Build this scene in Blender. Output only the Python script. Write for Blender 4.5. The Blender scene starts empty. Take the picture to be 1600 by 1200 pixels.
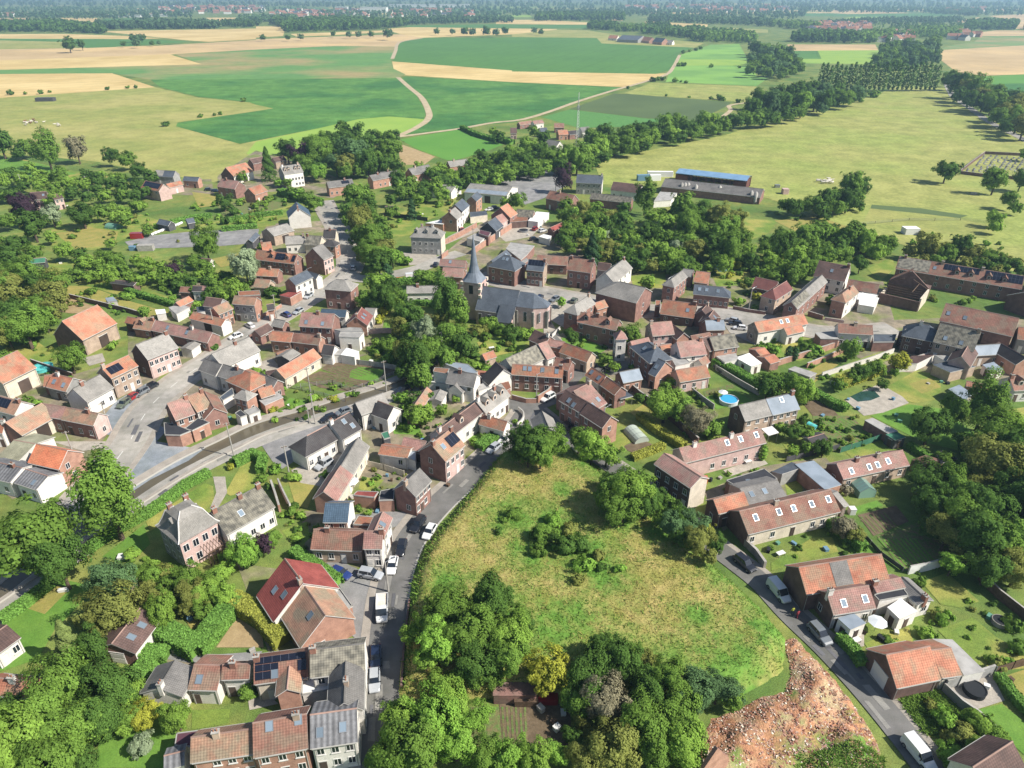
import bpy,math,random,bisect
import numpy as np
from mathutils import Vector
random.seed(7);RNG=np.random.default_rng(7)
R=math.radians
# ------------------------ camera, sky, sun, exposure
S=bpy.context.scene
COL=S.collection
CAM_H,PITCH,FPX=90.0,29.6,1083.0
cd=bpy.data.cameras.new('camera');cam=bpy.data.objects.new('camera',cd);COL.objects.link(cam)
cam.location=(0,0,CAM_H);cam.rotation_euler=(R(90-PITCH),0,0)
cd.sensor_width=36;cd.lens=36*FPX/1600;cd.clip_start=1;cd.clip_end=30000
S.camera=cam
SUN_EL,SUN_AZ=43,-19
w=bpy.data.worlds.new('World');S.world=w;w.use_nodes=True
nt=w.node_tree;bg=nt.nodes['Background'];sky=nt.nodes.new('ShaderNodeTexSky')
sky.sky_type='NISHITA';sky.sun_disc=False
sky.sun_elevation=R(SUN_EL);sky.sun_rotation=R(90-SUN_AZ);sky.air_density=1.0;sky.dust_density=1.0
nt.links.new(sky.outputs[0],bg.inputs[0]);bg.inputs[1].default_value=0.08
sl=bpy.data.lights.new('sun','SUN');sl.energy=5.0;sl.angle=R(0.5);sl.color=(1,.945,.86)
so=bpy.data.objects.new('sun',sl);COL.objects.link(so)
sd=Vector((math.cos(R(SUN_EL))*math.cos(R(SUN_AZ)),math.cos(R(SUN_EL))*math.sin(R(SUN_AZ)),math.sin(R(SUN_EL))))
so.rotation_euler=sd.to_track_quat('Z','Y').to_euler();so.location=(300,0,300)
S.view_settings.view_transform='Standard';S.view_settings.look='None'
S.view_settings.exposure=0.6;S.view_settings.gamma=1
S.render.engine='CYCLES';S.cycles.use_denoising=True
try:S.cycles.denoiser='OPENIMAGEDENOISE'
except Exception:pass
S.cycles.max_bounces=5;S.cycles.diffuse_bounces=2;S.cycles.glossy_bounces=2;S.cycles.transmission_bounces=3
S.cycles.transparent_max_bounces=4;S.cycles.volume_bounces=0;S.cycles.caustics_reflective=False;S.cycles.caustics_refractive=False
# ------------------------ surveying: photo plan point -> metres on the ground
SP,CP=math.sin(R(PITCH)),math.cos(R(PITCH))
T=[0.0,0.0,1.0]
def tl(x=0,y=0,s=.175):T[:]=[x,y,s]
def full():T[:]=[0,0,1]
def ray(p):
 dx=(T[0]+p[0]*T[2]-800)/FPX;dy=(600-T[1]-p[1]*T[2])/FPX
 return Vector((dx,CP+dy*SP,-SP+dy*CP))
def at(p,z=0.0):
 d=ray(p);return Vector((0,0,CAM_H))+d*((z-CAM_H)/d.z)
def depth(v):return v.y*CP+(CAM_H-v.z)*SP
# ------------------------ materials
GAIN=[1,0]
def lin(h):
 c=[int(h[i:i+2],16)/255 for i in(0,2,4)]
 c=[(x/12.92 if x<.04045 else((x+.055)/1.055)**2.4)for x in c];g=sum(c)/3
 return tuple(min(.82,max(.002,(x*(1-GAIN[1])+g*GAIN[1])*GAIN[0]))for x in c)+(1,)
MATS={}
def mk(name,c1,c2=None,scale=.5,rough=.85,spec=.25,rnd=.12,tile=0,metal=0,fine=0.0,island=0,trans=0.0,c3=None,s3=.05,bump=0,big=0,rows=None,attr=None):
 m=bpy.data.materials.new(name);m.use_nodes=True;MATS[name]=m
 N=m.node_tree.nodes;L=m.node_tree.links;b=N['Principled BSDF']
 b.inputs['Roughness'].default_value=rough;b.inputs['Metallic'].default_value=metal
 b.inputs['Specular IOR Level'].default_value=spec
 geo=N.new('ShaderNodeNewGeometry')
 def mix(fac,a,bb,typ='MIX'):
  x=N.new('ShaderNodeMix');x.data_type='RGBA';x.blend_type=typ
  if isinstance(fac,(int,float)):x.inputs[0].default_value=fac
  else:L.new(fac,x.inputs[0])
  for k,v in((6,a),(7,bb)):
   if isinstance(v,tuple):x.inputs[k].default_value=v
   else:L.new(v,x.inputs[k])
  return x.outputs[2]
 def noise(sc,det=4,lo=.35,hi=.65):
  n=N.new('ShaderNodeTexNoise');n.inputs['Scale'].default_value=sc;n.inputs['Detail'].default_value=det
  L.new(geo.outputs['Position'],n.inputs['Vector'])
  r=N.new('ShaderNodeMapRange');r.inputs[1].default_value=lo;r.inputs[2].default_value=hi
  L.new(n.outputs[0],r.inputs[0]);return r.outputs[0]
 c=lin(c1)
 if c2:c=mix(noise(scale),lin(c1),lin(c2))
 if c3:c=mix(noise(s3,3,.45,.62),c,lin(c3))
 if fine:
  g=noise(6.0,3,.3,.7);c=mix(fine,c,mix(1.0,c,mix(g,(.25,.25,.25,1),(1.6,1.6,1.6,1)),'MULTIPLY'))
 if big:
  for sc_ in(.09,.55):
   g=noise(sc_,5,.3,.7);c=mix(big,c,mix(1.0,c,mix(g,(.45,.5,.4,1),(1.5,1.45,1.5,1)),'MULTIPLY'))
 if attr:
  an=N.new('ShaderNodeAttribute');an.attribute_name=attr;nn=noise(.5,5,.3,.7);mm=N.new('ShaderNodeMath');mm.operation='MULTIPLY_ADD';L.new(nn,mm.inputs[0]);mm.inputs[1].default_value=.7;mm.inputs[2].default_value=-.35
  m2=N.new('ShaderNodeMath');m2.operation='ADD';m2.use_clamp=True;L.new(mm.outputs[0],m2.inputs[0]);L.new(an.outputs['Fac'],m2.inputs[1]);c=mix(m2.outputs[0],c,mix(noise(.7),lin('4c702c'),lin('678a3c')))
 if rows:
  mp=N.new('ShaderNodeMapping');mp.inputs['Rotation'].default_value=(0,0,R(rows[0]));L.new(geo.outputs['Position'],mp.inputs[0]);wv=N.new('ShaderNodeTexWave');wv.inputs['Scale'].default_value=6.2832/(20*rows[1]);wv.inputs['Distortion'].default_value=.4;wv.inputs['Detail Scale'].default_value=.3
  L.new(mp.outputs[0],wv.inputs[0]);f=N.new('ShaderNodeMapRange');f.inputs[1].default_value=rows[2];f.inputs[3].default_value=1;f.inputs[4].default_value=rows[3];L.new(wv.outputs['Fac'],f.inputs[0]);c=mix(1.0,c,f.outputs[0],'MULTIPLY')
 if tile:
  uv=N.new('ShaderNodeUVMap');ht=None
  for ax,sc,amt in(('X',tile,.13 if tile<.6 else.4),('Y',tile*.9,.13 if tile<.6 else 0)):
   wv=N.new('ShaderNodeTexWave');wv.bands_direction=ax;wv.inputs['Scale'].default_value=6.2832/(20*sc)
   L.new(uv.outputs[0],wv.inputs['Vector'])
   f=N.new('ShaderNodeMapRange');f.inputs[3].default_value=1-amt;f.inputs[4].default_value=1.1
   L.new(wv.outputs['Fac'],f.inputs[0])
   c=mix(1.0,c,f.outputs[0],'MULTIPLY')
   if ax=='X':ht=wv.outputs['Fac']
  v=N.new('ShaderNodeTexNoise');v.inputs['Scale'].default_value=2.2;v.inputs['Detail'].default_value=5;v.inputs['Roughness'].default_value=.8
  L.new(geo.outputs['Position'],v.inputs['Vector'])
  f=N.new('ShaderNodeMapRange');f.inputs[1].default_value=.3;f.inputs[2].default_value=.7;f.inputs[3].default_value=.72;f.inputs[4].default_value=1.2
  L.new(v.outputs[0],f.inputs[0]);c=mix(1.0,c,f.outputs[0],'MULTIPLY')
  bp=N.new('ShaderNodeBump');bp.inputs['Strength'].default_value=.25 if tile<.6 else.6;bp.inputs['Distance'].default_value=.05
  L.new(ht,bp.inputs['Height']);L.new(bp.outputs[0],b.inputs['Normal'])
 if bump:
  n=N.new('ShaderNodeTexNoise');n.inputs['Scale'].default_value=bump;n.inputs['Detail'].default_value=4
  L.new(geo.outputs['Position'],n.inputs['Vector'])
  bp=N.new('ShaderNodeBump');bp.inputs['Strength'].default_value=.6;bp.inputs['Distance'].default_value=.4
  L.new(n.outputs[0],bp.inputs['Height']);L.new(bp.outputs[0],b.inputs['Normal'])
 if rnd or island:
  hs=N.new('ShaderNodeHueSaturation');v=None
  if rnd:
   oi=N.new('ShaderNodeObjectInfo');f=N.new('ShaderNodeMapRange')
   f.inputs[3].default_value=1-rnd;f.inputs[4].default_value=1+rnd;L.new(oi.outputs['Random'],f.inputs[0]);v=f.outputs[0]
  if island:
   f2=N.new('ShaderNodeMapRange');f2.inputs[3].default_value=1-island;f2.inputs[4].default_value=1+island
   L.new(geo.outputs['Random Per Island'],f2.inputs[0])
   if v:
    mm=N.new('ShaderNodeMath');mm.operation='MULTIPLY';L.new(v,mm.inputs[0]);L.new(f2.outputs[0],mm.inputs[1]);v=mm.outputs[0]
   else:v=f2.outputs[0]
  L.new(v,hs.inputs['Value']);
  if isinstance(c,tuple):hs.inputs['Color'].default_value=c
  else:L.new(c,hs.inputs['Color'])
  c=hs.outputs[0]
 if isinstance(c,tuple):b.inputs['Base Color'].default_value=c
 else:L.new(c,b.inputs['Base Color'])
 if trans:
  d=N.new('ShaderNodeBsdfDiffuse');t=N.new('ShaderNodeBsdfTranslucent');ms=N.new('ShaderNodeMixShader')
  ms.inputs[0].default_value=trans
  for x in(d,t):L.new(c,x.inputs['Color'])
  L.new(d.outputs[0],ms.inputs[1]);L.new(t.outputs[0],ms.inputs[2])
  L.new(ms.outputs[0],N['Material Output'].inputs['Surface'])
 return m
# roofs
GAIN[:]=1.36,.2
for k,a,b_ in(('or','a8694a','8c5238'),('bor','c06a3c','a8562e'),('tan','9c7358','82604a'),('br','8a5f4c','70493b'),('rust','99603f','834f38'),('dbr','5d463f','4a3934'),('pk','946b60','7d584f'),('red','8a3d34','743029'),('dred','74443d','633834'),('gr','6c6965','5a5855'),('lg','837f78','716e68'),('sl','4d5661','414953'),('mo','7d7868','4c4a42'),('dk','3f3d3d','332f30'),('olive','85836a','6d6b55')):
 mk('roof_'+k,a,b_,scale=.35 if k!='mo'else 1.1,tile=.38 if k not in('sl','lg','gr')else.3,rough=.8,spec=.3,rnd=.14,c3={'or':'8a6a50','bor':'a8623a','tan':'7f6f58','br':'76604e','rust':'7d5f48','pk':'7d665a'}.get(k),s3=.45)
mk('roof_rib','6a6a6c','5a5a5c',tile=.75,rough=.7)
mk('roof_zn','76828e','68747f',scale=.4,rough=.65,rnd=.08);mk('roof_blue','5d83a3','527695',scale=.3,rough=.6,rnd=0);mk('roof_spire','636d78','565f6a',scale=.5,rough=.7,rnd=0);mk('roof_wh','c8c8c4','b2b2ae',scale=.5,rnd=.05);mk('roof_bl','33343a','2a2b30',scale=.4)
mk('roof_navy','3d5264','354858',scale=.4,tile=.4,rough=.5);mk('roof_green','2f6b52','295d48');mk('roof_flat','8c8a86','787672',scale=.6);mk('roof_mar','5a3440','4c2c36')
GAIN[:]=1.36,.34
for k,a,b_ in(('wh','c4bfb5','bab4a9'),('brk','8a5f50','765044'),('ob','a9765a','93644c'),('tb','a88e74','947b64'),('pk','b8958a','a6847a'),('gy','8b8a86','7a7974'),('cr','c2b49a','b0a38c'),('dk','4a4a4e','3f3f42'),('dbk','6c4f44','5b4239'),('stone','8d867a','6e695f')):
 mk('wall_'+k,a,b_,scale=.8,rnd=.1,fine=.22)
GAIN[:]=1.05,.2
mk('chimney_brick','9a6a55','7f5546',fine=.3);mk('ridge_cap','9a7a6c','86695d');mk('trim','c9c6c0','b5b2ac',rnd=.05);mk('gutter','9a9890',rnd=0)
mk('glass','1d2530',rough=.12,spec=.7,rnd=.3);mk('frame','d4d2cc',rnd=.05);mk('skylight_glass','6d7f8e',rough=.6,spec=.12,rnd=.25);mk('door','5a4a40','4c3e36',rnd=.4);mk('door_wh','d0cdc6',rnd=.06)  # skylight glass: reflected sky put into its pale blue-grey colour
mk('solar','161b2a',rough=.2,spec=.6,rnd=0);mk('solar_line','4a5060',rnd=0);mk('timber','6a5340','54412f',scale=2)
mk('metal','9a9da0',rough=.4,metal=.6);mk('concrete','a9a59c','918d85',scale=1,fine=.2);mk('white_paint','d8d8d4',rnd=.03)
GAIN[:]=1.05,-.06
mk('g_base','667a3e','7f8348',scale=.16,fine=.6,c3='536b34',s3=.045,rnd=0,big=.35)
mk('g_lawn','627a38','74853f',scale=.25,fine=.4,c3='8c8a4c',s3=.09,rnd=.1,big=.2);mk('g_lawn_fresh','567a33','64843a',scale=.2,fine=.3,rnd=.08,big=.15)
mk('g_lawn_dry','938850','7f7f45',scale=.3,fine=.3,rnd=.06);mk('g_soil','6e604e','5c503f',scale=.8,fine=.3,rnd=.06);mk('g_bare','a08d6c','8d7a5b',scale=.4,fine=.2)
mk('g_veg','56703a','6d6248',scale=1.2,fine=.4);mk('g_gravel','a7a095','938d83',scale=.6,fine=.25,rnd=.05);mk('g_forecourt','878d92','7b8187',scale=.2,fine=.2,rnd=0,big=.3,c3='94979a',s3=.06);mk('g_yard','8b8a88','777676',scale=.25,fine=.2,rnd=.05,big=.2);mk('g_court','8d8270','766f60',scale=.3,fine=.3,rnd=0,c3='6d7547',s3=.12,big=.4)
mk('g_asphalt','6d6d70','5f5f63',scale=.15,fine=.15,c3='7a7a7b',s3=.04,rnd=0);mk('g_asphalt_old','96938d','85827d',scale=.2,fine=.15,c3='a09c94',s3=.05,rnd=0,big=.3);mk('g_lane','6d6c69','62615f',scale=.2,fine=.12,rnd=0,big=.25)
mk('g_pave','9d968c','8b857c',scale=.5,fine=.2,rnd=.03);mk('g_kerb','a6a39c',rnd=0);mk('g_mark','cfcfca',rnd=0);mk('g_track','b4a58a','a09278',scale=.2,rnd=0)
mk('g_water','5d5646','544e40',scale=.2,rough=.25,spec=.5,rnd=0);mk('g_pond','2f4a44','28403a',rough=.1,spec=.6,rnd=0)
mk('g_wheat','c2ac78','b39c69',scale=.02,fine=.08,c3='cbb582',s3=.008,rnd=0,rows=(62,24,.9,.86),big=.12);mk('g_stubble','b9a27b','aa936c',scale=.015,fine=.06,c3='c4aa7c',s3=.006,rnd=0,rows=(80,20,.7,.93),big=.12)
mk('g_maize','4d7638','5a8140',scale=.06,fine=.3,c3='3d6935',s3=.012,rnd=0,big=.4);mk('g_bean','587f48','628649',scale=.02,fine=.12,c3='94885e',s3=.006,rnd=0,big=.2,rows=(70,27,.92,.88));mk('g_bean_dark','51783a','4a7137',scale=.01,fine=.12,rnd=0,big=.2,rows=(20,27,.93,.88))
mk('g_beet','4f7a40','588246',scale=.3,fine=.4,rnd=0);mk('g_potato','55653f','4d5d3a',scale=.02,fine=.2,rnd=0);mk('g_bright','538036','5b863a',scale=.03,fine=.15,rnd=0)
mk('g_pasture','8f9054','82894d',scale=.05,fine=.22,c3='9a965e',s3=.012,rnd=0,big=.3);mk('g_pasture_gold','95965a','888c50',scale=.05,fine=.25,c3='87914f',s3=.015,rnd=0,big=.4)
mk('g_meadow','7d9a48','89a24c',scale=.03,fine=.15,rnd=0);mk('g_meadow_green','668c48','71954e',scale=.02,fine=.12,c3='7aa04f',s3=.01,rnd=0)
mk('g_mound','a29560','868548',scale=.3,fine=.5,rnd=0,bump=1.2,big=.14,attr='green');mk('g_rubble','b58a6c','a3775b',scale=.8,fine=.5,c3='b39a80',s3=.25,rnd=0,bump=2.5,big=.3,attr='green')
GAIN[:]=1.6,.02
for k,a in(('mid','5c7632'),('dark','48622c'),('light','6f8a3a'),('bright','6c8c3a'),('yellow','8f9238'),('olive','6f753c'),('silver','7d8a6c'),('purple','41323c'),('conifer','3c5636'),('spruce','717f48'),('blue','4f6842'),('bare','77735c')):
 mk('leaf_'+k,a,rnd=.14,island=.3,trans=.4)
mk('hedge_leaf','557534',rnd=.08,island=.35,trans=.2);mk('hedge_yellow','7c8038',rnd=.05,island=.35,trans=.2)
GAIN[:]=1,0
mk('bark','5c4f42','4a4036',scale=2);mk('straw','b3a56c','989552',scale=.3,rnd=0,island=.2,trans=.25);mk('tuft_green','6d8a3e',rnd=0,island=.22,trans=.25)
# ------------------------ object plumbing
def link(name,data,parent=None,loc=None):
 o=bpy.data.objects.new(name,data);COL.objects.link(o)
 if parent is not None:o.parent=parent
 if loc is not None:o.location=loc
 return o
def tag(o,label=None,cat=None,group=None,kind=None):
 if label:o['label']=label
 if cat:o['category']=cat
 if group:o['group']=group
 if kind:o['kind']=kind
 return o
def empty(name,loc,rz=0,sc=1):
 o=bpy.data.objects.new(name,None);COL.objects.link(o);o.location=loc;o.rotation_euler=(0,0,rz)
 o.scale=(sc,sc,sc);o.empty_display_size=.2;return o
def mesh(name,v,f,mats=(),mi=None,smooth=False,uv=None):
 me=bpy.data.meshes.new(name);me.from_pydata([tuple(x)for x in v],[],f)
 for m in mats:me.materials.append(MATS[m])
 if mi:me.polygons.foreach_set('material_index',mi)
 if smooth:me.polygons.foreach_set('use_smooth',[True]*len(me.polygons))
 if uv is not None:
  u=me.uv_layers.new(name='UVMap');u.data.foreach_set('uv',np.array(uv,dtype=np.float32).ravel())
 me.update();return me
class MB:
 """collects boxes, tubes and sheets for one mesh"""
 def __init__(s):s.v=[];s.f=[];s.mi=[];s.uv=[]
 def face(s,pts,mi=0,uv=None):
  n=len(s.v);s.v+=[tuple(p)for p in pts];s.f.append(list(range(n,n+len(pts))));s.mi.append(mi)
  s.uv+=uv if uv else[(0,0)]*len(pts)
 def box(s,x0,y0,z0,x1,y1,z1,mi=0):
  p=[(x0,y0,z0),(x1,y0,z0),(x1,y1,z0),(x0,y1,z0),(x0,y0,z1),(x1,y0,z1),(x1,y1,z1),(x0,y1,z1)]
  n=len(s.v);s.v+=p
  for q in((0,3,2,1),(4,5,6,7),(0,1,5,4),(1,2,6,5),(2,3,7,6),(3,0,4,7)):
   s.f.append([n+i for i in q]);s.mi.append(mi);s.uv+=[(0,0)]*4
 def tube(s,a,b,r0,r1,k=7,mi=0,cap=True):
  a=Vector(a);b=Vector(b);d=(b-a).normalized();u=d.orthogonal().normalized();w_=d.cross(u);n=len(s.v)
  for p,r in((a,r0),(b,r1)):
   for i in range(k):
    t=2*math.pi*i/k;s.v.append(tuple(p+u*(r*math.cos(t))+w_*(r*math.sin(t))))
  for i in range(k):
   j=(i+1)%k;s.f.append([n+i,n+j,n+k+j,n+k+i]);s.mi.append(mi);s.uv+=[(0,0)]*4
  if cap:
   s.f.append([n+k+i for i in range(k)]);s.mi.append(mi);s.uv+=[(0,0)]*k
 def prism(s,pts,z0,z1,mi=0,top=None,cap=True):
  n=len(pts);a=sum(pts[i][0]*pts[(i+1)%n][1]-pts[(i+1)%n][0]*pts[i][1]for i in range(n))
  if a<0:pts=pts[::-1]
  for i in range(n):
   p,q=pts[i],pts[(i+1)%n]
   s.face([(p[0],p[1],z0),(q[0],q[1],z0),(q[0],q[1],z1),(p[0],p[1],z1)],mi)
  if cap:s.face([(p[0],p[1],z1)for p in pts],mi if top is None else top)
 def build(s,name,mats,parent=None,loc=None,smooth=False):
  me=mesh(name,s.v,s.f,mats,s.mi,smooth,s.uv)
  return link(name,me,parent,loc)
def poly_w(pts,z=0):return[at(p,z)for p in pts]
def sdist(P,poly):
 """signed distance (inside positive) of points P (n,2) to polygon"""
 P=np.asarray(P,float);poly=np.asarray([(p[0],p[1])for p in poly]);n=len(poly)
 d=np.full(len(P),1e9);ins=np.zeros(len(P),bool)
 for i in range(n):
  a,b=poly[i],poly[(i+1)%n];e=b-a;t=np.clip(((P-a)@e)/(e@e),0,1)
  d=np.minimum(d,np.linalg.norm(P-a-t[:,None]*e,axis=1))
  c=(a[1]>P[:,1])!=(b[1]>P[:,1]);xs=a[0]+(P[:,1]-a[1])*e[0]/(e[1]if abs(e[1])>1e-9 else 1e-9)
  ins^=c&(P[:,0]<xs)
 return np.where(ins,d,-d)
full()
MOUND=poly_w([(622,1092),(632,1000),(645,905),(668,855),(722,790),(782,712),(830,697),(890,700),(930,735),(1000,785),(1075,850),(1125,895),(1180,945),(1228,1000),(1222,1050),(1160,1085),(1090,1112),(1000,1120),(880,1100),(760,1092)])
RUBBLE=poly_w([(1222,1000),(1244,997),(1262,1018),(1295,1052),(1330,1095),(1372,1160),(1385,1215),(1230,1235),(1100,1225),(1092,1160),(1110,1125),(1160,1105),(1185,1090),(1225,1082),(1235,1050)])
def heaps(q,d):return np.clip(d/3,0,1)*.35*(np.sin(q[:,0]*.9+1)*np.cos(q[:,1]*.7)+np.sin(q[:,0]*.37-q[:,1]*.5))
def ground_z(P):
 d=sdist(P,MOUND);h=2.7*np.clip(d/2.6,0,1)**.8
 P=np.asarray(P,float);d2=sdist(P,RUBBLE);h2=1.3*np.clip(d2/4,0,1)**.8+heaps(P,d2)*(d2>0)
 return np.maximum(h,h2)
def gz(x,y):return float(ground_z([(x,y)])[0])
# ------------------------ builders for buildings
CACHE={}
def cached(key,fn):
 if key not in CACHE:CACHE[key]=fn()
 return CACHE[key]
def window_mesh(w_,h,fr='frame'):
 def f():
  m=MB();t=.07;z1=h
  m.box(-w_/2,0,0,-w_/2+t,.06,z1,0);m.box(w_/2-t,0,0,w_/2,.06,z1,0)
  m.box(-w_/2+t,0,0,w_/2-t,.06,t,0);m.box(-w_/2+t,0,z1-t,w_/2-t,.06,z1,0)
  m.box(-.035,0,t,.035,.05,z1-t,0)
  m.box(-w_/2+t,.0,t,w_/2-t,.02,z1-t,1)
  return mesh('window',m.v,m.f,(fr,'glass'),m.mi)
 return cached(('win',w_,h,fr),f)
def sill_mesh(w_):
 def f():
  m=MB();m.box(-w_/2-.1,0,-.12,w_/2+.1,.14,0);return mesh('sill',m.v,m.f,('trim',),m.mi)
 return cached(('sill',w_),f)
def door_mesh(w_,h,mat):
 def f():
  m=MB();m.box(-w_/2,0,0,w_/2,.06,h,0)
  for k in range(2):m.box(-w_/2+.12,.06,.2+k*h*.5,w_/2-.12,.08,h*.45+k*h*.45,0)
  m.box(-w_/2-.1,0,h,w_/2+.1,.09,h+.14,1)
  return mesh('door',m.v,m.f,(mat,'trim'),m.mi)
 return cached(('door',w_,h,mat),f)
def chimney_mesh(h,k):
 def f():
  m=MB();a,b=.42,.3
  m.box(-a,-b,-1.4,a,b,h,0);m.box(-a-.07,-b-.07,h,a+.07,b+.07,h+.12,1)
  for x in(-.2,.2):m.tube((x,0,h+.12),(x,0,h+.5),.11,.09,7,2)
  return mesh('chimney',m.v,m.f,('chimney_brick'if k==0 else 'wall_tb'if k==1 else 'wall_wh','concrete','roof_or'),m.mi)
 return cached(('chim',h,k),f)
def skylight_mesh():
 def f():
  m=MB();a,b=.5,.65
  for bx in((-a,-b,a,-b+.08),(-a,b-.08,a,b),(-a,-b+.08,-a+.08,b-.08),(a-.08,-b+.08,a,b-.08)):m.box(bx[0],bx[1],0,bx[2],bx[3],.09,0)
  m.box(-a+.08,-b+.08,0,a-.08,b-.08,.06,1)
  return mesh('skylight',m.v,m.f,('metal','skylight_glass'),m.mi)
 return cached('sky',f)
def dormer_mesh(wall,roof):
 def f():
  m=MB();a,d,h=.75,2.2,1.3
  m.face([(-a,0,-.3),(a,0,-.3),(a,0,h),(0,0,h+.6),(-a,0,h)],0)
  m.face([(-a,0,-.3),(-a,0,h),(-a,-d,h),(-a,-d,-.3)],0);m.face([(a,0,-.3),(a,-d,-.3),(a,-d,h),(a,0,h)],0)
  for sx in(-1,1):
   m.face([(sx*(a+.15),.15,h-.1),(0,.15,h+.72),(0,-d,h+.72),(sx*(a+.15),-d,h-.1)][::sx],1)
  m.box(-.45,.0,.15,.45,.05,1.2,2);m.box(-.36,.05,.24,.36,.07,1.11,3)
  return mesh('dormer',m.v,m.f,(wall,roof,'frame','glass'),m.mi)
 return cached(('dorm',wall,roof),f)
NH=[0];DBG=0
def roof_shell(L0,L1,W,he,hr,hipA,hipB,th=.16,ov=.3,verge=.1,cap=True):
 """sloping roof of even thickness; ridge from x=L0 to x=L1, eaves at +-W"""
 tan=(hr-he)/W;ze=he-ov*tan;We=W+ov
 xa=L0-(We if hipA else verge);xb=L1+(We if hipB else verge)
 ra=L0 if hipA else L0-verge;rb=L1 if hipB else L1+verge
 P=[(xa,We,ze),(xb,We,ze),(xb,-We,ze),(xa,-We,ze),(ra,0,hr),(rb,0,hr)]
 F=[[0,4,5,1],[2,5,4,3]]
 if hipA:F.append([3,4,0])
 if hipB:F.append([1,5,2])
 m=MB();sl_=math.hypot(tan,1)
 for f in F:
  pts=[(P[i][0],P[i][1],P[i][2]+th)for i in f]
  if len(f)==4:uv=[(p[0],abs(p[1])*sl_)for p in pts]
  else:uv=[(p[1],abs(p[0]-(ra if f[0]==3 else rb))*sl_)for p in pts]
  pts=pts[::-1];uv=uv[::-1]
  m.face(pts,0,uv)
  m.face([P[i]for i in f],2)
 ed={}
 for f in F:
  for i in range(len(f)):
   a,b=f[i],f[(i+1)%len(f)];k=(min(a,b),max(a,b));ed[k]=ed.get(k,0)+1
 for(a,b),n in ed.items():
  if n==1:
   A,B=P[a],P[b];m.face([A,B,(B[0],B[1],B[2]+th),(A[0],A[1],A[2]+th)],2)
 if cap:
  c=.14
  m.face([(ra,c,hr+th-c*tan+.06),(ra,0,hr+th+.1),(rb,0,hr+th+.1),(rb,c,hr+th-c*tan+.06)][::-1],1)
  m.face([(ra,-c,hr+th-c*tan+.06),(ra,0,hr+th+.1),(rb,0,hr+th+.1),(rb,-c,hr+th-c*tan+.06)],1)
 return m
def wall_shell(L0,L1,W,he,hr,hipA,hipB,base=-.3):
 m=MB();ins=.12;x0=L0-(W-.1 if hipA else-ins);x1=L1+(W-.1 if hipB else-ins)
 Wn=W;
 m.face([(x1,Wn,base),(x0,Wn,base),(x0,Wn,he),(x1,Wn,he)],0)
 m.face([(x0,-Wn,base),(x1,-Wn,base),(x1,-Wn,he),(x0,-Wn,he)],1)
 for x,s,hip in((x0,1,hipA),(x1,-1,hipB)):
  p=[(x,Wn,base),(x,-Wn,base),(x,-Wn,he)]+([]if hip else[(x,0,hr)])+[(x,Wn,he)]
  m.face(p[::s],1)
 return m,x0,x1
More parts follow.
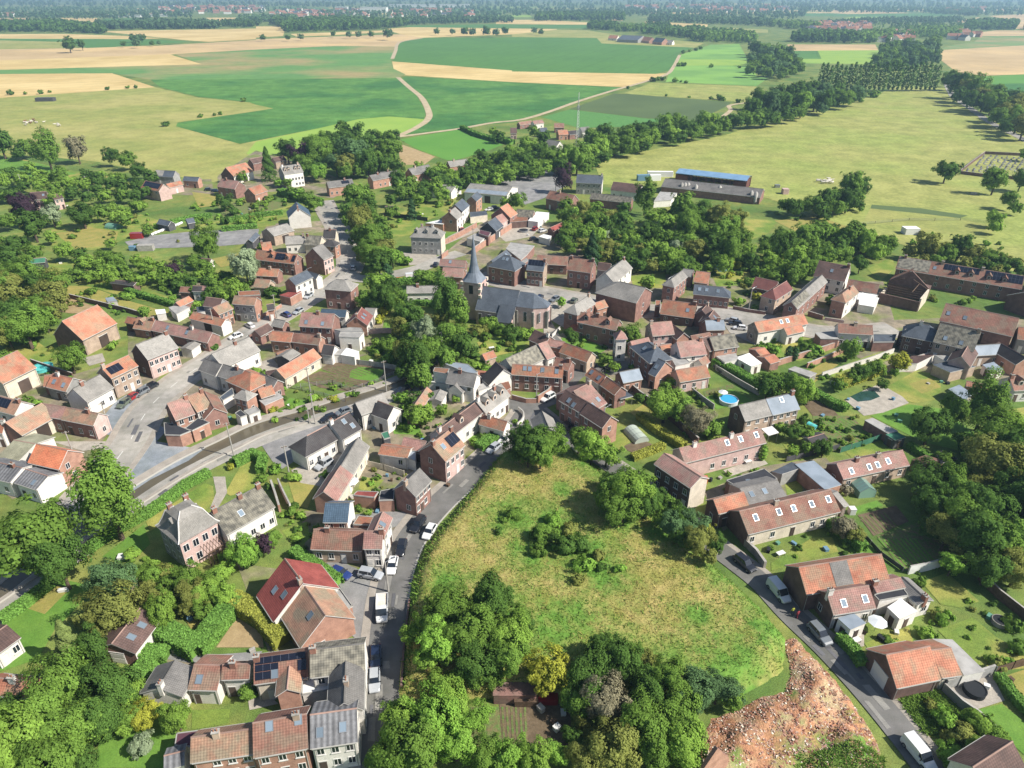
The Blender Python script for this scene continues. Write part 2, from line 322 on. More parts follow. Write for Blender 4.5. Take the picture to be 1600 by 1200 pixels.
def G(label,A,B,C,he,roof='br',wall='brk',gw=None,pitch=40,hip='',ch=None,sky=(),sol=(),dor=(),rs=(),n=None,name=None,cat='house',gwin=1,door=1,far=False,maxw=99,fl=None,bdoor=None,group=None):
 """building with a pitched roof: ridge A-B and one eave point C surveyed from the photograph, eave height in metres"""
 tan=math.tan(R(pitch));c=at(C,he-.25)
 def line(hr):
  a,b=at(A,hr),at(B,hr);e=(b-a);e.z=0;L=e.length;e/=max(L,1e-6)
  d=c-a;return a,b,e,L,e.x*d.y-e.y*d.x
 sg=1 if line(he+.4)[4]>0 else-1
 wf=lambda s:max(1.3,s*sg-.3)
 lo,hi=he+.4,he+6.5
 for _ in range(30):
  m_=(lo+hi)/2
  if he+tan*wf(line(m_)[4])>m_:lo=m_
  else:hi=m_
 hr=(lo+hi)/2;a,b,e,L,s=line(hr);W=wf(s)
 if DBG and(hr>he+6.2 or W>7.5 or W<1.2 or L<3):print('ODD %.1f W=%.1f L=%.1f hr=%.1f %s'%(depth(a),W,L,hr,label))
 W=min(W,maxw)
 flip=s<0
 if flip:a,b=b,a;e=-e
 mid=(a+b)/2;rz=math.atan2(e.y,e.x)
 x0,y0=mid.x,mid.y;g=gz(x0,y0)if sdist([(x0,y0)],MOUND)[0]>0 else 0
 name=name or{'house':'house','barn':'barn','shed':'garden_shed','garage':'garage'}.get(cat,cat.replace(' ','_'))
 root=empty(name,(x0,y0,g),rz);tag(root,label,cat,group)
 hA,hB='A'in hip,'B'in hip
 if flip:hA,hB=hB,hA
 tt=lambda t:(1-t if flip else t)
 L0,L1=-L/2,L/2;D=depth(mid);NH[0]+=1;rr=random.Random(NH[0]*13+5)
 tn=(hr-he)/W;pt=math.atan(tn)
 wm,wx0,wx1=wall_shell(L0,L1,W,he,hr,hA,hB);wo=wm.build('wall',('wall_'+wall,'wall_'+(gw or wall)),root)
 rb=roof_shell(L0,L1,W,he,hr,hA,hB);rf=rb.build('roof',('roof_'+roof,'ridge_cap'if roof not in('sl','bl','navy','zn','lg','gr','mo')else 'roof_gr','trim'),root)
 th=.16
 def onroof(t,u,lift=.02):
  y=u*W;return Vector((L0+L*tt(t),y,hr-y*tn+th/math.cos(pt)*.9+lift))
 if ch is None:ch=[rr.choice((.04,.96,.3,.7))]if cat=='house'and not far and rr.random()<.75 else[]
 for t in ch:
  o=link('chimney',chimney_mesh(.9,rr.choice((0,0,1,2))),rf,(L0+L*tt(min(max(t,.05),.95)),.25,hr))
 for(t,u)in sky:
  o=link('skylight',skylight_mesh(),rf,onroof(t,u,.0));o.rotation_euler=(-pt,0,0)
 for(t0,u0,t1,u1,mt)in rs:
  p=[onroof(t0,u0,.04),onroof(t1,u0,.04),onroof(t1,u1,.04),onroof(t0,u1,.04)];q=[x-Vector((0,0,.1))for x in p]
  m=MB();m.face(p if(p[1]-p[0]).cross(p[2]-p[1]).z>0 else p[::-1],0,[(x.x,x.y/math.cos(pt))for x in(p if(p[1]-p[0]).cross(p[2]-p[1]).z>0 else p[::-1])])
  for i in range(4):m.face([p[i],p[(i+1)%4],q[(i+1)%4],q[i]],0)
  m.build('roof_patch',('roof_'+mt,),rf)
 for(t0,u0,t1,u1)in sol:
  m=MB();p=[onroof(t0,u0,.12),onroof(t1,u0,.12),onroof(t1,u1,.12),onroof(t0,u1,.12)]
  if(p[1]-p[0]).cross(p[2]-p[1]).z<0:p=[p[1],p[0],p[3],p[2]]
  q=[x-Vector((0,0,.1))for x in p];m.face(p,0)
  for i in range(4):m.face([p[i],p[(i+1)%4],q[(i+1)%4],q[i]],0)
  nx=max(1,round((p[1]-p[0]).length/1.1));ny=max(1,round((p[3]-p[0]).length/1.7))
  lf=Vector((0,0,.02))
  for i in range(1,nx):
   a_=p[0].lerp(p[1],i/nx)+lf;b_=p[3].lerp(p[2],i/nx)+lf;dx=(p[1]-p[0]).normalized()*.025;m.face([a_-dx,a_+dx,b_+dx,b_-dx],1)
  for i in range(1,ny):
   a_=p[0].lerp(p[3],i/ny)+lf*1.5;b_=p[1].lerp(p[2],i/ny)+lf*1.5;dx=(p[3]-p[0]).normalized()*.025;m.face([a_-dx,b_-dx,b_+dx,a_+dx],1)
  m.build('solar_panel',('solar','solar_line'),rf)
 for t in dor:
  y=W*.72;o=link('dormer',dormer_mesh('wall_'+(wall if wall!='wh'else 'tb'),'roof_'+roof),rf,(L0+L*tt(t),y,hr-y*tn+.1))
 if D<260 and cat in('house','barn','church'):
  ye=W+.3;ze=he-.3*tn
  for s_ in(1,-1):m=MB();m.box(wx0,min(s_*ye,s_*(ye+.12)),ze+.0,wx1,max(s_*ye,s_*(ye+.12)),ze+.1);m.build('gutter',('gutter',),root)
  if D<200:
   for x in(wx0+.25,wx1-.25):m=MB();m.tube((x,W+.08,0),(x,W+.08,he),.05,.05,5,0,False);m.build('downpipe',('gutter',),root)
 floors=fl or(2 if he>=4.7 else 1)
 if cat in('house','mansion')or n:
  nn=n if n is not None else max(1,int((wx1-wx0)/(2.7 if D<330 else 4.0)))
  ww,wh_=(1.0,1.35)if floors>1 or he>3 else(.95,1.15)
  fr='frame'
  for side in(1,-1):
   if side==-1 and D>240:continue
   dpos=rr.randrange(nn)if nn else 0
   for k in range(nn):
    x=wx0+(wx1-wx0)*(k+.5)/nn
    for f in range(floors):
     if rr.random()<.1:continue
     z=1.0+f*2.65 if floors>1 else min(1.0,he-1.9)
     if z+wh_>he-.25:z=max(.4,he-.35-wh_)
     if f==0 and k==dpos and door and side==1:
      o=link('door',door_mesh(.95,2.1,rr.choice(('door','door','door_wh'))),root,(x,W,.05))
     else:
      o=link('window',window_mesh(ww,wh_,fr),root,(x,W*side,z));
      if D<190 and side==1:s_=link('sill',sill_mesh(ww),o)
     if side==-1:o.rotation_euler=(0,0,math.pi)
  if gwin and D<300:
   for x,rot,hp in((wx0,math.pi/2,hA),(wx1,-math.pi/2,hB)):
    for f in range(floors):
     if rr.random()<.45:continue
     z=1.0+f*2.65
     if z+1.35>he+(0 if hp else 1):continue
     o=link('window',window_mesh(ww,wh_,fr),root,(x,rr.uniform(-.35,.35)*W,z));o.rotation_euler=(0,0,rot)
 if bdoor is None:bdoor=['C']if cat in('barn','garage')else[]
 for sd_ in bdoor:
  h=min(he-.4,3.4 if cat=='barn'else 2.3);
  o=link('door',door_mesh(3.0 if cat=='barn'else 2.4,h,'door'if cat=='barn'and 'white garage'not in label else 'door_wh'),root)
  if sd_=='C':o.location=(wx0+(wx1-wx0)*.45,W,.05)
  elif(sd_=='B')!=flip:o.location=(wx1,0,.05);o.rotation_euler=(0,0,-math.pi/2)
  else:o.location=(wx0,0,.05);o.rotation_euler=(0,0,math.pi/2)
 return root
def F(label,pts,h,roof='flat',wall='brk',cat='house',name=None,n=0,posts=False,par=.15,group=None,sky=0,z0=-.2):
 """flat or nearly flat roofed building from its roof outline"""
 P=[at(p,h)for p in pts];c=sum(P,Vector())/len(P);c.z=0
 nm=name or{'house':'house_annex','shed':'garden_shed','garage':'garage','barn':'barn'}.get(cat,cat.replace(' ','_'))
 root=empty(nm,(c.x,c.y,0));tag(root,label,cat,group)
 q=[((p-c).x,(p-c).y)for p in P];k=len(q)
 ar=sum(q[i][0]*q[(i+1)%k][1]-q[(i+1)%k][0]*q[i][1]for i in range(k))
 if ar<0:q=q[::-1]
 m=MB();
 o_=[(x*1.0+.12*x/max(.1,math.hypot(x,y)),y+.12*y/max(.1,math.hypot(x,y)))for x,y in q]
 m.prism(o_,h-.12,h+par*.3,1,0);m.face([(x,y,h-.12)for x,y in o_][::-1],1)
 rf=m.build('roof',('roof_'+roof,'trim'),root)
 if par>.1 and not posts:
  m=MB()
  for i in range(k):
   a,b=Vector(o_[i]+(0,)),Vector(o_[(i+1)%k]+(0,));e=(b-a).normalized();nrm=Vector((-e.y,e.x,0))*.13
   z1=Vector((0,0,h+par));zb=Vector((0,0,h+par*.3-.02))
   m.face([a+z1,b+z1,b+nrm+z1,a+nrm+z1],0);m.face([a+zb,b+zb,b+z1,a+z1],0);m.face([b+nrm+zb,a+nrm+zb,a+nrm+z1,b+nrm+z1],0)
  m.build('parapet',('gutter',),rf)
 if posts:
  for x,y in q:
   mm=MB();mm.tube((x*.95,y*.95,z0),(x*.95,y*.95,h-.12),.07,.07,6);mm.build('post',('metal',),root)
 else:
  m=MB();m.prism(q,z0,h-.12,0,cap=False);m.build('wall',('wall_'+wall,),root)
  rr=random.Random(k*7+int(c.x*10))
  if n:
   for i in range(k):
    a,b=Vector(q[i]+(0,)),Vector(q[(i+1)%k]+(0,));e=b-a;L=e.length;e.normalize();nr=Vector((e.y,-e.x,0))
    if nr.dot(Vector((-c.x,-c.y,0)).normalized())<.15 or L<2:continue
    kk=max(1,int(L/3));
    for j in range(kk):
     p=a+e*(L*(j+.5)/kk);
     if j==0 and h>2.3:o=link('door',door_mesh(.95,2.0,'door'),root,(p.x,p.y,.05))
     else:o=link('window',window_mesh(1.0,1.1),root,(p.x,p.y,.9))
     o.rotation_euler=(0,0,math.atan2(nr.y,nr.x)-math.pi/2)
 for i in range(sky):
  link('skylight',skylight_mesh(),rf,(rnd_in(q,i)[0],rnd_in(q,i)[1],h+par*.3))
 return root
def rnd_in(q,i):
 t=.35+.3*i;a,b=q[0],q[2];return(a[0]*(1-t)+b[0]*t,a[1]*(1-t)+b[1]*t)
# ------------------------ ground sheets, roads
LV=[0]
def smooth(P,k=6):
 if len(P)<3:return P
 out=[];Q=[P[0]*2-P[1]]+P+[P[-1]*2-P[-2]]
 for i in range(1,len(Q)-2):
  for j in range(k):
   t=j/k;a,b,c,d=Q[i-1],Q[i],Q[i+1],Q[i+2]
   out.append(.5*((2*b)+(c-a)*t+(2*a-5*b+4*c-d)*t*t+(3*b-a-3*c+d)*t**3))
 return out+[P[-1]]
def sheet(name,pts,mat,lv=1,kind='structure'):
 P=poly_w(pts);LV[0]+=1;z=lv*.02+(LV[0]%40)*.0004
 a=sum(P[i].x*P[(i+1)%len(P)].y-P[(i+1)%len(P)].x*P[i].y for i in range(len(P)))
 if a<0:P=P[::-1]
 return tag(link(name,mesh(name,[(p.x,p.y,z)for p in P],[list(range(len(P)))],('g_'+mat,))),kind=kind)
def strip_pts(P,wl,wr):
 Lp,Rp=[],[]
 for i,p in enumerate(P):
  d=(P[min(i+1,len(P)-1)]-P[max(i-1,0)]);d.z=0;d.normalize();nrm=Vector((-d.y,d.x,0))
  Lp.append(p+nrm*wl);Rp.append(p-nrm*wr)
 return Lp,Rp
def road(name,pts,width,mat,lv=4,sm=6,off=0.0,world=None):
 P=smooth(world or poly_w(pts),sm);Lp,Rp=strip_pts(P,width/2+off,width/2-off);LV[0]+=1;z=lv*.02+(LV[0]%40)*.0004;v=[];f=[]
 for a,b in zip(Lp,Rp):v+=[(a.x,a.y,z),(b.x,b.y,z)]
 for i in range(len(P)-1):f.append([2*i,2*i+1,2*i+3,2*i+2])
 tag(link(name,mesh(name,v,f,('g_'+mat,))),kind='structure');return P
def kerbed(name,P,off0,off1,mat,h=.12):
 """raised pavement between two offsets to the left of a centre line"""
 a,_=strip_pts(P,off0,0);b,_=strip_pts(P,off1,0);m=MB()
 for i in range(len(P)-1):
  q=[a[i],a[i+1],b[i+1],b[i]]
  if(q[1]-q[0]).cross(q[3]-q[0]).z<0:q=q[::-1]
  m.face([(p.x,p.y,h)for p in q],0)
  for s in(a,b):m.face([(s[i].x,s[i].y,0),(s[i+1].x,s[i+1].y,0),(s[i+1].x,s[i+1].y,h),(s[i].x,s[i].y,h)],1)
 return tag(m.build(name,('g_'+mat,'g_kerb')),kind='structure')
def dashes(name,P,off,dash,gap,wd=.14,z=.13):
 m=MB();acc=0;on=True;lim=dash;Q=[]
 A,_=strip_pts(P,off,0);seg=[]
 for i in range(len(A)-1):
  a,b=A[i],A[i+1];L=(b-a).length;s=0
  while s<L:
   st=min(lim-acc,L-s);p=a.lerp(b,s/L);q=a.lerp(b,(s+st)/L)
   if on:
    d=(b-a).normalized()*0+Vector((-(b-a).y,(b-a).x,0)).normalized()*wd/2
    m.face([(p-d).xyz+Vector((0,0,z)),(q-d)+Vector((0,0,z)),(q+d)+Vector((0,0,z)),(p+d)+Vector((0,0,z))][::1],0)
   acc+=st;s+=st+1e-6
   if acc>=lim-1e-5:acc=0;on=not on;lim=dash if on else gap
 return tag(m.build(name,('g_mark',)),kind='structure')
def wallrun(label,pts,h,th=.3,mat='wall_brk',cat='wall',name='garden_wall',cap=True,closed=False,z0=-.1,group=None,sm=0):
 """free-standing wall along a line, with a coping"""
 P=poly_w(pts);
 if closed:P=P+[P[0]]
 if sm:P=smooth(P,sm)
 m=MB();Lp,Rp=strip_pts(P,th/2,th/2);c2=[]
 zs=[gz(p.x,p.y)for p in P]
 for i in range(len(P)-1):
  for s in(Lp,Rp):
   q=[(s[i].x,s[i].y,z0),(s[i+1].x,s[i+1].y,z0),(s[i+1].x,s[i+1].y,zs[i+1]+h),(s[i].x,s[i].y,zs[i]+h)];m.face(q,0)
  m.face([(Rp[i].x,Rp[i].y,zs[i]+h),(Rp[i+1].x,Rp[i+1].y,zs[i+1]+h),(Lp[i+1].x,Lp[i+1].y,zs[i+1]+h),(Lp[i].x,Lp[i].y,zs[i]+h)],1)
 for k in(0,-1):m.face([(Lp[k].x,Lp[k].y,z0),(Rp[k].x,Rp[k].y,z0),(Rp[k].x,Rp[k].y,zs[k]+h),(Lp[k].x,Lp[k].y,zs[k]+h)],0)
 return tag(m.build(name,(mat,'concrete'if cap else mat)),label,cat,group)
def fence(label,pts,h=1.4,step=2.5,panel='timber',post='concrete',name='fence',cat='fence',solid=True):
 P=poly_w(pts);root=empty(name,P[0]);tag(root,label,cat);m=MB();o0=P[0]
 for i in range(len(P)-1):
  a,b=P[i]-o0,P[i+1]-o0;e=(b-a).normalized();nr=Vector((-e.y,e.x,0))*.03;L=(b-a).length
  rows=[(0.1,h)]if solid else[(h*.3,h*.3+.06),(h*.62,h*.62+.06),(h*.94,h*.94+.06)]
  for z0,z1 in rows:
   for s in(1,-1):m.face([a+nr*s+Vector((0,0,z0)),b+nr*s+Vector((0,0,z0)),b+nr*s+Vector((0,0,z1)),a+nr*s+Vector((0,0,z1))],0)
   m.face([a+nr+Vector((0,0,z1)),a-nr+Vector((0,0,z1)),b-nr+Vector((0,0,z1)),b+nr+Vector((0,0,z1))],0)
  k=max(1,int(L/step))
  for j in range(k+1):
   p=a.lerp(b,j/k);mm=MB();mm.box(-.06,-.06,0,.06,.06,h+.12);mm.build('post',(post,),root,p)
 m.build('panel'if solid else 'rail',(panel,),root);return root
# ------------------------ plants
def unit(a):return a/np.maximum(np.linalg.norm(a,axis=-1,keepdims=True),1e-9)
def cards(pos,nrm,size,rng):
 n=len(pos);nrm=unit(nrm);ref=unit(rng.normal(size=(n,3)));u=unit(np.cross(nrm,ref));v=np.cross(nrm,u)
 s=size[:,None];asp=rng.uniform(.55,.9,(n,1))
 q=np.stack([pos-u*s-v*s*asp,pos+u*s*.7-v*s*asp*.9,pos+u*s+v*s*asp,pos-u*s*.8+v*s*asp*.8],1)
 return q.reshape(-1,3)
def cards_mesh(name,V,mats=()):
 n=len(V)//4;me=bpy.data.meshes.new(name);me.vertices.add(n*4);me.vertices.foreach_set('co',V.astype(np.float32).ravel())
 me.loops.add(n*4);me.loops.foreach_set('vertex_index',np.arange(n*4,dtype=np.int32));me.polygons.add(n)
 me.polygons.foreach_set('loop_start',np.arange(0,n*4,4,dtype=np.int32))
 for m in mats:me.materials.append(MATS[m])
 me.update(calc_edges=True);me.validate();return me
KINDS={'round':(1.35,.95),'tall':(1.62,1.42),'poplar':(4.1,3.7),'shrub':(.62,.72),'wide':(1.15,.8),'cone':(1.9,1.9),'column':(1.7,1.7)}
def crown_V(kind,n,cs,seed):
 rng=np.random.default_rng(seed);zc,vr=KINDS[kind];P=[];Nn=[]
 if kind in('cone','column','poplar'):
  t=rng.random(n)**(.75 if kind=='cone'else.95);z=zc-vr+.1+t*(2*vr-.1);rad=(1-t)**.8*.95+.05 if kind=='cone'else np.sin(np.clip(t,.02,.98)*math.pi)**.45*.95
  ang=rng.random(n)*2*math.pi;whorl=.8+.2*np.sin(z*14/vr+ang*3+rng.normal(0,.3,n));rr=rad*whorl*rng.uniform(.72,1.0,n)**.5
  pos=np.stack([np.cos(ang)*rr,np.sin(ang)*rr,z],1);nr=np.stack([np.cos(ang),np.sin(ang),np.full(n,.7)],1)+rng.normal(0,.45,(n,3))
  return cards(pos,nr,cs*rng.uniform(.6,1.3,n),rng)
 K={'shrub':30,'poplar':44}.get(kind,85)
 d=unit(rng.normal(size=(K,3)));d[:,2]=d[:,2]*.9+.12;r=rng.uniform(.35,.86,(K,1));c=d*r*(1+.2*np.sin(d[:,:1]*4+seed)+.16*np.cos(d[:,1:2]*5+seed*2)+.12*np.sin(d[:,2:]*6+seed));cr=rng.uniform(.12,.34,K)*(1.25 if kind=='shrub'else 1)
 k=rng.choice(K,n,p=cr**2/(cr**2).sum());dd=unit(rng.normal(size=(n,3))+d[k]*.75+np.array([0,0,.3]))
 pos=c[k]+dd*(cr[k]*(.45+.75*rng.random(n)))[:,None]
 nr=dd*.6+unit(pos)*1.0+rng.normal(0,.34,(n,3))+np.array([0,0,.4])
 pos=pos*np.array([1,1,vr])+np.array([0,0,zc]);pos[:,2]=np.maximum(pos[:,2],.05)
 return cards(pos,nr,cs*rng.uniform(.55,1.35,n),rng)
def trunk_m(kind,seed):
 rng=random.Random(seed);zc,vr=KINDS[kind];m=MB();r=.085 if kind!='shrub'else.05;lean=(rng.uniform(-.05,.05),rng.uniform(-.05,.05))
 top=zc+vr*.3;m.tube((0,0,-.15),(lean[0],lean[1],zc*.75),r,r*.62,8);m.tube((lean[0],lean[1],zc*.75),(lean[0]*2,lean[1]*2,top),r*.6,r*.2,6)
 for i in range(5):
  a=i*1.26+rng.random();z=zc*rng.uniform(.5,.85);m.tube((lean[0]*.7,lean[1]*.7,z),(math.cos(a)*.55,math.sin(a)*.55,z+vr*rng.uniform(.25,.5)),r*.42,r*.12,5)
 return mesh('trunk',m.v,m.f,('bark',),m.mi,True)
LODS={0:(13000,.036),1:(4200,.06),2:(1200,.11),3:(320,.2)}
def tree_meshes(kind,lod,var):
 def f():
  n,cs=LODS[lod]
  if kind=='shrub':n=int(n*.5);cs*=1.3
  if kind=='poplar':n=int(n*2.6);cs*=1.3
  return(cards_mesh('crown',crown_V(kind,n,cs,var*31+lod*7+len(kind)),('leaf_mid',)),trunk_m(kind,var))
 return cached(('tree',kind,lod,var),f)
NT=[0];QUEUE=[]
def tree(x,y,r,label,group=None,kind='round',leaf='mid',name=None,cat='tree',fill=False):
 """x, y, r: where the crown shows in the photograph; converted to a place and a size on the ground"""
 NT[0]+=1;r*=1.14;zc=KINDS[kind][0];base=at((x,y),3);Rm=r*T[2]*depth(base)/FPX
 for _ in range(4):
  g=gz(base.x,base.y);c=at((x,y),g+zc*Rm);Rm=r*T[2]*depth(c)/FPX;base=Vector((c.x,c.y,g))
 px=r*T[2];lod=0 if px>21 else 1 if px>11.5 else 2 if px>6 else 3
 nm=name or('shrub'if kind=='shrub'else{'conifer':'conifer','spruce':'spruce_tree'}.get(leaf,'poplar_tree'if kind=='poplar'else 'tree'))
 QUEUE.append((-1 if fill else px+(100 if group is None else 0),NT[0],base,Rm,lod,kind,leaf,nm,label,cat if kind!='shrub'else 'shrub',group,random.uniform(.92,1.08)))
def plant_all(most=270):
 """the largest trees become things of their own, the rest one object"""
 tr=sorted((q for q in QUEUE if q[7]in('tree','poplar_tree')or q[0]<0),key=lambda q:-q[0]);keep=[q for q in tr[:most]if q[0]>0];ids={q[1]for q in keep};rest=[q for q in tr if q[1]not in ids]
 for q in QUEUE:
  if q[7]not in('tree','poplar_tree')and q[0]>0:ids.add(q[1]);keep.append(q)
 for px,i,base,Rm,lod,kind,leaf,nm,label,ct,group,zs in sorted(keep,key=lambda q:q[1]):
  cm,tm=tree_meshes(kind,lod,i%6);root=empty(nm,(base.x,base.y,base.z-.03),i*2.39,Rm);a_=.86+.3*((i*37)%11)/10;root.scale=(Rm*a_,Rm*(2-a_),Rm*zs*(.9+.25*((i*53)%7)/6));tag(root,label,ct,group)
  co=link('crown',cm,root);co.material_slots[0].link='OBJECT';co.material_slots[0].material=MATS['leaf_'+leaf]
  if lod<3 and(kind!='shrub'or lod<2):link('trunk',tm,root)
 lv=sorted({q[6]for q in rest});VV=[];MI=[]
 for px,i,base,Rm,lod,kind,leaf,nm,label,ct,group,zs in rest:
  n,cs=LODS[max(lod,1)];V=cached(('V',kind,max(lod,1),i%4),lambda:crown_V(kind,n,cs,i%4*31+5));c,s_=math.cos(i*2.39),math.sin(i*2.39)
  VV.append(np.column_stack([(V[:,0]*c-V[:,1]*s_)*Rm+base.x,(V[:,0]*s_+V[:,1]*c)*Rm+base.y,V[:,2]*Rm*zs+base.z]));MI.append(np.full(len(V)//4,lv.index(leaf)))
 if VV:
  me=cards_mesh('distant_trees',np.concatenate(VV),['leaf_'+l for l in lv]);me.polygons.foreach_set('material_index',np.concatenate(MI).astype(np.int32));tag(link('distant_trees',me),'smaller trees and undergrowth merging into belts and woods','trees',kind='stuff')
def trees(label,group,lst,kind='round',leaf=('mid',),name=None):
 for i,t in enumerate(lst):
  lf=t[3]if len(t)>3 else leaf[i%len(leaf)];kd=t[4]if len(t)>4 else kind
  tree(t[0],t[1],t[2],label,group,kd,lf,name)
def scatter(label,group,poly,rmin,rmax,n,kind='round',leaf=('mid',),seed=1,name=None,gap=.85,fill=False):
 rng=random.Random(seed);xs=[p[0]for p in poly];ys=[p[1]for p in poly];out=[];pw=[(p[0],p[1])for p in poly]
 for _ in range(n*40):
  if len(out)>=n:break
  p=(rng.uniform(min(xs),max(xs)),rng.uniform(min(ys),max(ys)));r=rng.uniform(rmin,rmax)
  if sdist([p],pw)[0]<0:continue
  if any(math.hypot(p[0]-q[0],(p[1]-q[1])*1.5)<gap*(r+q[2])for q in out):continue
  out.append((p[0],p[1],r))
 for i,t in enumerate(sorted(out,key=lambda q:q[1])):tree(t[0],t[1],t[2],label,group,kind,leaf[rng.randrange(len(leaf))],name,fill=fill)
def hedge(label,pts,wd=1.2,h=1.6,leaf='hedge_leaf',dens=64,cs=.145,sm=0,group=None):
 P=poly_w(pts);
 if sm:P=smooth(P,sm)
 rng=np.random.default_rng(len(label)+int(abs(P[0].x)*10));V=[];m=MB();D=depth(P[0]);k=max(1,D/130);cs*=k;dens/=k*k*.8
 for i in range(len(P)-1):
  a,b=P[i],P[i+1];e=(b-a);L=e.length
  if L<.05:continue
  e=e/L;nr=Vector((-e.y,e.x,0));za=gz(a.x,a.y);w2=wd/2-.12
  q=[a+nr*w2,b+nr*w2,b-nr*w2,a-nr*w2]
  m.prism([(p.x,p.y)for p in q],za-.1,za+h-.15)
  n=int(dens*L*(wd+2*h));t=rng.random(n)*(L+wd*.5)-wd*.25;s=rng.random(n)*(wd+2*h)
  off=np.where(s<h,wd/2,np.where(s<h+wd,wd/2-(s-h),-wd/2));z=np.where(s<h,s,np.where(s<h+wd,h,s-h-wd))
  onum=np.where(s<h,1.0,np.where(s<h+wd,0.0,-1.0));bul=rng.normal(0,.07,n)
  pos=np.stack([a.x+e.x*t+nr.x*(off+onum*bul),a.y+e.y*t+nr.y*(off+onum*bul),za+z+(onum==0)*bul],1)
  nn=np.stack([nr.x*onum,nr.y*onum,(onum==0)*1.0+.25],1)+rng.normal(0,.5,(n,3));V.append(cards(pos,nn,cs*rng.uniform(.6,1.3,n),rng))
 V=np.concatenate(V);nb=len(V)//4;v=[tuple(x)for x in V.tolist()];f=[[4*i,4*i+1,4*i+2,4*i+3]for i in range(nb)];o=len(v)
 v+=m.v;f+=[[o+i for i in q]for q in m.f]
 return tag(link('hedge',mesh('hedge',v,f,(leaf,))),label,'hedge',group)
def wood(name,label,poly,hmin,hmax,spacing,leaf='dark',seed=3):
 """a far wood that reads as one mass: many crowns of leaf clumps in one object"""
 P=poly_w(poly);rng=np.random.default_rng(seed);xs=[p.x for p in P];ys=[p.y for p in P];n=int((max(xs)-min(xs))*(max(ys)-min(ys))/spacing**2)+2
 n=min(n,9000);q=np.stack([rng.uniform(min(xs),max(xs),n),rng.uniform(min(ys),max(ys),n)],1);q=q[sdist(q,P)>0]
 if not len(q):q=np.array([[sum(xs)/len(xs),sum(ys)/len(ys)]])
 if len(q)>1500:q=q[:1500]
 h=rng.uniform(hmin,hmax,len(q));k=26;d=unit(rng.normal(size=(len(q),k,3))+np.array([0,0,.25]));r=h[:,None,None]*np.array([.3,.3,.46])*rng.uniform(.7,1.05,(len(q),k,1))
 pos=d*r;pos[...,0]+=q[:,0:1];pos[...,1]+=q[:,1:2];pos[...,2]+=h[:,None]*.52
 V=cards(pos.reshape(-1,3),(d+rng.normal(0,.3,d.shape)).reshape(-1,3),np.repeat(h*.16,k)*rng.uniform(.7,1.3,len(q)*k),rng)
 return tag(link(name,cards_mesh(name,V,('leaf_'+leaf,))),label,'wood',kind='stuff')
# ------------------------ ground, fields, water, roads
def ground():
 n=48;xs=np.concatenate([np.linspace(-7000,-500,12),np.linspace(-400,400,24),np.linspace(500,7000,12)]);ys=np.concatenate([np.linspace(-300,600,30),np.linspace(700,11500,30)])
 v=[(x,y,0)for y in ys for x in xs];f=[];k=len(xs)
 for j in range(len(ys)-1):
  for i in range(k-1):f.append([j*k+i,j*k+i+1,(j+1)*k+i+1,(j+1)*k+i])
 tag(link('ground',mesh('ground',v,f,('g_base',))),kind='structure')
ground()
def terrain(name,poly,mat,top,edge,step=1.2,blobs=()):
 xs=[p.x for p in poly];ys=[p.y for p in poly];gx=np.arange(min(xs)-1,max(xs)+2,step);gy=np.arange(min(ys)-1,max(ys)+2,step)
 X,Y=np.meshgrid(gx,gy);q=np.stack([X.ravel(),Y.ravel()],1);d=sdist(q,poly);rng=np.random.default_rng(5)
 z=top*np.clip(d/edge,0,1)**.8+(d>.5)*rng.normal(0,.06 if name=='meadow'else.12,len(d));z=z+(heaps(q,d)if name!='meadow'else 0);z=np.where(d<-.2,-.4,np.maximum(z,-.05));nx=len(gx);keep=d>-step*1.5
 f=[]
 for j in range(len(gy)-1):
  for i in range(nx-1):
   c=[j*nx+i,j*nx+i+1,(j+1)*nx+i+1,(j+1)*nx+i]
   if keep[c].all():f.append(c)
 me=mesh(name,np.column_stack([q,z]).tolist(),f,('g_'+mat,),smooth=True);gr=np.zeros(len(q))
 for px,py,r in blobs:p=at((px,py));e=at((px+r,py));R_=(e-p).length;gr=np.maximum(gr,np.exp(-((q[:,0]-p.x)**2+((q[:,1]-p.y)/1.15)**2)/(R_*R_)))
 a=me.attributes.new('green','FLOAT','POINT');a.data.foreach_set('value',gr.astype(np.float32))
 return tag(link(name,me),kind='structure')
BLOBS=[(1205,1000,60),(1180,950,45),(1140,1060,80),(1050,1080,80),(960,1050,60),(1130,910,40),(800,825,50),(860,840,60),(915,880,60),(940,920,40),(830,880,45),(970,830,35),(1030,850,30),(870,700,55),(930,740,40),(790,720,25),(640,930,30),(648,890,18),(780,970,60),(860,1000,60),(700,930,40),(1000,800,40),(1080,860,35),(900,980,35),(880,780,20),(1090,980,30)]
terrain('meadow',MOUND,'mound',2.7,2.6,.9,BLOBS)
terrain('rubble_ground',RUBBLE,'rubble',1.3,4,.7,[(1300,1185,38),(1250,1200,30),(1355,1180,30),(1345,1098,9),(1228,1050,10),(1330,1120,8),(1150,1195,14),(1235,1088,10)])
def cat(*segs):
 out=[]
 for ox,pts in segs:out+=[(ox+x*.25,y*.25)for x,y in pts]
 return out
full()
L_,M_,R_,S_=0,400,800,1200
sheet('pasture',cat((L_,[(-900,620),(0,610),(970,545),(1240,610),(1560,640)]),(M_,[(110,678)]),(L_,[(1110,765),(1500,900)]),(M_,[(0,880),(400,800),(900,860),(850,900),(400,960),(0,1010),]),(L_,[(1400,1150),(900,1070),(600,1010),(0,950),(-900,940)])),'pasture',1)
sheet('meadow_strip',cat((M_,[(0,885),(400,800),(640,745),(830,726),(1060,742),(1040,785),(890,850),(780,890),(600,890),(0,985),(-60,960)])),'meadow',2)
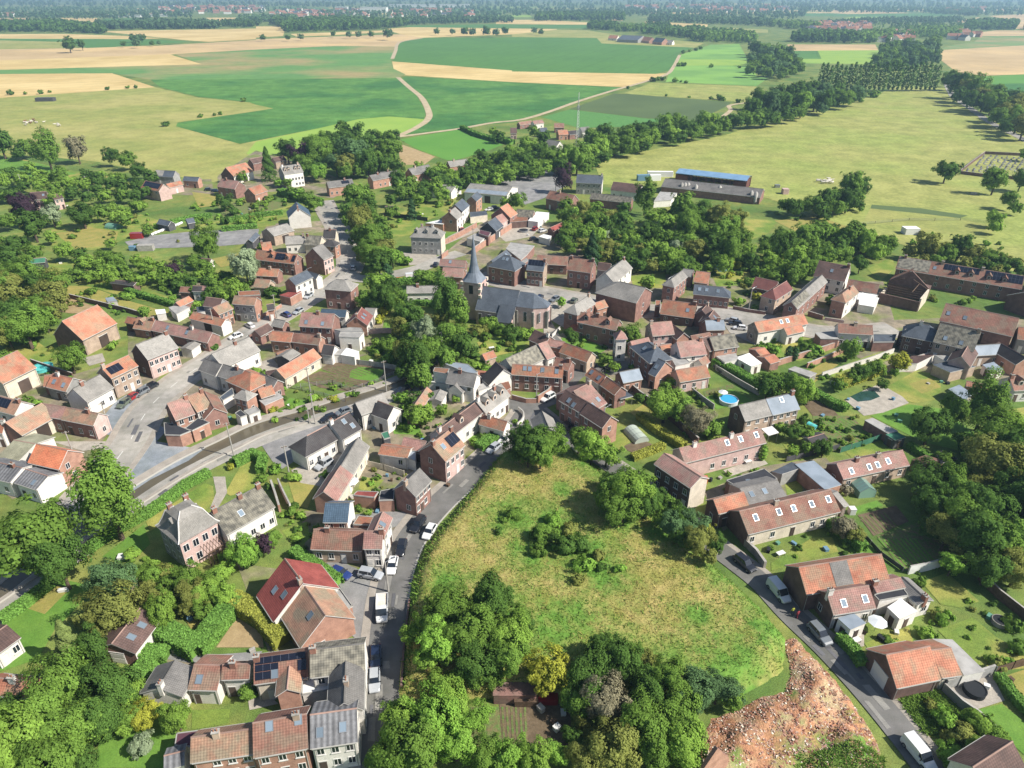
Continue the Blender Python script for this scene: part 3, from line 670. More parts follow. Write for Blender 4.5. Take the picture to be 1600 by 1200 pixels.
sheet('wheat_field',cat((L_,[(-900,470),(0,462),(700,458),(970,545),(0,612),(-900,650)])),'wheat',2)
sheet('wheat_field',cat((L_,[(-900,395),(0,378),(1060,340),(1265,402),(0,437),(-900,455)])),'wheat',3)
sheet('stubble_field',cat((L_,[(-900,320),(0,308),(400,302),(1000,285),(1600,250)]),(M_,[(0,245),(900,214),(1050,235),(905,258),(870,292),(500,287),(0,310)]),(L_,[(1100,338),(1060,342),(0,378),(-900,395)])),'stubble',2)
sheet('bean_field',cat((L_,[(-900,452),(0,437),(1265,403),(1095,340),(1600,312)]),(M_,[(0,310),(500,288),(875,292),(845,380),(860,430),(935,465),(885,490),(0,497)]),(L_,[(940,500),(700,457),(0,463),(-900,472)])),'bean',4)
sheet('maize_field',cat((L_,[(940,498)]),(M_,[(0,494),(885,488),(1000,590),(1062,700),(1050,745),(830,728),(640,745),(400,800),(0,880)]),(L_,[(1500,900),(1100,790),(1110,768),(1600,697)]),(M_,[(110,678),(0,655)]),(L_,[(1560,640),(1240,605),(1000,545)])),'maize',5)
sheet('clover_field',cat((M_,[(900,872),(1270,808),(1545,905),(1430,950),(1240,1003),(1190,1000),(1000,930)])),'bright',3)
sheet('dry_paddock',cat((M_,[(890,895),(1000,935),(1120,980),(1050,1030),(900,1030)])),'bare',2)
sheet('maize_field',cat((M_,[(930,478),(1600,515)]),(R_,[(0,515),(700,548),(60,748)]),(M_,[(1620,765),(1480,775),(920,852),(900,845),(1070,775),(1098,720),(1065,620),(1005,575),(910,492)])),'maize',4)
sheet('wheat_field',cat((M_,[(850,383),(1600,440)]),(R_,[(0,447),(890,462),(965,458),(960,468),(710,545),(0,513)]),(M_,[(920,470),(860,430)])),'wheat',3)
sheet('bean_field',cat((M_,[(868,362),(900,262),(1040,238),(1600,234)]),(R_,[(0,234),(530,240),(560,272),(1140,298),(1045,333),(990,438),(900,462),(0,447)]),(M_,[(1600,441),(850,384)])),'bean_dark',4)
sheet('bean_field',cat((R_,[(0,232),(530,238),(560,272),(1130,299),(1050,328),(440,326),(300,316),(70,290),(0,290)])),'bean_dark',5)
sheet('stubble_field',cat((M_,[(800,182),(960,170),(1600,178)]),(R_,[(0,178),(280,182),(270,205),(0,215)]),(M_,[(1600,215),(1040,236),(905,214)])),'wheat',2)
sheet('grass_field',cat((R_,[(280,185),(470,190),(640,215),(1200,270),(1140,298),(560,272),(530,240),(0,236),(0,216)])),'pasture',2)
sheet('hay_meadow',cat((R_,[(1190,296),(1240,280),(1420,275),(1490,400),(1530,478),(1600,490),(1530,538),(960,512),(990,440),(1048,345)])),'meadow_green',3)
sheet('hay_meadow',cat((R_,[(1050,370),(1480,375),(1490,410),(1040,410)])),'meadow',4)
sheet('grass_field',cat((R_,[(700,582),(870,518),(1530,540),(1490,640),(760,592)])),'pasture_gold',3)
sheet('potato_field',cat((R_,[(360,682),(640,585),(760,590),(1375,640),(1330,670),(1170,750),(850,740)])),'potato',4)
sheet('beet_field',cat((R_,[(185,732),(360,684),(850,742),(1000,745),(800,790),(420,800)])),'beet',3)
sheet('big_pasture',[(930,258),(960,245),(1050,228),(1130,212),(1200,190),(1310,163),(1370,148),(1400,135),(1480,135),(1482,150),(1520,170),(1560,192),(1640,215),(1700,300),(1660,420),(1590,425),(1480,405),(1340,360),(1200,310),(1040,295),(940,288)],'pasture_gold',3)
sheet('paddock',[(1360,325),(1480,338),(1560,355),(1540,372),(1440,362),(1350,345)],'pasture',4)
sheet('plough_strip',[(1362,320),(1440,326),(1512,337),(1500,341),(1430,333),(1360,326)],'potato',5)
sheet('stubble_field',cat((S_,[(1060,360),(1100,312),(1600,284),(2200,290),(2200,470),(1600,465),(1280,475),(1190,460)])),'stubble',3)
sheet('clover_field',cat((S_,[(1270,482),(1600,465),(2200,470),(2200,530),(1600,520),(1400,526)])),'bright',4)
sheet('maize_field',cat((S_,[(1400,526),(1600,518),(2200,530),(2200,640),(1600,640)])),'maize',3)
sheet('wheat_field',cat((S_,[(120,278),(670,278),(690,316),(130,318)])),'stubble',3)
sheet('clover_field',cat((S_,[(150,318),(310,318),(332,368),(180,368)])),'bean_dark',4)
sheet('grass_field',cat((S_,[(310,316),(690,314),(700,370),(850,405),(500,400),(200,396),(190,368),(334,368)])),'meadow',3)
for nm,o,pts,m in(('wheat_field',L_,[(-200,112),(190,112),(215,125),(200,147),(-200,150)],'stubble'),('wheat_field',L_,[(250,130),(320,155),(300,175),(260,165)],'wheat'),('wheat_field',L_,[(375,112),(600,112),(625,125),(600,178),(545,170)],'wheat'),('wheat_field',L_,[(-600,214),(400,212),(800,225),(1020,240),(800,246),(0,241),(-600,243)],'wheat'),('wheat_field',L_,[(620,195),(1200,185),(1600,178),(1600,246),(1300,262),(1150,250),(900,225)],'wheat'),('bean_field',L_,[(-600,243),(600,243),(1000,248),(1200,262),(700,295),(540,300),(400,265),(0,252)],'bean_dark'),('grass_field',L_,[(-600,252),(0,252),(400,262),(390,300),(0,308),(-600,318)],'pasture'),('wheat_field',L_,[(1285,110),(1600,110),(1600,135),(1370,160)],'wheat'),('bean_field',L_,[(640,118),(930,112),(880,150),(720,155)],'bean_dark'),('wheat_field',M_,[(0,165),(185,163),(170,225),(0,235)],'wheat'),('wheat_field',M_,[(215,212),(800,190),(830,200),(450,222),(250,228)],'wheat'),('bean_field',M_,[(900,160),(1600,150),(1600,176),(960,170)],'bean_dark'),('wheat_field',R_,[(-100,124),(180,124),(470,140),(470,155),(-100,150)],'wheat'),('bean_field',R_,[(-100,152),(470,156),(470,178),(-100,176)],'bean_dark'),('wheat_field',R_,[(600,98),(700,94),(690,130),(610,128)],'wheat'),('wheat_field',R_,[(830,133),(1225,152),(1215,182),(960,170),(840,165)],'wheat'),('bean_field',R_,[(590,152),(830,156),(830,172),(600,172)],'bean_dark'),('grass_field',R_,[(1300,172),(1600,185),(1600,205),(1330,200)],'pasture'),('wheat_field',S_,[(80,66),(560,62),(900,82),(500,88)],'stubble'),('bean_field',S_,[(60,72),(500,88),(1050,82),(1200,95),(900,108),(200,100)],'bean_dark'),('bean_field',S_,[(620,52),(1150,46),(1050,72),(880,78)],'bean_dark'),('wheat_field',S_,[(1300,55),(1600,52),(1600,68),(1310,72)],'stubble'),('wheat_field',S_,[(1380,100),(1600,88),(2200,90),(2200,180),(1545,180),(1550,130)],'stubble'),('wheat_field',S_,[(1170,130),(1320,108),(1340,130),(1200,142)],'stubble'),('wheat_field',S_,[(1300,205),(1420,190),(2200,190),(2200,222),(1310,226)],'stubble'),('grass_field',S_,[(1330,228),(2200,222),(2200,285),(1090,308),(1110,290),(1290,262)],'bean')):
 sheet(nm,cat((o,pts)),m,2)
fr_=random.Random(8)
for i in range(54):
 x,y=fr_.uniform(-300,1900),fr_.choice((fr_.uniform(6,14),fr_.uniform(13,31)));w_,h_=fr_.uniform(25,110),fr_.uniform(.5,1.5)*(y/14)
 sheet('far_field',[(x-w_,y),(x-w_*.7,y-h_),(x+w_*.9,y-h_*fr_.uniform(.6,1)),(x+w_,y+h_*.4),(x,y+h_*.7)],fr_.choice(('wheat','stubble','wheat','pasture','bean_dark','meadow')),2)
road('farm_track',[(622,121),(640,137),(658,152),(669,172),(669,186),(650,200),(622,213)],5.5,'track',7)
road('farm_track',[(622,214),(668,208),(720,201),(770,192),(815,187),(860,174),(905,158),(960,141),(1000,130),(1040,117),(1052,105),(1062,86)],5,'track',7)
road('farm_track',[(613,92),(618,80),(625,66),(660,60)],6,'track',7)
road('farm_track',[(1130,182),(1142,172),(1140,165),(1170,160)],4,'track',7)
road('avenue',[(1478,130),(1490,152),(1510,165),(1545,190),(1580,208),(1660,250)],6,'asphalt_old',7)
CAN=[(-40,945),(0,920),(100,850),(165,806),(230,764),(291,727),(352,697),(409,670),(487,648),(540,631),(592,616),(640,598),(668,585),(690,560),(700,530)]
cp=road('canal_water',CAN,5.4,'water',3)
kerbed('canal_quay',cp,2.7,4.9,'pave',.5);kerbed('canal_quay',cp,-2.7,-3.5,'pave',.45)
MR=[(-60,925),(0,876),(60,836),(115,797),(150,760),(180,722),(203,690),(222,655),(245,625),(290,588),(340,556),(395,520),(440,492),(480,468),(515,448),(540,428),(548,410),(540,385),(527,355),(512,330),(505,314)]
sheet('paved_forecourt',[(168,755),(215,690),(240,660),(262,672),(245,690),(300,700),(335,690),(295,720),(235,750),(190,780)],'forecourt',4)
sheet('parking_lay_by',[(163,650),(180,628),(228,600),(248,597),(225,630),(205,665),(190,680),(168,680)],'forecourt',4)
sheet('gravel_verge',[(80,690),(170,690),(178,660),(190,680),(165,700),(130,705)],'gravel',3)
mp=road('main_road',MR,7.6,'asphalt_old',6)
kerbed('pavement',mp,3.8,5.4,'pave');kerbed('pavement',mp,-3.8,-5.2,'pave')
dashes('road_marking',mp[:110],0,3.0,5.0,z=.14)
QR=[(-40,985),(0,958),(65,905),(150,842),(250,768),(330,722),(420,682),(500,655),(560,638),(620,616),(665,597),(700,588)]
qp=road('quay_road',QR,5.2,'asphalt_old',5)
sheet('quay_forecourt',[(405,690),(470,672),(545,650),(560,660),(520,690),(470,715),(438,735),(425,720)],'yard',4)
sheet('garage_yard',[(455,735),(490,720),(520,700),(545,690),(520,735),(500,760),(470,755)],'gravel',4)
CR=[(596,1230),(598,1150),(600,1090),(602,1040),(606,985),(612,930),(625,880),(645,838),(680,795),(722,755),(765,715),(795,685),(815,658),(826,640)]
lp=road('village_lane',CR,5.6,'lane',6);kerbed('pavement',lp,2.8,4.2,'pave');kerbed('gutter_strip',lp,-2.8,-3.1,'kerb',.1)
jp=road('village_lane',[(800,636),(830,634),(858,625),(880,605),(900,585),(925,575),(950,580),(985,560)],5,'lane',7)
road('village_lane',[(826,640),(800,632),(770,622),(740,612),(700,590)],4.2,'lane',6)
ep=road('village_lane',[(830,637),(858,660),(890,688),(930,712),(975,742),(1020,775),(1065,812),(1110,850),(1150,880),(1190,912),(1235,960),(1290,1012),(1345,1070),(1400,1135),(1450,1200),(1490,1260)],4.6,'lane',7)
kerbed('pavement',ep,2.3,3.3,'pave')
road('village_lane',[(925,575),(905,560),(890,545),(870,535),(855,520)],3.6,'lane',6)
sheet('parking_yard',[(520,872),(560,890),(600,905),(606,940),(600,985),(570,1010),(540,985),(550,950),(530,915),(505,885)],'yard',4)
ST=[(540,432),(575,436),(620,428),(660,418),(690,405),(720,395)]
road('church_street',ST,7,'asphalt_old',6)
SQ=[(745,432),(790,442),(850,457),(910,468),(955,480),(1010,487),(1080,484),(1130,489),(1200,503),(1270,518),(1330,522),(1400,515)]
sp_=road('church_street',SQ,8,'asphalt_old',6);kerbed('pavement',sp_,4,5.6,'pave');kerbed('pavement',sp_,-4,-5.2,'pave')
sheet('church_square',[(835,455),(900,468),(930,476),(925,505),(885,515),(860,500),(880,535),(850,530),(848,480)],'gravel',5)
sheet('street_yard',[(1120,492),(1175,505),(1180,540),(1140,520)],'asphalt_old',6)
for pts in([(255,480),(300,440),(395,460),(470,440),(500,400),(540,380),(505,345),(420,350),(395,380),(420,440),(330,450),(280,470)],[(290,545),(340,560),(400,520),(470,500),(540,470),(600,500),(590,550),(500,575),(440,600),(380,640),(330,660),(250,690),(235,660),(300,590)],[(200,500),(300,480),(400,510),(330,550),(260,580),(200,560)],[(20,570),(100,590),(200,560),(250,590),(190,650),(160,690),(120,740),(20,780),(-40,740),(-40,600)],[(640,600),(700,570),(760,590),(800,610),(805,650),(770,680),(720,720),(700,770),(640,790),(560,770),(500,780),(480,720),(560,670),(600,640)],[(760,590),(800,555),(880,520),(960,500),(1110,490),(1170,520),(1180,560),(1110,570),(1090,600),(1000,620),(930,620),(880,600),(820,610)],[(690,400),(760,340),(880,350),(930,420),(1050,430),(1180,440),(1380,440),(1400,510),(1270,515),(1000,480),(760,430)],[(1290,535),(1400,500),(1640,490),(1640,600),(1500,590),(1400,580),(1300,545)],[(1100,770),(1180,730),(1290,715),(1330,760),(1200,790),(1130,830)],[(470,800),(560,790),(630,800),(610,870),(520,900),(480,880)],[(370,880),(440,890),(520,990),(560,1010),(560,1100),(380,1080),(240,1080),(250,1030),(420,1020)],[(400,235),(480,260),(560,290),(520,310),(440,300),(340,300),(340,275)],[(225,285),(330,280),(335,305),(230,305)]):
 sheet('courtyard',pts,'court',2)
for nm,mt,pts in(('lawn','lawn',[(0,235),(40,250),(100,265),(170,275),(160,290),(60,285),(0,290)]),('lawn','lawn_fresh',[(0,245),(60,255),(120,272),(60,280),(0,280)]),('lawn','lawn',[(80,355),(130,350),(190,345),(220,335),(250,345),(235,360),(200,372),(150,392),(80,385)]),('paddock','lawn_dry',[(85,365),(140,355),(185,362),(180,380),(120,390)]),('pipe_yard','yard',[(195,378),(240,368),(300,362),(350,360),(405,358),(400,380),(340,385),(250,388),(205,388)]),('lawn','lawn',[(255,360),(320,350),(400,335),(460,320),(455,335),(400,350),(300,362)]),('lawn','lawn_dry',[(300,300),(340,305),(345,320),(310,325)]),('lawn','lawn',[(20,408),(110,412),(120,432),(100,445),(40,440)]),('garden_strip','lawn_dry',[(80,445),(140,448),(200,470),(270,490),(250,500),(160,475),(80,462)]),('rough_plot','bare',[(75,478),(108,465),(145,478),(160,490),(110,490),(82,485)]),('lawn','lawn',[(10,535),(60,535),(95,560),(70,575),(20,560)]),('barn_yard','gravel',[(128,560),(160,552),(165,565),(140,572)]),('lawn','lawn_dry',[(330,405),(375,395),(380,410),(345,418)]),('garden_strip','lawn',[(130,428),(170,432),(275,468),(265,480),(180,460),(110,440)]),('lawn','lawn',[(345,345),(400,330),(440,335),(430,352),(380,360),(350,360)]),('kitchen_garden','veg',[(340,322),(400,310),(450,318),(430,335),(350,340)]),('vegetable_plot','soil',[(502,577),(520,562),(612,576),(628,580),(585,598),(545,592)]),('vegetable_plot','lawn_fresh',[(548,580),(562,573),(602,578),(590,596),(545,592)]),('vegetable_plot','soil',[(470,592),(500,580),(580,598),(545,612),(500,606)]),('vegetable_plot','veg',[(500,600),(540,596),(560,604),(520,610)]),('lawn','lawn_fresh',[(452,622),(490,628),(488,642),(462,645),(445,632)]),('quay_garden','lawn_dry',[(400,660),(440,648),(500,628),(550,615),(545,625),(480,645),(410,665)]),('courtyard','gravel',[(395,570),(425,560),(440,575),(420,590),(400,585)]),('lawn','lawn',[(228,815),(320,755),(333,760),(335,785),(310,805),(290,800),(235,830)]),('lawn','lawn',[(352,770),(375,730),(395,720),(405,745),(395,765),(360,775)]),('garden_path','gravel',[(333,745),(352,745),(355,770),(340,795),(328,795),(338,770)]),('lawn','lawn_fresh',[(160,870),(225,820),(235,850),(215,870),(190,880)]),('lawn','lawn_dry',[(450,752),(500,752),(480,795),(462,790)]),('lawn','lawn',[(565,745),(600,750),(585,768),(560,765)]),('lawn','lawn_fresh',[(614,660),(650,655),(660,680),(615,678)]),('lawn','lawn_fresh',[(730,685),(760,672),(775,680),(745,705)]),('lawn','lawn',[(440,830),(480,815),(485,840),(465,860)]),('yard','yard',[(550,805),(590,800),(635,800),(640,815),(600,830),(560,820)]),('lawn','lawn_fresh',[(10,960),(95,905),(140,915),(130,940),(85,985),(60,1030),(0,1050),(0,1020)]),('lawn','lawn_dry',[(40,950),(90,915),(110,920),(70,960)]),('gravel_garden','bare',[(338,1012),(370,965),(410,990),(412,1012)]),('lawn','lawn_dry',[(285,945),(320,940),(330,960),(300,985),(290,970)]),('drive','yard',[(248,1000),(310,1025),(410,1018),(400,1035),(320,1040),(260,1030)]),('lawn','lawn',[(300,1110),(360,1108),(358,1130),(300,1140)]),('white_yard','cr'if 'g_cr'in MATS else 'gravel',[(385,1075),(405,1070),(435,1100),(390,1110)]),('lawn','lawn_fresh',[(160,1100),(280,1130),(260,1200),(150,1200)]),('churchyard_lawn','lawn',[(745,535),(790,522),(830,525),(825,545),(760,560)]),('wild_garden','lawn',[(720,545),(760,550),(750,570),(710,572)]),('lawn','lawn_fresh',[(865,530),(905,525),(950,545),(925,560),(880,545)]),('lawn','lawn_dry',[(640,490),(675,490),(676,500),(650,505)]),('lawn','lawn_fresh',[(600,505),(640,500),(630,520),(605,520)]),('lawn','lawn',[(600,348),(650,320),(710,315),(700,335),(640,352)]),('lawn','lawn',[(600,345),(660,340),(665,365),(610,372)]),('lawn','lawn_fresh',[(690,365),(720,360),(715,375),(695,380)]),('gravel_lot','yard',[(760,287),(830,270),(860,265),(885,290),(850,310),(820,320),(790,305)]),('mansion_yard','gravel',[(630,395),(690,392),(670,412),(640,415)]),('alley','gravel',[(700,370),(740,350),(750,360),(690,385)]),('alley','gravel',[(750,345),(800,345),(830,335),(850,350),(830,370),(790,378),(770,360)]),('lawn','lawn',[(985,432),(1010,428),(1040,425),(1040,450),(990,450)]),('lawn','lawn',[(1080,400),(1140,405),(1135,425),(1090,425)]),('lawn','lawn',[(1110,425),(1170,425),(1180,445),(1120,448)]),('lawn','lawn',[(1150,340),(1215,345),(1200,365),(1160,380),(1150,395),(1165,370)]),('paddock','lawn_dry',[(1210,345),(1360,330),(1540,360),(1600,390),(1600,410),(1540,380),(1380,378),(1250,365)]),('paddock','lawn_dry',[(1540,365),(1640,372),(1640,405),(1530,390)]),('lawn','lawn',[(1355,420),(1395,402),(1398,420),(1375,440)]),('lawn','lawn',[(1205,545),(1215,535),(1260,530),(1290,545),(1250,565),(1215,560)]),('garden_strip','lawn_dry',[(1245,590),(1290,565),(1310,570),(1270,600)]),('garden_strip','lawn',[(1295,580),(1360,555),(1395,545),(1400,560),(1330,580),(1300,590)]),('lawn','lawn_fresh',[(1100,622),(1140,607),(1165,620),(1175,628),(1120,640)]),('vegetable_plot','veg',[(1098,612),(1145,600),(1150,605),(1102,620)]),('dry_lawn','lawn_dry',[(985,645),(1008,630),(1030,640),(1050,655),(1082,695),(1060,695),(1010,665)]),('vegetable_plot','soil',[(970,700),(1000,685),(1030,700),(1000,712)]),('lawn','lawn',[(945,690),(975,675),(985,690),(965,705)]),('lawn','lawn',[(1385,605),(1430,580),(1470,585),(1470,610),(1460,625),(1430,630),(1390,620)]),('dry_lawn','lawn_dry',[(1420,600),(1455,590),(1470,605),(1440,615)]),('lawn','lawn_fresh',[(1360,650),(1420,632),(1480,640),(1500,660),(1540,690),(1500,705),(1440,690),(1400,670)]),('lawn','lawn',[(1550,645),(1610,635),(1620,660),(1560,665)]),('patio','gravel',[(1320,625),(1350,610),(1375,600),(1410,620),(1420,630),(1380,645),(1350,650)]),('pond','pond',[(1328,620),(1345,612),(1365,610),(1375,620),(1360,626),(1340,628)]),('kitchen_garden','veg',[(1270,650),(1330,650),(1370,690),(1300,705),(1265,680)]),('kitchen_garden','soil',[(1250,625),(1290,625),(1310,650),(1270,650)]),('lawn','lawn',[(1320,705),(1375,690),(1405,705),(1330,715)]),('lawn','lawn',[(1220,690),(1240,690),(1270,715),(1240,718)]),('terrace','gravel',[(1130,735),(1190,715),(1200,725),(1140,745)]),('lawn','lawn',[(1205,880),(1270,840),(1300,840),(1310,862),(1205,892)]),('lawn','lawn_fresh',[(1310,830),(1345,845),(1380,865),(1330,865)]),('lawn','lawn',[(1225,750),(1250,745),(1255,770),(1230,775)]),('vegetable_plot','soil',[(1340,805),(1400,790),(1420,815),(1365,838)]),('vegetable_plot','lawn_fresh',[(1328,795),(1370,782),(1380,790),(1330,805)]),('potato_patch','veg',[(1370,838),(1440,815),(1500,850),(1490,885),(1410,893)]),('lawn','lawn',[(1440,910),(1480,895),(1530,940),(1500,950),(1470,945)]),('lawn','lawn',[(1465,985),(1520,965),(1555,995),(1600,1020),(1600,1045),(1540,1050),(1500,1020)]),('lawn','lawn_fresh',[(1525,1110),(1565,1100),(1640,1160),(1600,1180)]),('patio','gravel',[(1475,1070),(1550,1055),(1570,1095),(1522,1110)]),('dry_lawn','lawn_dry',[(1560,1060),(1620,1040),(1640,1110),(1600,1105)]),('rough_plot','lawn_dry',[(1400,1090),(1460,1075),(1520,1130),(1540,1170),(1440,1150)]),('front_garden','lawn',[(1350,1005),(1420,980),(1430,1015),(1360,1020)]),('terrace','gravel',[(1310,990),(1350,985),(1350,1010),(1320,1015)]),('allotment','soil',[(780,1100),(890,1100),(895,1165),(785,1165)]),('allotment','veg',[(735,1105),(780,1105),(785,1170),(735,1170)]),('cemetery_ground','court',[(1502,268),(1540,240),(1640,246),(1640,278),(1560,276)])):
 sheet(nm,pts,mt,3)
mk('g_patch','666668','5b5b5e',scale=.8,fine=.2,rnd=.15);mk('g_patch_pale','8a8882','7d7b76',scale=.8,fine=.2,rnd=.1)
pr_=random.Random(11)
for P,wd,n in((mp,2.6,26),(lp,1.9,22),(ep,1.5,20),(sp_,3,16),(qp,1.6,18)):
 for i in range(n):
  k=pr_.randrange(2,len(P)-2);a,b=P[k],P[k+1];d=(b-a).normalized();nr=Vector((-d.y,d.x,0));c=a+nr*pr_.uniform(-wd,wd);l,w_=pr_.uniform(.3,2.4),pr_.uniform(.15,.6)
  LV[0]+=1;z=.165+(LV[0]%40)*.0004;q=[c-d*l-nr*w_,c+d*l-nr*w_*pr_.uniform(.7,1.1),c+d*l+nr*w_,c-d*l*.9+nr*w_*pr_.uniform(.7,1.1)]
  tag(link('road_patch',mesh('road_patch',[(p.x,p.y,z)for p in q],[[0,1,2,3]],(pr_.choice(('g_patch','g_patch_pale')),))),kind='structure')
for x0,y0,x1,y1,n,mt in((735,1108,735,1165,5,'g_veg'),(785,1105,788,1160,6,'g_veg'),(505,578,545,592,7,'g_veg'),(475,593,530,606,6,'g_veg'),(1275,655,1330,690,8,'g_lawn_fresh'),(1345,808,1370,835,6,'g_veg'),(1372,842,1415,890,9,'g_lawn_fresh')):
 for i in range(n):
  a,b=at((x0+i*7,y0-i*1.5*(y1-y0<30))),at((x1+i*7,y1-i*1.5*(y1-y0<30)));d=(b-a).normalized();nr=Vector((-d.y,d.x,0))*.16;z=Vector((0,0,.11+i*.0006))
  tag(link('plant_row',mesh('plant_row',[a-nr+z,b-nr+z,b+nr+z,a+nr+z],[[0,1,2,3]],(mt,))),kind='structure')
# ------------------------ buildings, surveyed tile by tile
# --- left edge: barns and houses along the main road
tl(0,400)
G('big orange tiled barn with white arched door standing alone among gardens',(555,585),(870,440),(735,760),5,'or','tb','dbk',cat='barn',pitch=43)
G('large orange roofed barn cut by the left edge of the picture',(-150,990),(155,850),(310,1010),5,'or','cr',cat='barn',bdoor=['C'])
G('tiny rust roofed outbuilding at the end of the low brown row',(1140,545),(1225,560),(1120,602),3,'rust','dbk',cat='shed')
G('low brown house with worn tiles and a dark dormer, behind the grey roofed house',(1230,550),(1385,572),(1203,652),3,'tan','brk',ch=[.9],dor=[.4])
G('grey roofed two storey house with long pink facade on the main road',(1215,795),(1490,690),(1345,922),6,'lg','pk','dbk',n=6,ch=[.97])
tl(260,340)
G('long low mauve roofed house with two skylights left of the grey barn roof',(-90,920),(410,1030),(150,1075),3.2,'pk','brk',sky=[(.25,.5),(.6,.55)],ch=[.66])
G('small white rendered shed with flat roof beside the mauve roofed house',(170,1165),(250,1110),(225,1195),2.6,'lg','wh',cat='shed',pitch=15)
tl(0,540)
G('red roofed house with a black solar panel and white window surrounds',(905,200),(1145,90),(1015,292),6,'rust','tb',n=4,sol=[(.08,.25,.55,.85)],ch=[.03])
G('grey roofed corner house with ivy climbing its white wall',(650,388),(890,262),(760,522),4.2,'lg','wh',n=3)
G('brown tiled cottage with two skylights joined to the ivy house',(475,252),(650,292),(520,400),3.4,'or','gy',sky=[(.25,.6),(.75,.68)],n=3)
G('narrow rust roofed lean-to left of the skylight cottage',(400,268),(470,262),(380,372),2.8,'rust','brk',cat='shed')
G('wide tan roofed barn with pale front and two dark openings',(50,690),(372,520),(210,806),3.8,'tan','cr','brk',cat='barn',pitch=32)
G('pinkish tiled middle house of the brown row above the gravel verge',(385,520),(595,552),(425,642),4.2,'pk','brk',n=2)
G('brown tiled end house with pale pink gable facing the bend of the road',(598,555),(880,608),(560,668),4.2,'tan','brk','pk',n=3)
G('tan roofed house with solar panels cut by the left edge, behind the pale barn',(-120,425),(190,505),(20,598),3.6,'tan','wh',sol=[(.3,.1,.75,.8)])
G('bright orange roofed house with white trimmed gable beside the tall tree',(330,880),(602,938),(545,1118),5,'bor','ob',n=3,ch=[])
G('olive grey sheeted building joined to the bright orange house',(130,848),(315,882),(75,1026),4.2,'olive','wh',cat='shed',pitch=15)
G('small white fronted house at the left edge under the tan barn',(-80,690),(45,690),(-60,790),4,'rust','wh',n=2)
tl(0,690)
G('grey corrugated roof with white verge at the left edge',(-80,175),(198,238),(-40,345),4,'rib','wh',n=2,pitch=22,ch=[.75])
G('smaller grey corrugated roof with blue skylight below the orange house',(232,250),(430,312),(200,400),3.8,'rib','wh',n=2,pitch=22,sky=[(.7,.7)])
# --- bottom left corner
tl(0,880)
G('dark brown sheeted shed with two white roof lights and a bright white side',(1000,722),(1250,410),(1272,745),3,'dbr','wh','brk',cat='garage',sky=[(.3,.5),(.65,.55)],pitch=24,bdoor=['A'])
G('dark roofed white house cut off at the left edge among lawns',(-170,720),(60,560),(60,770),3.2,'dbr','wh',n=2,pitch=25)
G('old brick house with broken orange tiles in the bottom left corner',(-90,1020),(220,1050),(-20,1190),3.5,'or','ob',hip='B',n=2)
tl(200,990)
G('white house with grey half and brown half roof at the end of the hedge',(275,488),(420,248),(532,505),3.4,'gr','wh',pitch=26,n=2,ch=[.05])
G('white house under a brown tiled roof with one skylight',(597,280),(845,287),(545,512),3.4,'br','wh',pitch=28,sky=[(.3,.65)],n=3,ch=[])
G('white house with plain brown roof behind the garden fig tree',(850,280),(1090,272),(835,412),4.2,'br','wh',n=2,ch=[.4])
G('house whose roof is covered with black solar panels beside the white yard',(1130,228),(1600,165),(1142,460),4.2,'br','cr',sol=[(.02,.02,.97,.3),(.02,.34,.45,.62),(.02,.66,.3,.98),(.82,.34,.98,.8)],sky=[(.38,.78)],n=2,ch=[.04])
G('narrow orange plastered wing with white and tan roof in the yard',(1420,499),(1440,299),(1547,536),4.3,'tan','ob',pitch=34,n=1,ch=[])
tl(400,940)
G('mottled mossy roof house with white road side wall in the lower row',(488,434),(962,378),(486,690),5.6,'mo','wh',n=3,ch=[.03],pitch=36)
G('grey gabled house in front of the mossy roof, brick chimney on its ridge',(800,540),(784,905),(972,650),5.6,'gr','wh',ch=[.55],n=3)
G('dark corrugated roof with two bright skylights at the bottom of the road',(490,1015),(895,958),(490,1325),5.6,'rib','wh',n=3,sky=[(.2,.62),(.7,.55)],pitch=32,ch=[])
F('white flat roofed yard building between the solar roof and the grey gable',[(420,690),(690,665),(640,790),(415,830)],3.0,'wh','wh')
tl(200,990)
G('brown ribbed tile house with two skylights in the bottom row',(1120,802),(1590,722),(1142,1116),5.6,'br','ob',sky=[(.3,.2),(.85,.15)],n=3,ch=[.82])
G('tan tiled house with three white windows at the left of the bottom row',(570,930),(1130,850),(566,1165),5.2,'tan','ob',n=4,ch=[.4])
F('maroon sheeted lean-to behind the tan tiled house',[(440,895),(640,868),(560,1010),(425,1000)],3.2,'mar','cr',cat='shed')
G('grey ribbed roof outbuilding left of the bottom tan house',(330,1095),(500,1052),(320,1185),3.4,'rib','wh',cat='shed',pitch=25)
# --- red and tan pair, hotel-like house
tl(440,760)
G('house under a deep red tiled roof with two skylights',(30,650),(190,868),(-205,1010),3.6,'red','wh',sky=[(.4,.62),(.75,.5)],ch=[.93],n=3)
G('tan tiled house with orange gable joined to the red roofed house',(193,872),(390,1155),(42,1245),3.6,'tan','ob',sky=[(.7,.35)],n=3,ch=[])
F('small white terrace roof beside the tan house by the road',[(420,960),(520,915),(630,1070),(540,1115)],2.8,'flat','ob',par=.3)
G('blue slate roofed house with white gable above the brown house',(395,150),(606,150),(265,330),4.8,'navy','ob','wh',n=2,pitch=34,ch=[])
G('broad rust tiled house with pale stone front facing the parking yard',(290,386),(735,402),(236,568),3.4,'br','tb',n=4,ch=[.28],pitch=36)
G('front of the white corner house with pink tiles and four windows',(742,402),(902,402),(722,565),5.2,'pk','wh',n=2,ch=[.95])
G('long pink tiled rear wing of the white corner house',(830,395),(903,232),(935,427),5.4,'pk','wh',n=2,sky=[(.45,.5)],ch=[],pitch=36)
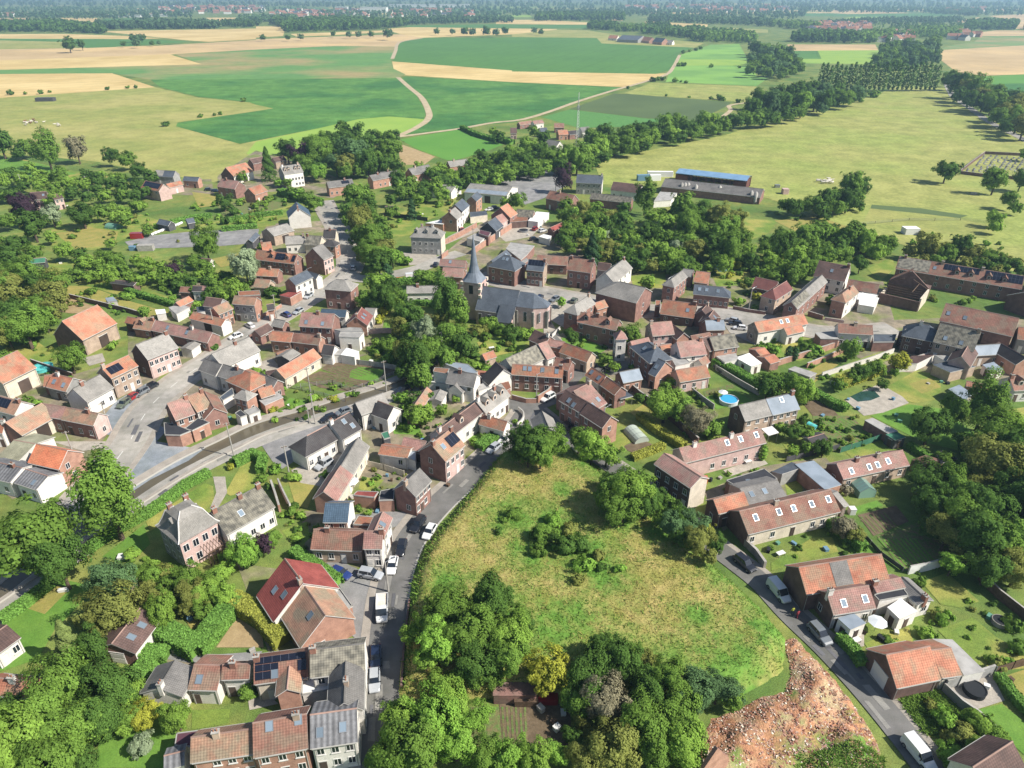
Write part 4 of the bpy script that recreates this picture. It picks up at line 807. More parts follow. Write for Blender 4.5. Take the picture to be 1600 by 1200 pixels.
F('rust coloured low roof in the yard behind the white corner house',[(640,340),(690,265),(830,280),(800,350)],2.8,'rust','brk',cat='shed')
F('red flat topped brick annex beside the slate gabled house',[(640,80),(680,45),(862,50),(825,100)],2.9,'red','ob')
F('dark roofed annex leaning on the slate gabled brick house',[(870,125),(885,45),(1005,20),(1000,120)],2.9,'bl','ob')
# --- river bank and row north of it
tl(440,590)
G('slate roofed brick house with white road front, gable end to the street',(1090,955),(1232,815),(1212,1062),5.2,'gr','brk',n=4,ch=[.05])
G('tan roofed house with a solar panel and big brown brick gable on the street',(1335,600),(1512,460),(1467,757),5.8,'tan','pk','brk',n=4,sol=[(.52,.2,.98,.75)],sky=[(.3,.45)],ch=[.04,.96])
G('grey roofed end house on the river road with pale front',(660,228),(905,140),(737,334),4.6,'lg','wh','dk',n=2)
G('brown black roofed house turned sideways beside the grey end house',(862,212),(1002,262),(842,347),4.2,'dk','wh',n=1,ch=[])
G('charcoal roofed house with two small skylights on the river road',(430,410),(602,315),(570,550),4.2,'dk','wh',n=3,sky=[(.75,.7),(.55,.3)],pitch=38)
G('charcoal zinc roofed long house with white garage front on the river road',(225,525),(405,430),(345,645),4.0,'dk','wh',n=4,hip='A',ch=[])
G('grey half of the long barn between courtyard gardens',(530,790),(682,540),(642,870),3.6,'lg','cr',n=3,ch=[])
G('pink tiled half of the long barn with brick gable to the lawn',(375,1022),(525,792),(512,1090),3.6,'pk','cr','ob',n=3,ch=[])
G('low brown roofed cottage with white wall amid the courtyards',(895,605),(1150,640),(845,690),3.2,'rust','wh',n=2,ch=[],pitch=24)
G('mauve tiled roof behind the solar panel house',(1095,535),(1290,572),(1080,635),3.2,'pk','brk',n=2)
F('small blue grey flat roof between the cottage and the brick gable',[(1100,710),(1170,635),(1200,650),(1195,745)],2.8,'zn','wh',cat='shed')
F('green felt roofed summer house in a narrow garden',[(890,500),(950,480),(970,535),(915,550)],2.4,'green','dk',cat='shed')
tl(640,520)
G('white house with grey slate roof and three dormers on the rising lane',(590,610),(812,455),(692,716),4.6,'lg','wh',n=5,dor=[.2,.5,.8],ch=[.02,.7])
G('long white house with plum brown roof down the lane from the dormers',(240,882),(588,625),(430,890),4.6,'dbr','wh',n=6,ch=[.03],dor=[.5])
G('weathered orange roofed annex crosswise before the white house',(650,735),(872,795),(612,822),3.2,'rust','wh',n=1,ch=[.3])
G('small white cottage with one pale and one dark roof slope above the meadow',(1180,702),(1242,852),(1330,886),3.2,'lg','wh',n=2,ch=[])
G('orange tiled terrace house with four skylights on the little square',(920,282),(1372,312),(896,377),5.0,'rust','brk',n=5,sky=[(.25,.4),(.35,.42),(.6,.45),(.88,.5)],ch=[.97])
G('mossy grey roofed long barn behind the orange terrace house',(860,236),(1145,105),(1130,272),4.0,'mo','wh',n=2,ch=[])
G('pinkish end of the mossy barn with small brick lean-to',(1150,105),(1222,78),(1262,232),4.0,'pk','wh',n=1,ch=[])
G('short brown roofed brick house filling the corner of the square',(1310,222),(1450,258),(1256,302),4.2,'br','brk',n=2,ch=[.8])
G('small orange tiled shed with a roof hatch by the wild garden',(650,195),(746,162),(684,246),2.8,'or','tb',cat='shed')
F('long pale blue zinc roof on the house by the dark trees',[(280,268),(310,250),(520,285),(608,352),(560,375)],3.8,'zn','wh')
F('red tiled balcony roof on the small white house by the river',[(225,312),(352,322),(332,368),(212,348)],5.8,'rust','wh',n=1)
F('white ground floor of the small house by the river',[(165,440),(215,395),(350,415),(330,455)],3.0,'wh','wh',n=1)
G('dark grey tiled house with brick chimney behind the white gable',(355,335),(602,372),(332,455),4.8,'gr','wh',n=3,ch=[.4])
G('white gabled cottage with grey roof below the dark grey house',(400,470),(482,390),(500,515),3.4,'gr','wh',n=2,ch=[])
G('steep tan roofed shed leaning along the garden path',(15,690),(155,488),(70,725),3.2,'tan','brk',cat='shed')
G('grey sheeted potting shed beside the steep tan roof',(225,590),(270,510),(320,575),2.8,'lg','wh',cat='shed',pitch=20)
# --- houses right of the lane junction
tl(840,500)
G('dark plum roofed upper half of the long brick farmhouse in the lane',(255,627),(452,737),(280,775),5.6,'dbr','brk',n=3,sky=[(.35,.7),(.6,.85)],ch=[])
G('brown roofed lower half of the long brick farmhouse with orange gable',(456,740),(655,864),(485,912),5.6,'dbr','brk','ob',n=2,ch=[])
G('pink tiled roof with a green skylight behind the long brick farmhouse',(322,640),(462,565),(560,785),4.2,'pk','brk',sky=[(.75,.75),(.3,.85)],n=2,ch=[.98],pitch=30)
G('orange tiled house with two skylights in the middle of the lane houses',(485,422),(612,502),(422,500),4,'rust','wh',sky=[(.2,.5),(.75,.6)],n=2,ch=[])
G('red tiled house with brick gable stepping down from the orange one',(618,512),(748,600),(556,584),4.2,'rust','brk',n=2,ch=[])
F('slate grey terrace canopy behind the red tiled brick house',[(680,665),(780,632),(850,680),(742,706)],2.6,'sl','wh',cat='canopy',posts=True)
G('pale blue zinc roofed house with orange side near the long lawn',(732,468),(902,435),(770,567),3.4,'zn','ob','dbk',n=2,ch=[])
G('long orange brown roof building in the lane behind the square',(240,205),(487,292),(175,287),3.6,'rust','tb',n=3,ch=[])
G('large slate hipped house with brick chimney in the middle of the village',(985,198),(1052,252),(902,312),5.8,'sl','brk',hip='AB',n=3,sky=[(.3,.5)],ch=[.95],pitch=34)
G('small slate roof with orange gable in front of the large hipped house',(1080,348),(1142,376),(985,480),4.2,'sl','ob',n=1,sky=[(.4,.5)],ch=[])
G('orange tiled farm building with pale wall at the garden corner',(1235,450),(1502,405),(1272,562),3.4,'or','pk',n=3,ch=[])
F('pale pink flat roof over a white block in the village core',[(1182,325),(1262,300),(1362,380),(1232,412)],4.2,'flat','wh',n=1)
G('white walled house with pink roof and brick chimney in the core',(1242,202),(1472,176),(1287,338),5,'pk','wh',n=3,ch=[.9])
G('small brown roofed cottage beside the white walled pink roofed house',(1440,362),(1500,322),(1490,402),3,'br','wh',n=1,ch=[])
G('small brown roof wedged between the hipped slate house and the pink roofs',(1095,235),(1190,215),(1130,300),3.4,'rust','brk',n=1,ch=[])
G('long thin pink roof behind the white tower',(830,195),(990,160),(835,235),3.4,'pk','brk',n=2,ch=[])
G('white square tower house with a pointed brown roof',(740,92),(744,100),(700,184),7.2,'pk','wh',hip='AB',n=1,pitch=48,ch=[])
# --- houses and terraces on the right
tl(960,600)
G('long pink tiled house with three skylights and terrace of pale stone',(580,577),(1302,402),(652,707),4.6,'pk','pk',n=7,sky=[(.55,.45),(.72,.42),(.92,.4)],ch=[.17,.62])
G('tall brick wing with mauve roof facing the lane hedge',(445,622),(770,832),(462,795),6.2,'pk','dbk','cr',n=4,ch=[],pitch=30)
F('black flat roofed house with maroon wall and square roof light',[(1000,862),(1332,760),(1452,850),(1122,932)],3.8,'bl','brk',sky=1)
F('slate grey flat box extension behind the black roof',[(1410,782),(1580,700),(1690,740),(1500,802)],3.2,'sl','gy',par=.1)
G('small orange roofed house with dark brick gable above the lane',(885,1035),(1150,965),(940,1165),4,'or','dbk',n=2,ch=[])
G('plain grey roofed extension with pale wall next to the orange roof',(1120,935),(1450,862),(1205,1090),3.6,'gr','pk',n=1,sky=[(.2,.5),(.55,.5)],pitch=22,ch=[])
tl(1080,520)
G('grey roofed half of the tall brick pair behind the round pool',(425,650),(665,596),(477,796),5.2,'lg','tb','dbk',n=3,ch=[])
G('slate blue roofed half of the tall brick pair with one skylight',(668,592),(907,540),(733,740),5.2,'zn','tb',n=4,sky=[(.5,.3)],ch=[.97])
F('white terrace canopy on thin posts behind the brick pair',[(630,858),(722,836),(778,890),(692,916)],2.6,'wh','wh',cat='canopy',posts=True)
G('dark tarred shed in the vegetable gardens',(1040,945),(1180,905),(1060,985),2.4,'dk','stone',cat='shed',pitch=15)
tl(1080,750)
G('long rust tiled row house with five skylights facing a lawn',(430,282),(1242,90),(492,498),3.5,'br','cr','dbk',n=9,sky=[(.13,.45),(.38,.45),(.54,.45),(.74,.45),(.93,.42)],ch=[.38],pitch=36)
G('grey lean-to at the end of the long rust tiled row',(1260,120),(1300,105),(1390,240),2.8,'lg','pk',n=1,ch=[],pitch=20)
tl(1180,640)
G('brown pink roofed bungalow with four skylights beside the greenhouse',(728,486),(1312,366),(782,630),3.3,'pk','tb','dbk',n=5,sky=[(.15,.7),(.42,.68),(.55,.65),(.72,.55)],ch=[.28,.6],pitch=36)
F('striped blue zinc roof slanting between the bungalow and the black box',[(360,490),(525,458),(765,668),(622,712)],3.4,'zn','ob',par=.1)
F('long pale sheeted shed at the end of the vegetable gardens',[(980,96),(1052,76),(1272,190),(1182,212)],2.5,'flat','brk',cat='shed',par=.1)
F('green roofed dark summer house at the end of the long shed',[(1170,222),(1270,202),(1342,246),(1252,272)],2.6,'green','dk',cat='shed',par=.1,n=1)
tl(1320,690)
F('brown felt roof of the brick annex at the wood edge',[(600,162),(722,122),(852,162),(712,192)],2.8,'br','ob',cat='garage',par=.1)
F('nearly black flat roof beside the wood edge annex',[(822,102),(872,80),(1002,152),(862,192)],2.6,'bl','brk',cat='shed',par=.1)
tl(1180,850)
G('orange tiled barn with a grey patched middle beside the lane',(390,212),(1122,95),(462,458),4.2,'or','dbk',cat='barn',rs=[(.36,.03,.57,.99,'gr')],pitch=40)
G('white house with pink ribbed roof and glass porch on the right lane',(638,433),(1008,375),(682,645),3.6,'pk','wh','dbk',n=3,sky=[(.3,.65),(.82,.6)],ch=[.05],pitch=38)
G('small pink roof behind the black flat extension on the right lane',(1042,352),(1292,305),(1065,435),3.6,'pk','wh',n=1,ch=[.02],pitch=25)
F('black flat roofed white extension between the pink roofs',[(1062,455),(1312,392),(1362,462),(1112,508)],3.4,'bl','wh',n=1)
F('white sunroom with glass front at the right lane house',[(1185,565),(1300,490),(1445,600),(1290,665)],2.9,'wh','wh',n=1,par=.1)
G('long grey slate roof ending in a white wall by the big lawn',(1312,300),(1530,500),(1395,500),3.2,'gr','wh',n=2,pitch=24,ch=[.97])
F('glass roofed porch of the white house on the right lane',[(742,662),(880,622),(985,705),(852,762)],2.9,'zn','wh',par=.08,n=1)
tl(1320,990)
G('orange pantiled barn with white garage door on its dark gable',(370,192),(752,117),(438,502),3.2,'or','dbk',gw='dbk',cat='barn',bdoor=['A'],pitch=40)
G('lower orange tiled annex joined to the pantiled barn',(772,152),(940,130),(822,412),3.0,'or','cr',n=1,pitch=32,ch=[])
F('grey sheeted lean-to with a roof light behind the pantiled barn',[(785,50),(962,58),(1245,332),(1062,368),(935,132)],2.8,'flat','wh',par=.08)
G('brown roof cut by the bottom right corner',(1140,1195),(1490,968),(1500,1300),4.2,'dbr','wh',n=2,ch=[],maxw=5)
# --- right edge, upper
tl(1320,500)
F('slate flat roofed garden garage open to the lawn',[(792,400),(962,358),(1167,415),(942,467)],3.0,'sl','tb',cat='garage',par=.1)
F('pale blue metal shed roof beside the tall garden tree',[(930,617),(1022,580),(1142,660),(1072,716)],2.8,'zn','stone',cat='shed',par=.08)
G('brown roofed garden building behind the pale blue shed',(1090,548),(1350,600),(1060,590),3.0,'rust','brk',cat='shed',pitch=25)
G('white house with brown roof and one dormer at the right edge',(1470,512),(1700,500),(1452,640),3.6,'br','wh',n=3,dor=[.3],ch=[.02])
G('black slated slope at the right edge behind the conservatory',(1402,215),(1620,340),(1350,300),3.8,'dk','ob',n=1,ch=[],pitch=38)
G('roof of pale solar glass between dark gables near the right edge',(1130,232),(1392,216),(1142,326),3.6,'zn','tb',n=2,ch=[])
G('dark brown gable standing beside the pale solar glass roof',(1040,330),(1115,205),(1145,385),4,'dbr','pk',n=1,ch=[])
F('white framed conservatory with green glass roof near the right edge',[(1232,400),(1330,375),(1410,440),(1310,462)],2.6,'zn','wh',n=1,par=.08)
F('brown flat shed roofs behind the long white garden wall',[(490,392),(600,322),(800,312),(650,385)],2.5,'dbr','wh',cat='shed',par=.08)
tl(1340,380)
G('big mossy brown farmhouse with pale pink gable and two skylights',(742,714),(1100,795),(655,878),5.6,'mo','tb','pk',n=4,sky=[(.25,.75),(.65,.8)],ch=[.97],pitch=40)
G('long smooth brown barn roof with two skylights behind the farmhouse',(790,540),(1440,675),(752,700),4.6,'br','brk',cat='barn',sky=[(.08,.55),(.32,.6)])
G('orange brown roofed building cut by the right edge next to the long barn',(1440,750),(1650,782),(1412,857),4.4,'rust','gy',n=2,ch=[])
G('slate hipped house with shaded brick walls left of the mossy farmhouse',(560,720),(640,735),(440,840),5,'sl','dbk',hip='AB',n=3,sky=[],ch=[.1])
G('low slate roof joined to the hipped slate house',(420,775),(520,740),(335,880),4.2,'sl','dbk',n=2,sky=[(.3,.6)],ch=[])
G('long farm range with mossy end, black solar panels and four dormers',(375,120),(1492,298),(345,232),5,'br','brk',n=10,rs=[(.005,.02,.27,.98,'mo')],sol=[(.38,.05,.66,.5),(.71,.05,.995,.7)],dor=[.49,.6,.74,.86],sky=[(.31,.5)],ch=[.02,.36,.68],pitch=36)
F('white carport roof beside the ruined gable',[(20,470),(40,440),(190,490),(150,570),(10,545)],2.7,'wh','wh',cat='garage',par=.08)
G('dark barn roof at the right edge beyond the farm range',(1500,440),(1700,400),(1490,600),4.8,'dk','dbk',cat='barn',pitch=30)
F('white flat roof with red edge at the right border',[(1500,330),(1520,300),(1680,315),(1660,400),(1500,400)],3.4,'wh','brk')
tl(1120,380)
G('brown roofed house with white rear wall and two dark windows',(915,160),(1190,210),(868,298),5.0,'dbr','wh',n=3,sky=[(.5,.5)],ch=[.98])
G('long narrow grey roofed house running down to the street wall',(665,525),(938,286),(832,490),5.0,'lg','brk',n=6,rs=[(.0,.02,.42,.98,'mo')],ch=[])
G('dark red roofed bungalow set back behind a yellow garden',(350,305),(545,347),(255,382),3.4,'dred','brk',n=3,ch=[])
G('pinkish red hipped roof house fronting the village street',(500,415),(622,340),(562,492),5.4,'dred','tb',hip='A',n=3,ch=[])
G('brick detached house with tan hipped roof and white side',(1120,452),(1216,378),(1162,532),5.6,'tan','wh','ob',hip='A',n=2,ch=[.6])
G('brown roofed garages behind the white carport',(1180,325),(1450,372),(1148,408),3,'br','brk',cat='garage',n=None)
F('small white flat roof at the back of the detached brick house',[(1262,440),(1442,462),(1390,530),(1250,505)],2.6,'wh','wh')
G('orange tiled white house with stone gable and two skylights on the street',(335,707),(772,632),(367,806),4.2,'or','wh','stone',n=3,sky=[(.5,.45),(.63,.45)],ch=[])
G('short orange tiled wing in front of the white street house',(600,762),(752,728),(637,825),3.4,'or','wh',n=2,ch=[])
F('grey flat annex joining the orange and brown roofed white houses',[(880,800),(1040,785),(1087,855),(930,852)],3,'flat','brk',par=.1)
G('white terraced house with brown roof behind a brick garden wall',(1082,720),(1387,737),(1092,806),4.6,'br','wh',n=4,ch=[.5])
G('small orange roofed shed nearer the white conservatory',(345,955),(425,936),(378,1030),2.6,'or','brk',cat='shed',pitch=20)
G('small orange roofed shed nearer the long garden wall',(425,1022),(512,996),(482,1086),2.6,'or','brk',cat='shed',pitch=20)
F('flat stone roofed shed at the foot of the garden walls',[(640,1125),(700,1100),(890,1160),(830,1195)],2.3,'flat','stone',cat='shed',par=.08)
tl(920,380)
G('white gabled house with steep grey roof on the church street',(150,272),(314,140),(217,375),5,'lg','wh',n=4,ch=[.95])
G('large blank brick hall with grey hipped roof beside the church',(275,345),(505,400),(112,462),6.8,'lg','brk',hip='A',n=0,ch=[],pitch=30)
G('corner brick house with pale hipped slate roof north of the street',(735,322),(832,246),(770,395),6,'lg','brk','brk',hip='A',n=4,ch=[])
G('lower grey roof behind the pale hipped corner house',(845,228),(935,242),(880,300),4.2,'lg','brk',n=1,ch=[])
G('orange roofed outhouse at the back of the slate cottage row',(960,250),(1082,266),(935,350),3.4,'or','brk',n=1,ch=[])
G('long slate roofed single storey house with white windows on the street',(945,370),(1197,396),(907,455),4.2,'sl','brk',hip='B',n=7,sky=[(.2,.5),(.45,.5),(.85,.5)],ch=[],fl=1)
G('orange roofed house with a white box dormer and square skylight',(665,506),(962,546),(632,634),3.2,'rust','dbk',n=3,sky=[(.78,.55)],ch=[.98])
G('dark brown gabled roof next to the box dormer house',(1058,548),(1010,600),(1120,605),4,'dbr','brk',n=1,ch=[.1])
G('steep dark gable with a skylight facing the parked cars',(1115,600),(1070,660),(1192,665),4,'dbr','brk',n=1,sky=[(.5,.5)],ch=[])
G('shiny grey slate roof with a satellite dish in the core',(1040,690),(1202,686),(1052,782),3.6,'zn','brk',n=2,ch=[.7])
G('pink roofed brick house with three dark windows in the core',(545,716),(736,700),(572,835),5,'pk','pk',n=3,ch=[.02])
G('dark brown roof with orange gable behind the pink brick house',(735,715),(850,803),(700,800),4.4,'dbr','ob',n=1,ch=[])
G('long brown roof strip linking the core houses',(910,830),(1080,800),(905,872),3.4,'br','brk',n=2,ch=[])
G('lichen speckled pale roof house with orange brick front',(1080,842),(1297,810),(1127,960),5,'mo','ob',n=3,ch=[])
F('grey flat garage roof below the lichen speckled house',[(1130,1002),(1300,962),(1332,1030),(1215,1062)],2.8,'flat','wh',cat='garage',par=.1)
F('white flat roofed glazed garden room by the clipped hedge',[(1312,1022),(1432,982),(1542,1070),(1452,1100)],2.7,'wh','wh',n=1,par=.1)
# --- church street north side and church neighbours
tl(700,340)
G('slate hipped brick house with five roof lights facing the church',(500,335),(555,345),(432,452),6,'sl','brk',hip='AB',n=3,sky=[(.2,.3),(.8,.3)],ch=[])
G('long slate roof behind the hipped brick house, beside the lane wall',(385,385),(520,290),(440,430),4.4,'sl','cr',n=2,sky=[(.5,.7),(.8,.7)],ch=[])
F('grey flat roofed workshop behind the slate roofs',[(520,280),(560,222),(772,252),(702,335),(650,380),(600,340)],3.6,'flat','brk')
G('square brick house with a dark solar roof opposite the church',(722,375),(872,390),(650,465),6,'sl','brk','tb',n=4,sol=[(.05,.05,.95,.6)],ch=[.98])
G('low brown roofed wing stretching behind the solar roof house',(800,336),(1072,352),(785,415),3.8,'br','brk',n=3,ch=[])
G('brick house with white pilasters and brown roof set back from the street',(1095,360),(1306,388),(1050,468),6.4,'br','brk',n=3,ch=[.03,.97])
G('dark sheeted roof squeezed beside the white gabled house',(1345,402),(1455,415),(1335,470),4,'dbr','wh',n=0,ch=[])
G('grey hipped stone house at the corner of the church square',(1130,777),(1256,697),(1172,866),5.8,'lg','brk',hip='A',n=3,ch=[.95])
G('long brown roofed presbytery with dormers joining the white tower',(1187,846),(1532,918),(1152,938),5.6,'br','brk',n=5,dor=[.2,.75],ch=[.45])
G('small orange house beside the blank brick hall',(1302,767),(1396,738),(1312,836),4,'or','ob',n=2,ch=[])
F('bright orange garden canopy on the presbytery lawn',[(1078,1002),(1112,950),(1212,972),(1180,1022)],2.6,'bor','wh',cat='canopy',posts=True)
G('dark brown roofed cottage below the church hedge',(775,1005),(912,1062),(730,1100),4.2,'dbr','brk',n=2,ch=[.9])
G('pink tiled roof reaching from the cottage towards the lane',(885,1085),(1040,1112),(885,1150),3.8,'pk','brk',n=1,ch=[])
# --- upper left village
tl(300,200,.1875)
G('steep white house with blue roof on the valley road',(868,617),(886,668),(800,748),5,'navy','wh',n=2,gwin=1,ch=[.95])
G('broad grey workshop roof with brown brick front',(622,842),(792,797),(742,890),4.2,'lg','tb',n=0,cat='barn',pitch=25)
G('white house with patchy grey roof in the upper row',(778,905),(935,897),(757,974),4,'lg','wh',n=3)
G('grey brown roof next to the patchy white house',(957,897),(1082,905),(937,974),4,'mo','cr',n=2,ch=[.02])
G('charcoal hipped roof house on the valley road bend',(1100,850),(1200,850),(1087,925),4.6,'dk','cr',n=2,ch=[.5])
G('charcoal pyramid roof in front of the valley road bend',(1140,930),(1165,932),(1092,985),5,'dk','ob',hip='AB',n=2,ch=[])
G('tall brick gable house with weathered roof along the valley road',(1005,1004),(1087,968),(1112,1098),6,'gr','pk','brk',n=3,ch=[])
G('brick terrace with rust roof, solar panels and white dormers',(545,1018),(882,1056),(532,1100),4.8,'rust','brk',n=7,sol=[(.5,.15,.72,.85),(.9,.2,.98,.9)],dor=[.42,.8],ch=[.35])
G('orange roofed house behind the brick terrace',(575,960),(655,950),(610,1035),4.4,'or','brk',n=2,ch=[.05])
G('slate blue lean roof near the white workshop yard',(470,930),(530,870),(545,920),3,'sl','dk',cat='shed')
G('tan roofed barn at the pasture edge with dark gable',(280,332),(447,290),(366,402),4.4,'or','wh','dbk',cat='barn')
G('mauve roofed brick farmhouse below the tan barn',(245,425),(392,446),(238,496),5,'pk','brk',n=3,ch=[.3])
G('orange roofed brick cottage with blank walls by the manor drive',(470,505),(577,470),(527,562),4.2,'or','ob',n=2,ch=[])
G('white manor house with long grey roof and a row of dormers',(735,322),(895,300),(690,402),7.4,'lg','wh','gy',n=6,dor=[.15,.32,.68,.85],ch=[.1,.9],fl=2)
G('dark roofed stable behind the round tree by the manor',(480,262),(590,240),(500,305),4,'dbr','brk',n=1,ch=[])
G('brown hipped outbuilding behind the manor house',(670,250),(762,232),(690,290),4,'dbr','tb',n=1,ch=[])
G('grey roofed brick terrace with a black solar panel by the orchard wall',(1122,450),(1332,426),(1160,500),4.6,'gr','ob',n=5,sol=[(.55,.2,.85,.7)],ch=[.7])
G('grey roofed brick terrace further along the orchard wall',(1480,397),(1640,366),(1520,440),4.6,'gr','ob',n=4,ch=[.4])
tl(260,340)
G('low orange roof in front of the brick terrace',(810,452),(1007,462),(797,522),3,'or','brk',n=2,ch=[.6])
G('small tan shed roof with a white dormer beside the silver tree',(800,548),(930,560),(790,625),2.8,'tan','tb',cat='shed')
G('slate roofed brick house with gable towards the gardens',(1095,545),(1252,472),(1192,592),5.8,'sl','wh','ob',n=3,ch=[])
F('row of garages with red sides along the valley road',[(1010,692),(1160,640),(1205,660),(1105,716)],3,'red','ob',cat='garage',par=.1)
G('lower slate roof stepping down to the white garages',(1255,475),(1362,510),(1262,530),4,'sl','wh',n=1,ch=[])
G('grey stone fronted house with orange gable and a car before it',(610,700),(807,716),(590,774),6,'tan','gy','ob',n=3,ch=[])
G('brown roofed house with satellite dish behind the ochre shed',(358,712),(502,730),(342,795),4.4,'dbr','gy',n=2,ch=[])
G('tan roofed orange brick house with three upper windows',(415,806),(542,754),(478,868),5,'tan','ob',n=3,ch=[])
G('long orange pantiled barn with open front and white end wall',(243,843),(527,912),(212,908),3.6,'or','wh',cat='barn',pitch=34)
G('dark roofed cottage with white gable by the yellow bushes',(240,612),(375,615),(228,662),3.6,'dk','wh',n=2,rs=[(.62,.02,.98,.98,'pk')],ch=[])
G('tiny brown roofed outhouse left of the white gabled cottage',(130,620),(230,625),(115,655),2.8,'br','brk',cat='shed')
G('small orange shed roof among the backyards',(85,760),(200,705),(150,792),2.8,'or','brk',cat='shed')
G('pink roofed house with two skylights and white arched windows',(1210,848),(1502,864),(1192,975),5.6,'pk','brk',n=4,sky=[(.2,.75),(.7,.8)],ch=[.5])
G('orange tiled part of the long brick range opposite',(948,1014),(1132,1030),(930,1102),4,'or','ob',n=2,ch=[])
G('brown tiled part of the long brick range opposite',(1138,1034),(1382,1062),(1118,1114),4,'br','ob',n=3,ch=[.98])
G('small grey roofed brick house squeezed at the street wall',(965,906),(1062,926),(1040,990),3.6,'lg','brk',n=1,ch=[])
tl(480,400)
G('red brick villa with pale hipped roof and pediment',(258,212),(335,218),(292,312),6.8,'lg','brk',hip='AB',n=3,ch=[],pitch=35)
G('blue slate roofed white house below the brick villa',(130,474),(352,484),(102,542),4,'navy','wh',n=2,ch=[])
G('wine red roofed house with two skylights and brick gable',(432,545),(487,462),(535,632),3.6,'dred','wh','ob',n=2,sky=[(.3,.5),(.6,.5)],ch=[.03])
F('white flat roofed block with grey terrace by the gardens',[(300,672),(505,682),(462,730),(285,722)],4.2,'flat','wh',n=1)
F('upper white cube behind the white flat block',[(240,660),(390,640),(480,645),(495,672),(300,670)],4.6,'flat','wh')
G('pale grey roofed white house behind the wine red roof',(520,466),(612,470),(702,535),3.6,'lg','wh',n=1,ch=[],pitch=25)
G('small black roofed white annex at the vegetable plots',(150,792),(246,802),(115,882),3.2,'dk','wh',n=0,cat='garage',ch=[])
F('bright white shed roof along the vegetable plots',[(352,820),(462,852),(422,902),(302,882)],2.7,'wh','wh',cat='shed',par=.08)
F('grey sheet shed roof next to the bright white shed',[(262,835),(345,828),(300,880),(230,880)],2.6,'flat','wh',cat='shed',par=.08)
G('white cottage with long grey roof behind the church trees',(890,272),(1165,268),(900,335),4.2,'lg','wh',n=4,ch=[.35])
G('pink roofed house with a large roof window west of the spire',(1190,30),(1420,45),(1180,90),4.4,'pk','brk',n=2,sky=[(.4,.4)],ch=[])
G('double pink roof with flat end beside the church tower',(1215,105),(1400,115),(1195,185),4.6,'pk','brk',n=2,ch=[])
tl(260,500)
G('big pale grey hipped farm roof with white courtyard wall',(405,305),(737,154),(640,372),4.6,'lg','wh',n=4,ch=[.6])
G('grey roofed blue white house in shade at the main road',(345,347),(496,402),(242,432),4.6,'gr','wh',n=2,ch=[])
G('grey roofed house with round white dormers next to the blue white one',(510,399),(692,450),(452,502),4.6,'gr','wh',n=3,ch=[.7])
G('orange hipped roof in the middle of the roadside block',(700,452),(755,475),(742,642),4.2,'or','ob',hip='AB',n=2,ch=[],pitch=33)
G('grey roof running behind the orange hipped roof',(840,476),(992,540),(862,575),4,'gr','brk',n=1,ch=[])
G('salmon roofed shed above the washing yard',(817,622),(937,586),(832,710),3.2,'or','ob',n=1,ch=[])
G('long orange roofed barn stepping down to the vegetable plots',(985,447),(1312,259),(1150,480),3.2,'or','cr',n=2,ch=[])
G('grey sheeted cart shed in the courtyard',(1030,322),(1127,262),(1112,362),3.2,'lg','dk',cat='shed',pitch=20)
G('little red roofed shelter beside the cart shed',(985,300),(1100,262),(1030,318),2.8,'rust','brk',cat='shed',pitch=20)
G('pink roofed half of the two tone house at the canal',(10,750),(180,693),(127,890),5,'pk','ob','dbk',n=2,ch=[.97])
G('tan roofed half of the two tone house at the canal',(185,690),(314,637),(277,832),5,'tan','wh',n=2,ch=[.98])
F('black flat roofed brick extension with white roof light above the canal',[(168,970),(280,880),(382,916),(232,988)],3.2,'bl','ob',n=1)
F('dark curved extension with brick wall at the pavement',[(-20,920),(60,930),(215,992),(120,1030),(-10,1025)],3.2,'bl','ob')
G('brown side roof running down from the two tone house',(340,640),(425,790),(470,700),3.6,'br','brk',n=1,ch=[])
G('grey hipped house with two small windows above the canal',(680,625),(705,632),(690,720),4.8,'lg','ob',hip='AB',n=2,ch=[])
F('white canal side annex with tan roof',[(690,815),(800,775),(835,812),(740,850)],2.8,'flat','wh',n=1)
F('dark flat roof corner of the canal side annex',[(615,835),(660,805),(715,850),(660,870)],2.8,'bl','wh')
tl(260,340)
F('grey flat sheds in the backyards beside the orange shed',[(20,800),(130,775),(205,800),(90,862)],2.8,'flat','wh',cat='shed',par=.08)
G('small dark roofed orange gable beside the grey stone fronted house',(895,778),(955,770),(985,822),4,'dk','ob',n=1,ch=[])
G('low purple brown roof behind the street wall',(790,1008),(905,948),(845,1065),3,'dbr','brk',n=1,ch=[])
F('rust flat roof behind the grey stone fronted house',[(640,662),(830,652),(840,690),(650,700)],4,'rust','brk')
F('low white shed between the orange barn and the brown roofed house',[(265,800),(330,790),(345,835),(280,845)],2.6,'sl','wh',cat='shed',par=.08)
F('pale long flat roof behind the low mauve house',[(230,880),(300,850),(330,870),(250,905)],2.6,'flat','gy',cat='shed',par=.08)
tl(260,500)
F('black glossy panel roof between the grey hipped and orange hipped houses',[(480,690),(590,605),(600,665),(505,720)],3,'sl','wh')
F('white lean-to under the grey roofed houses at the main road',[(470,380),(560,340),(640,350),(560,400)],3.2,'wh','wh',cat='shed')
F('grey washing yard roof beside the salmon shed',[(830,715),(985,640),(1040,690),(880,760)],2.5,'flat','ob',cat='shed',par=.08)
F('brown yard shed against the long orange barn',[(880,460),(990,440),(1010,500),(930,520)],2.6,'dbr','dbk',cat='shed',par=.08)
tl(640,520)
F('rust lean-to at the left end of the orange terrace house',[(815,445),(880,428),(902,490),(850,520)],3,'rust','brk',cat='shed',par=.08)
G('dark gabled shed left of the mossy barn',(770,262),(840,330),(862,300),3.4,'dk','wh',n=0,cat='shed')
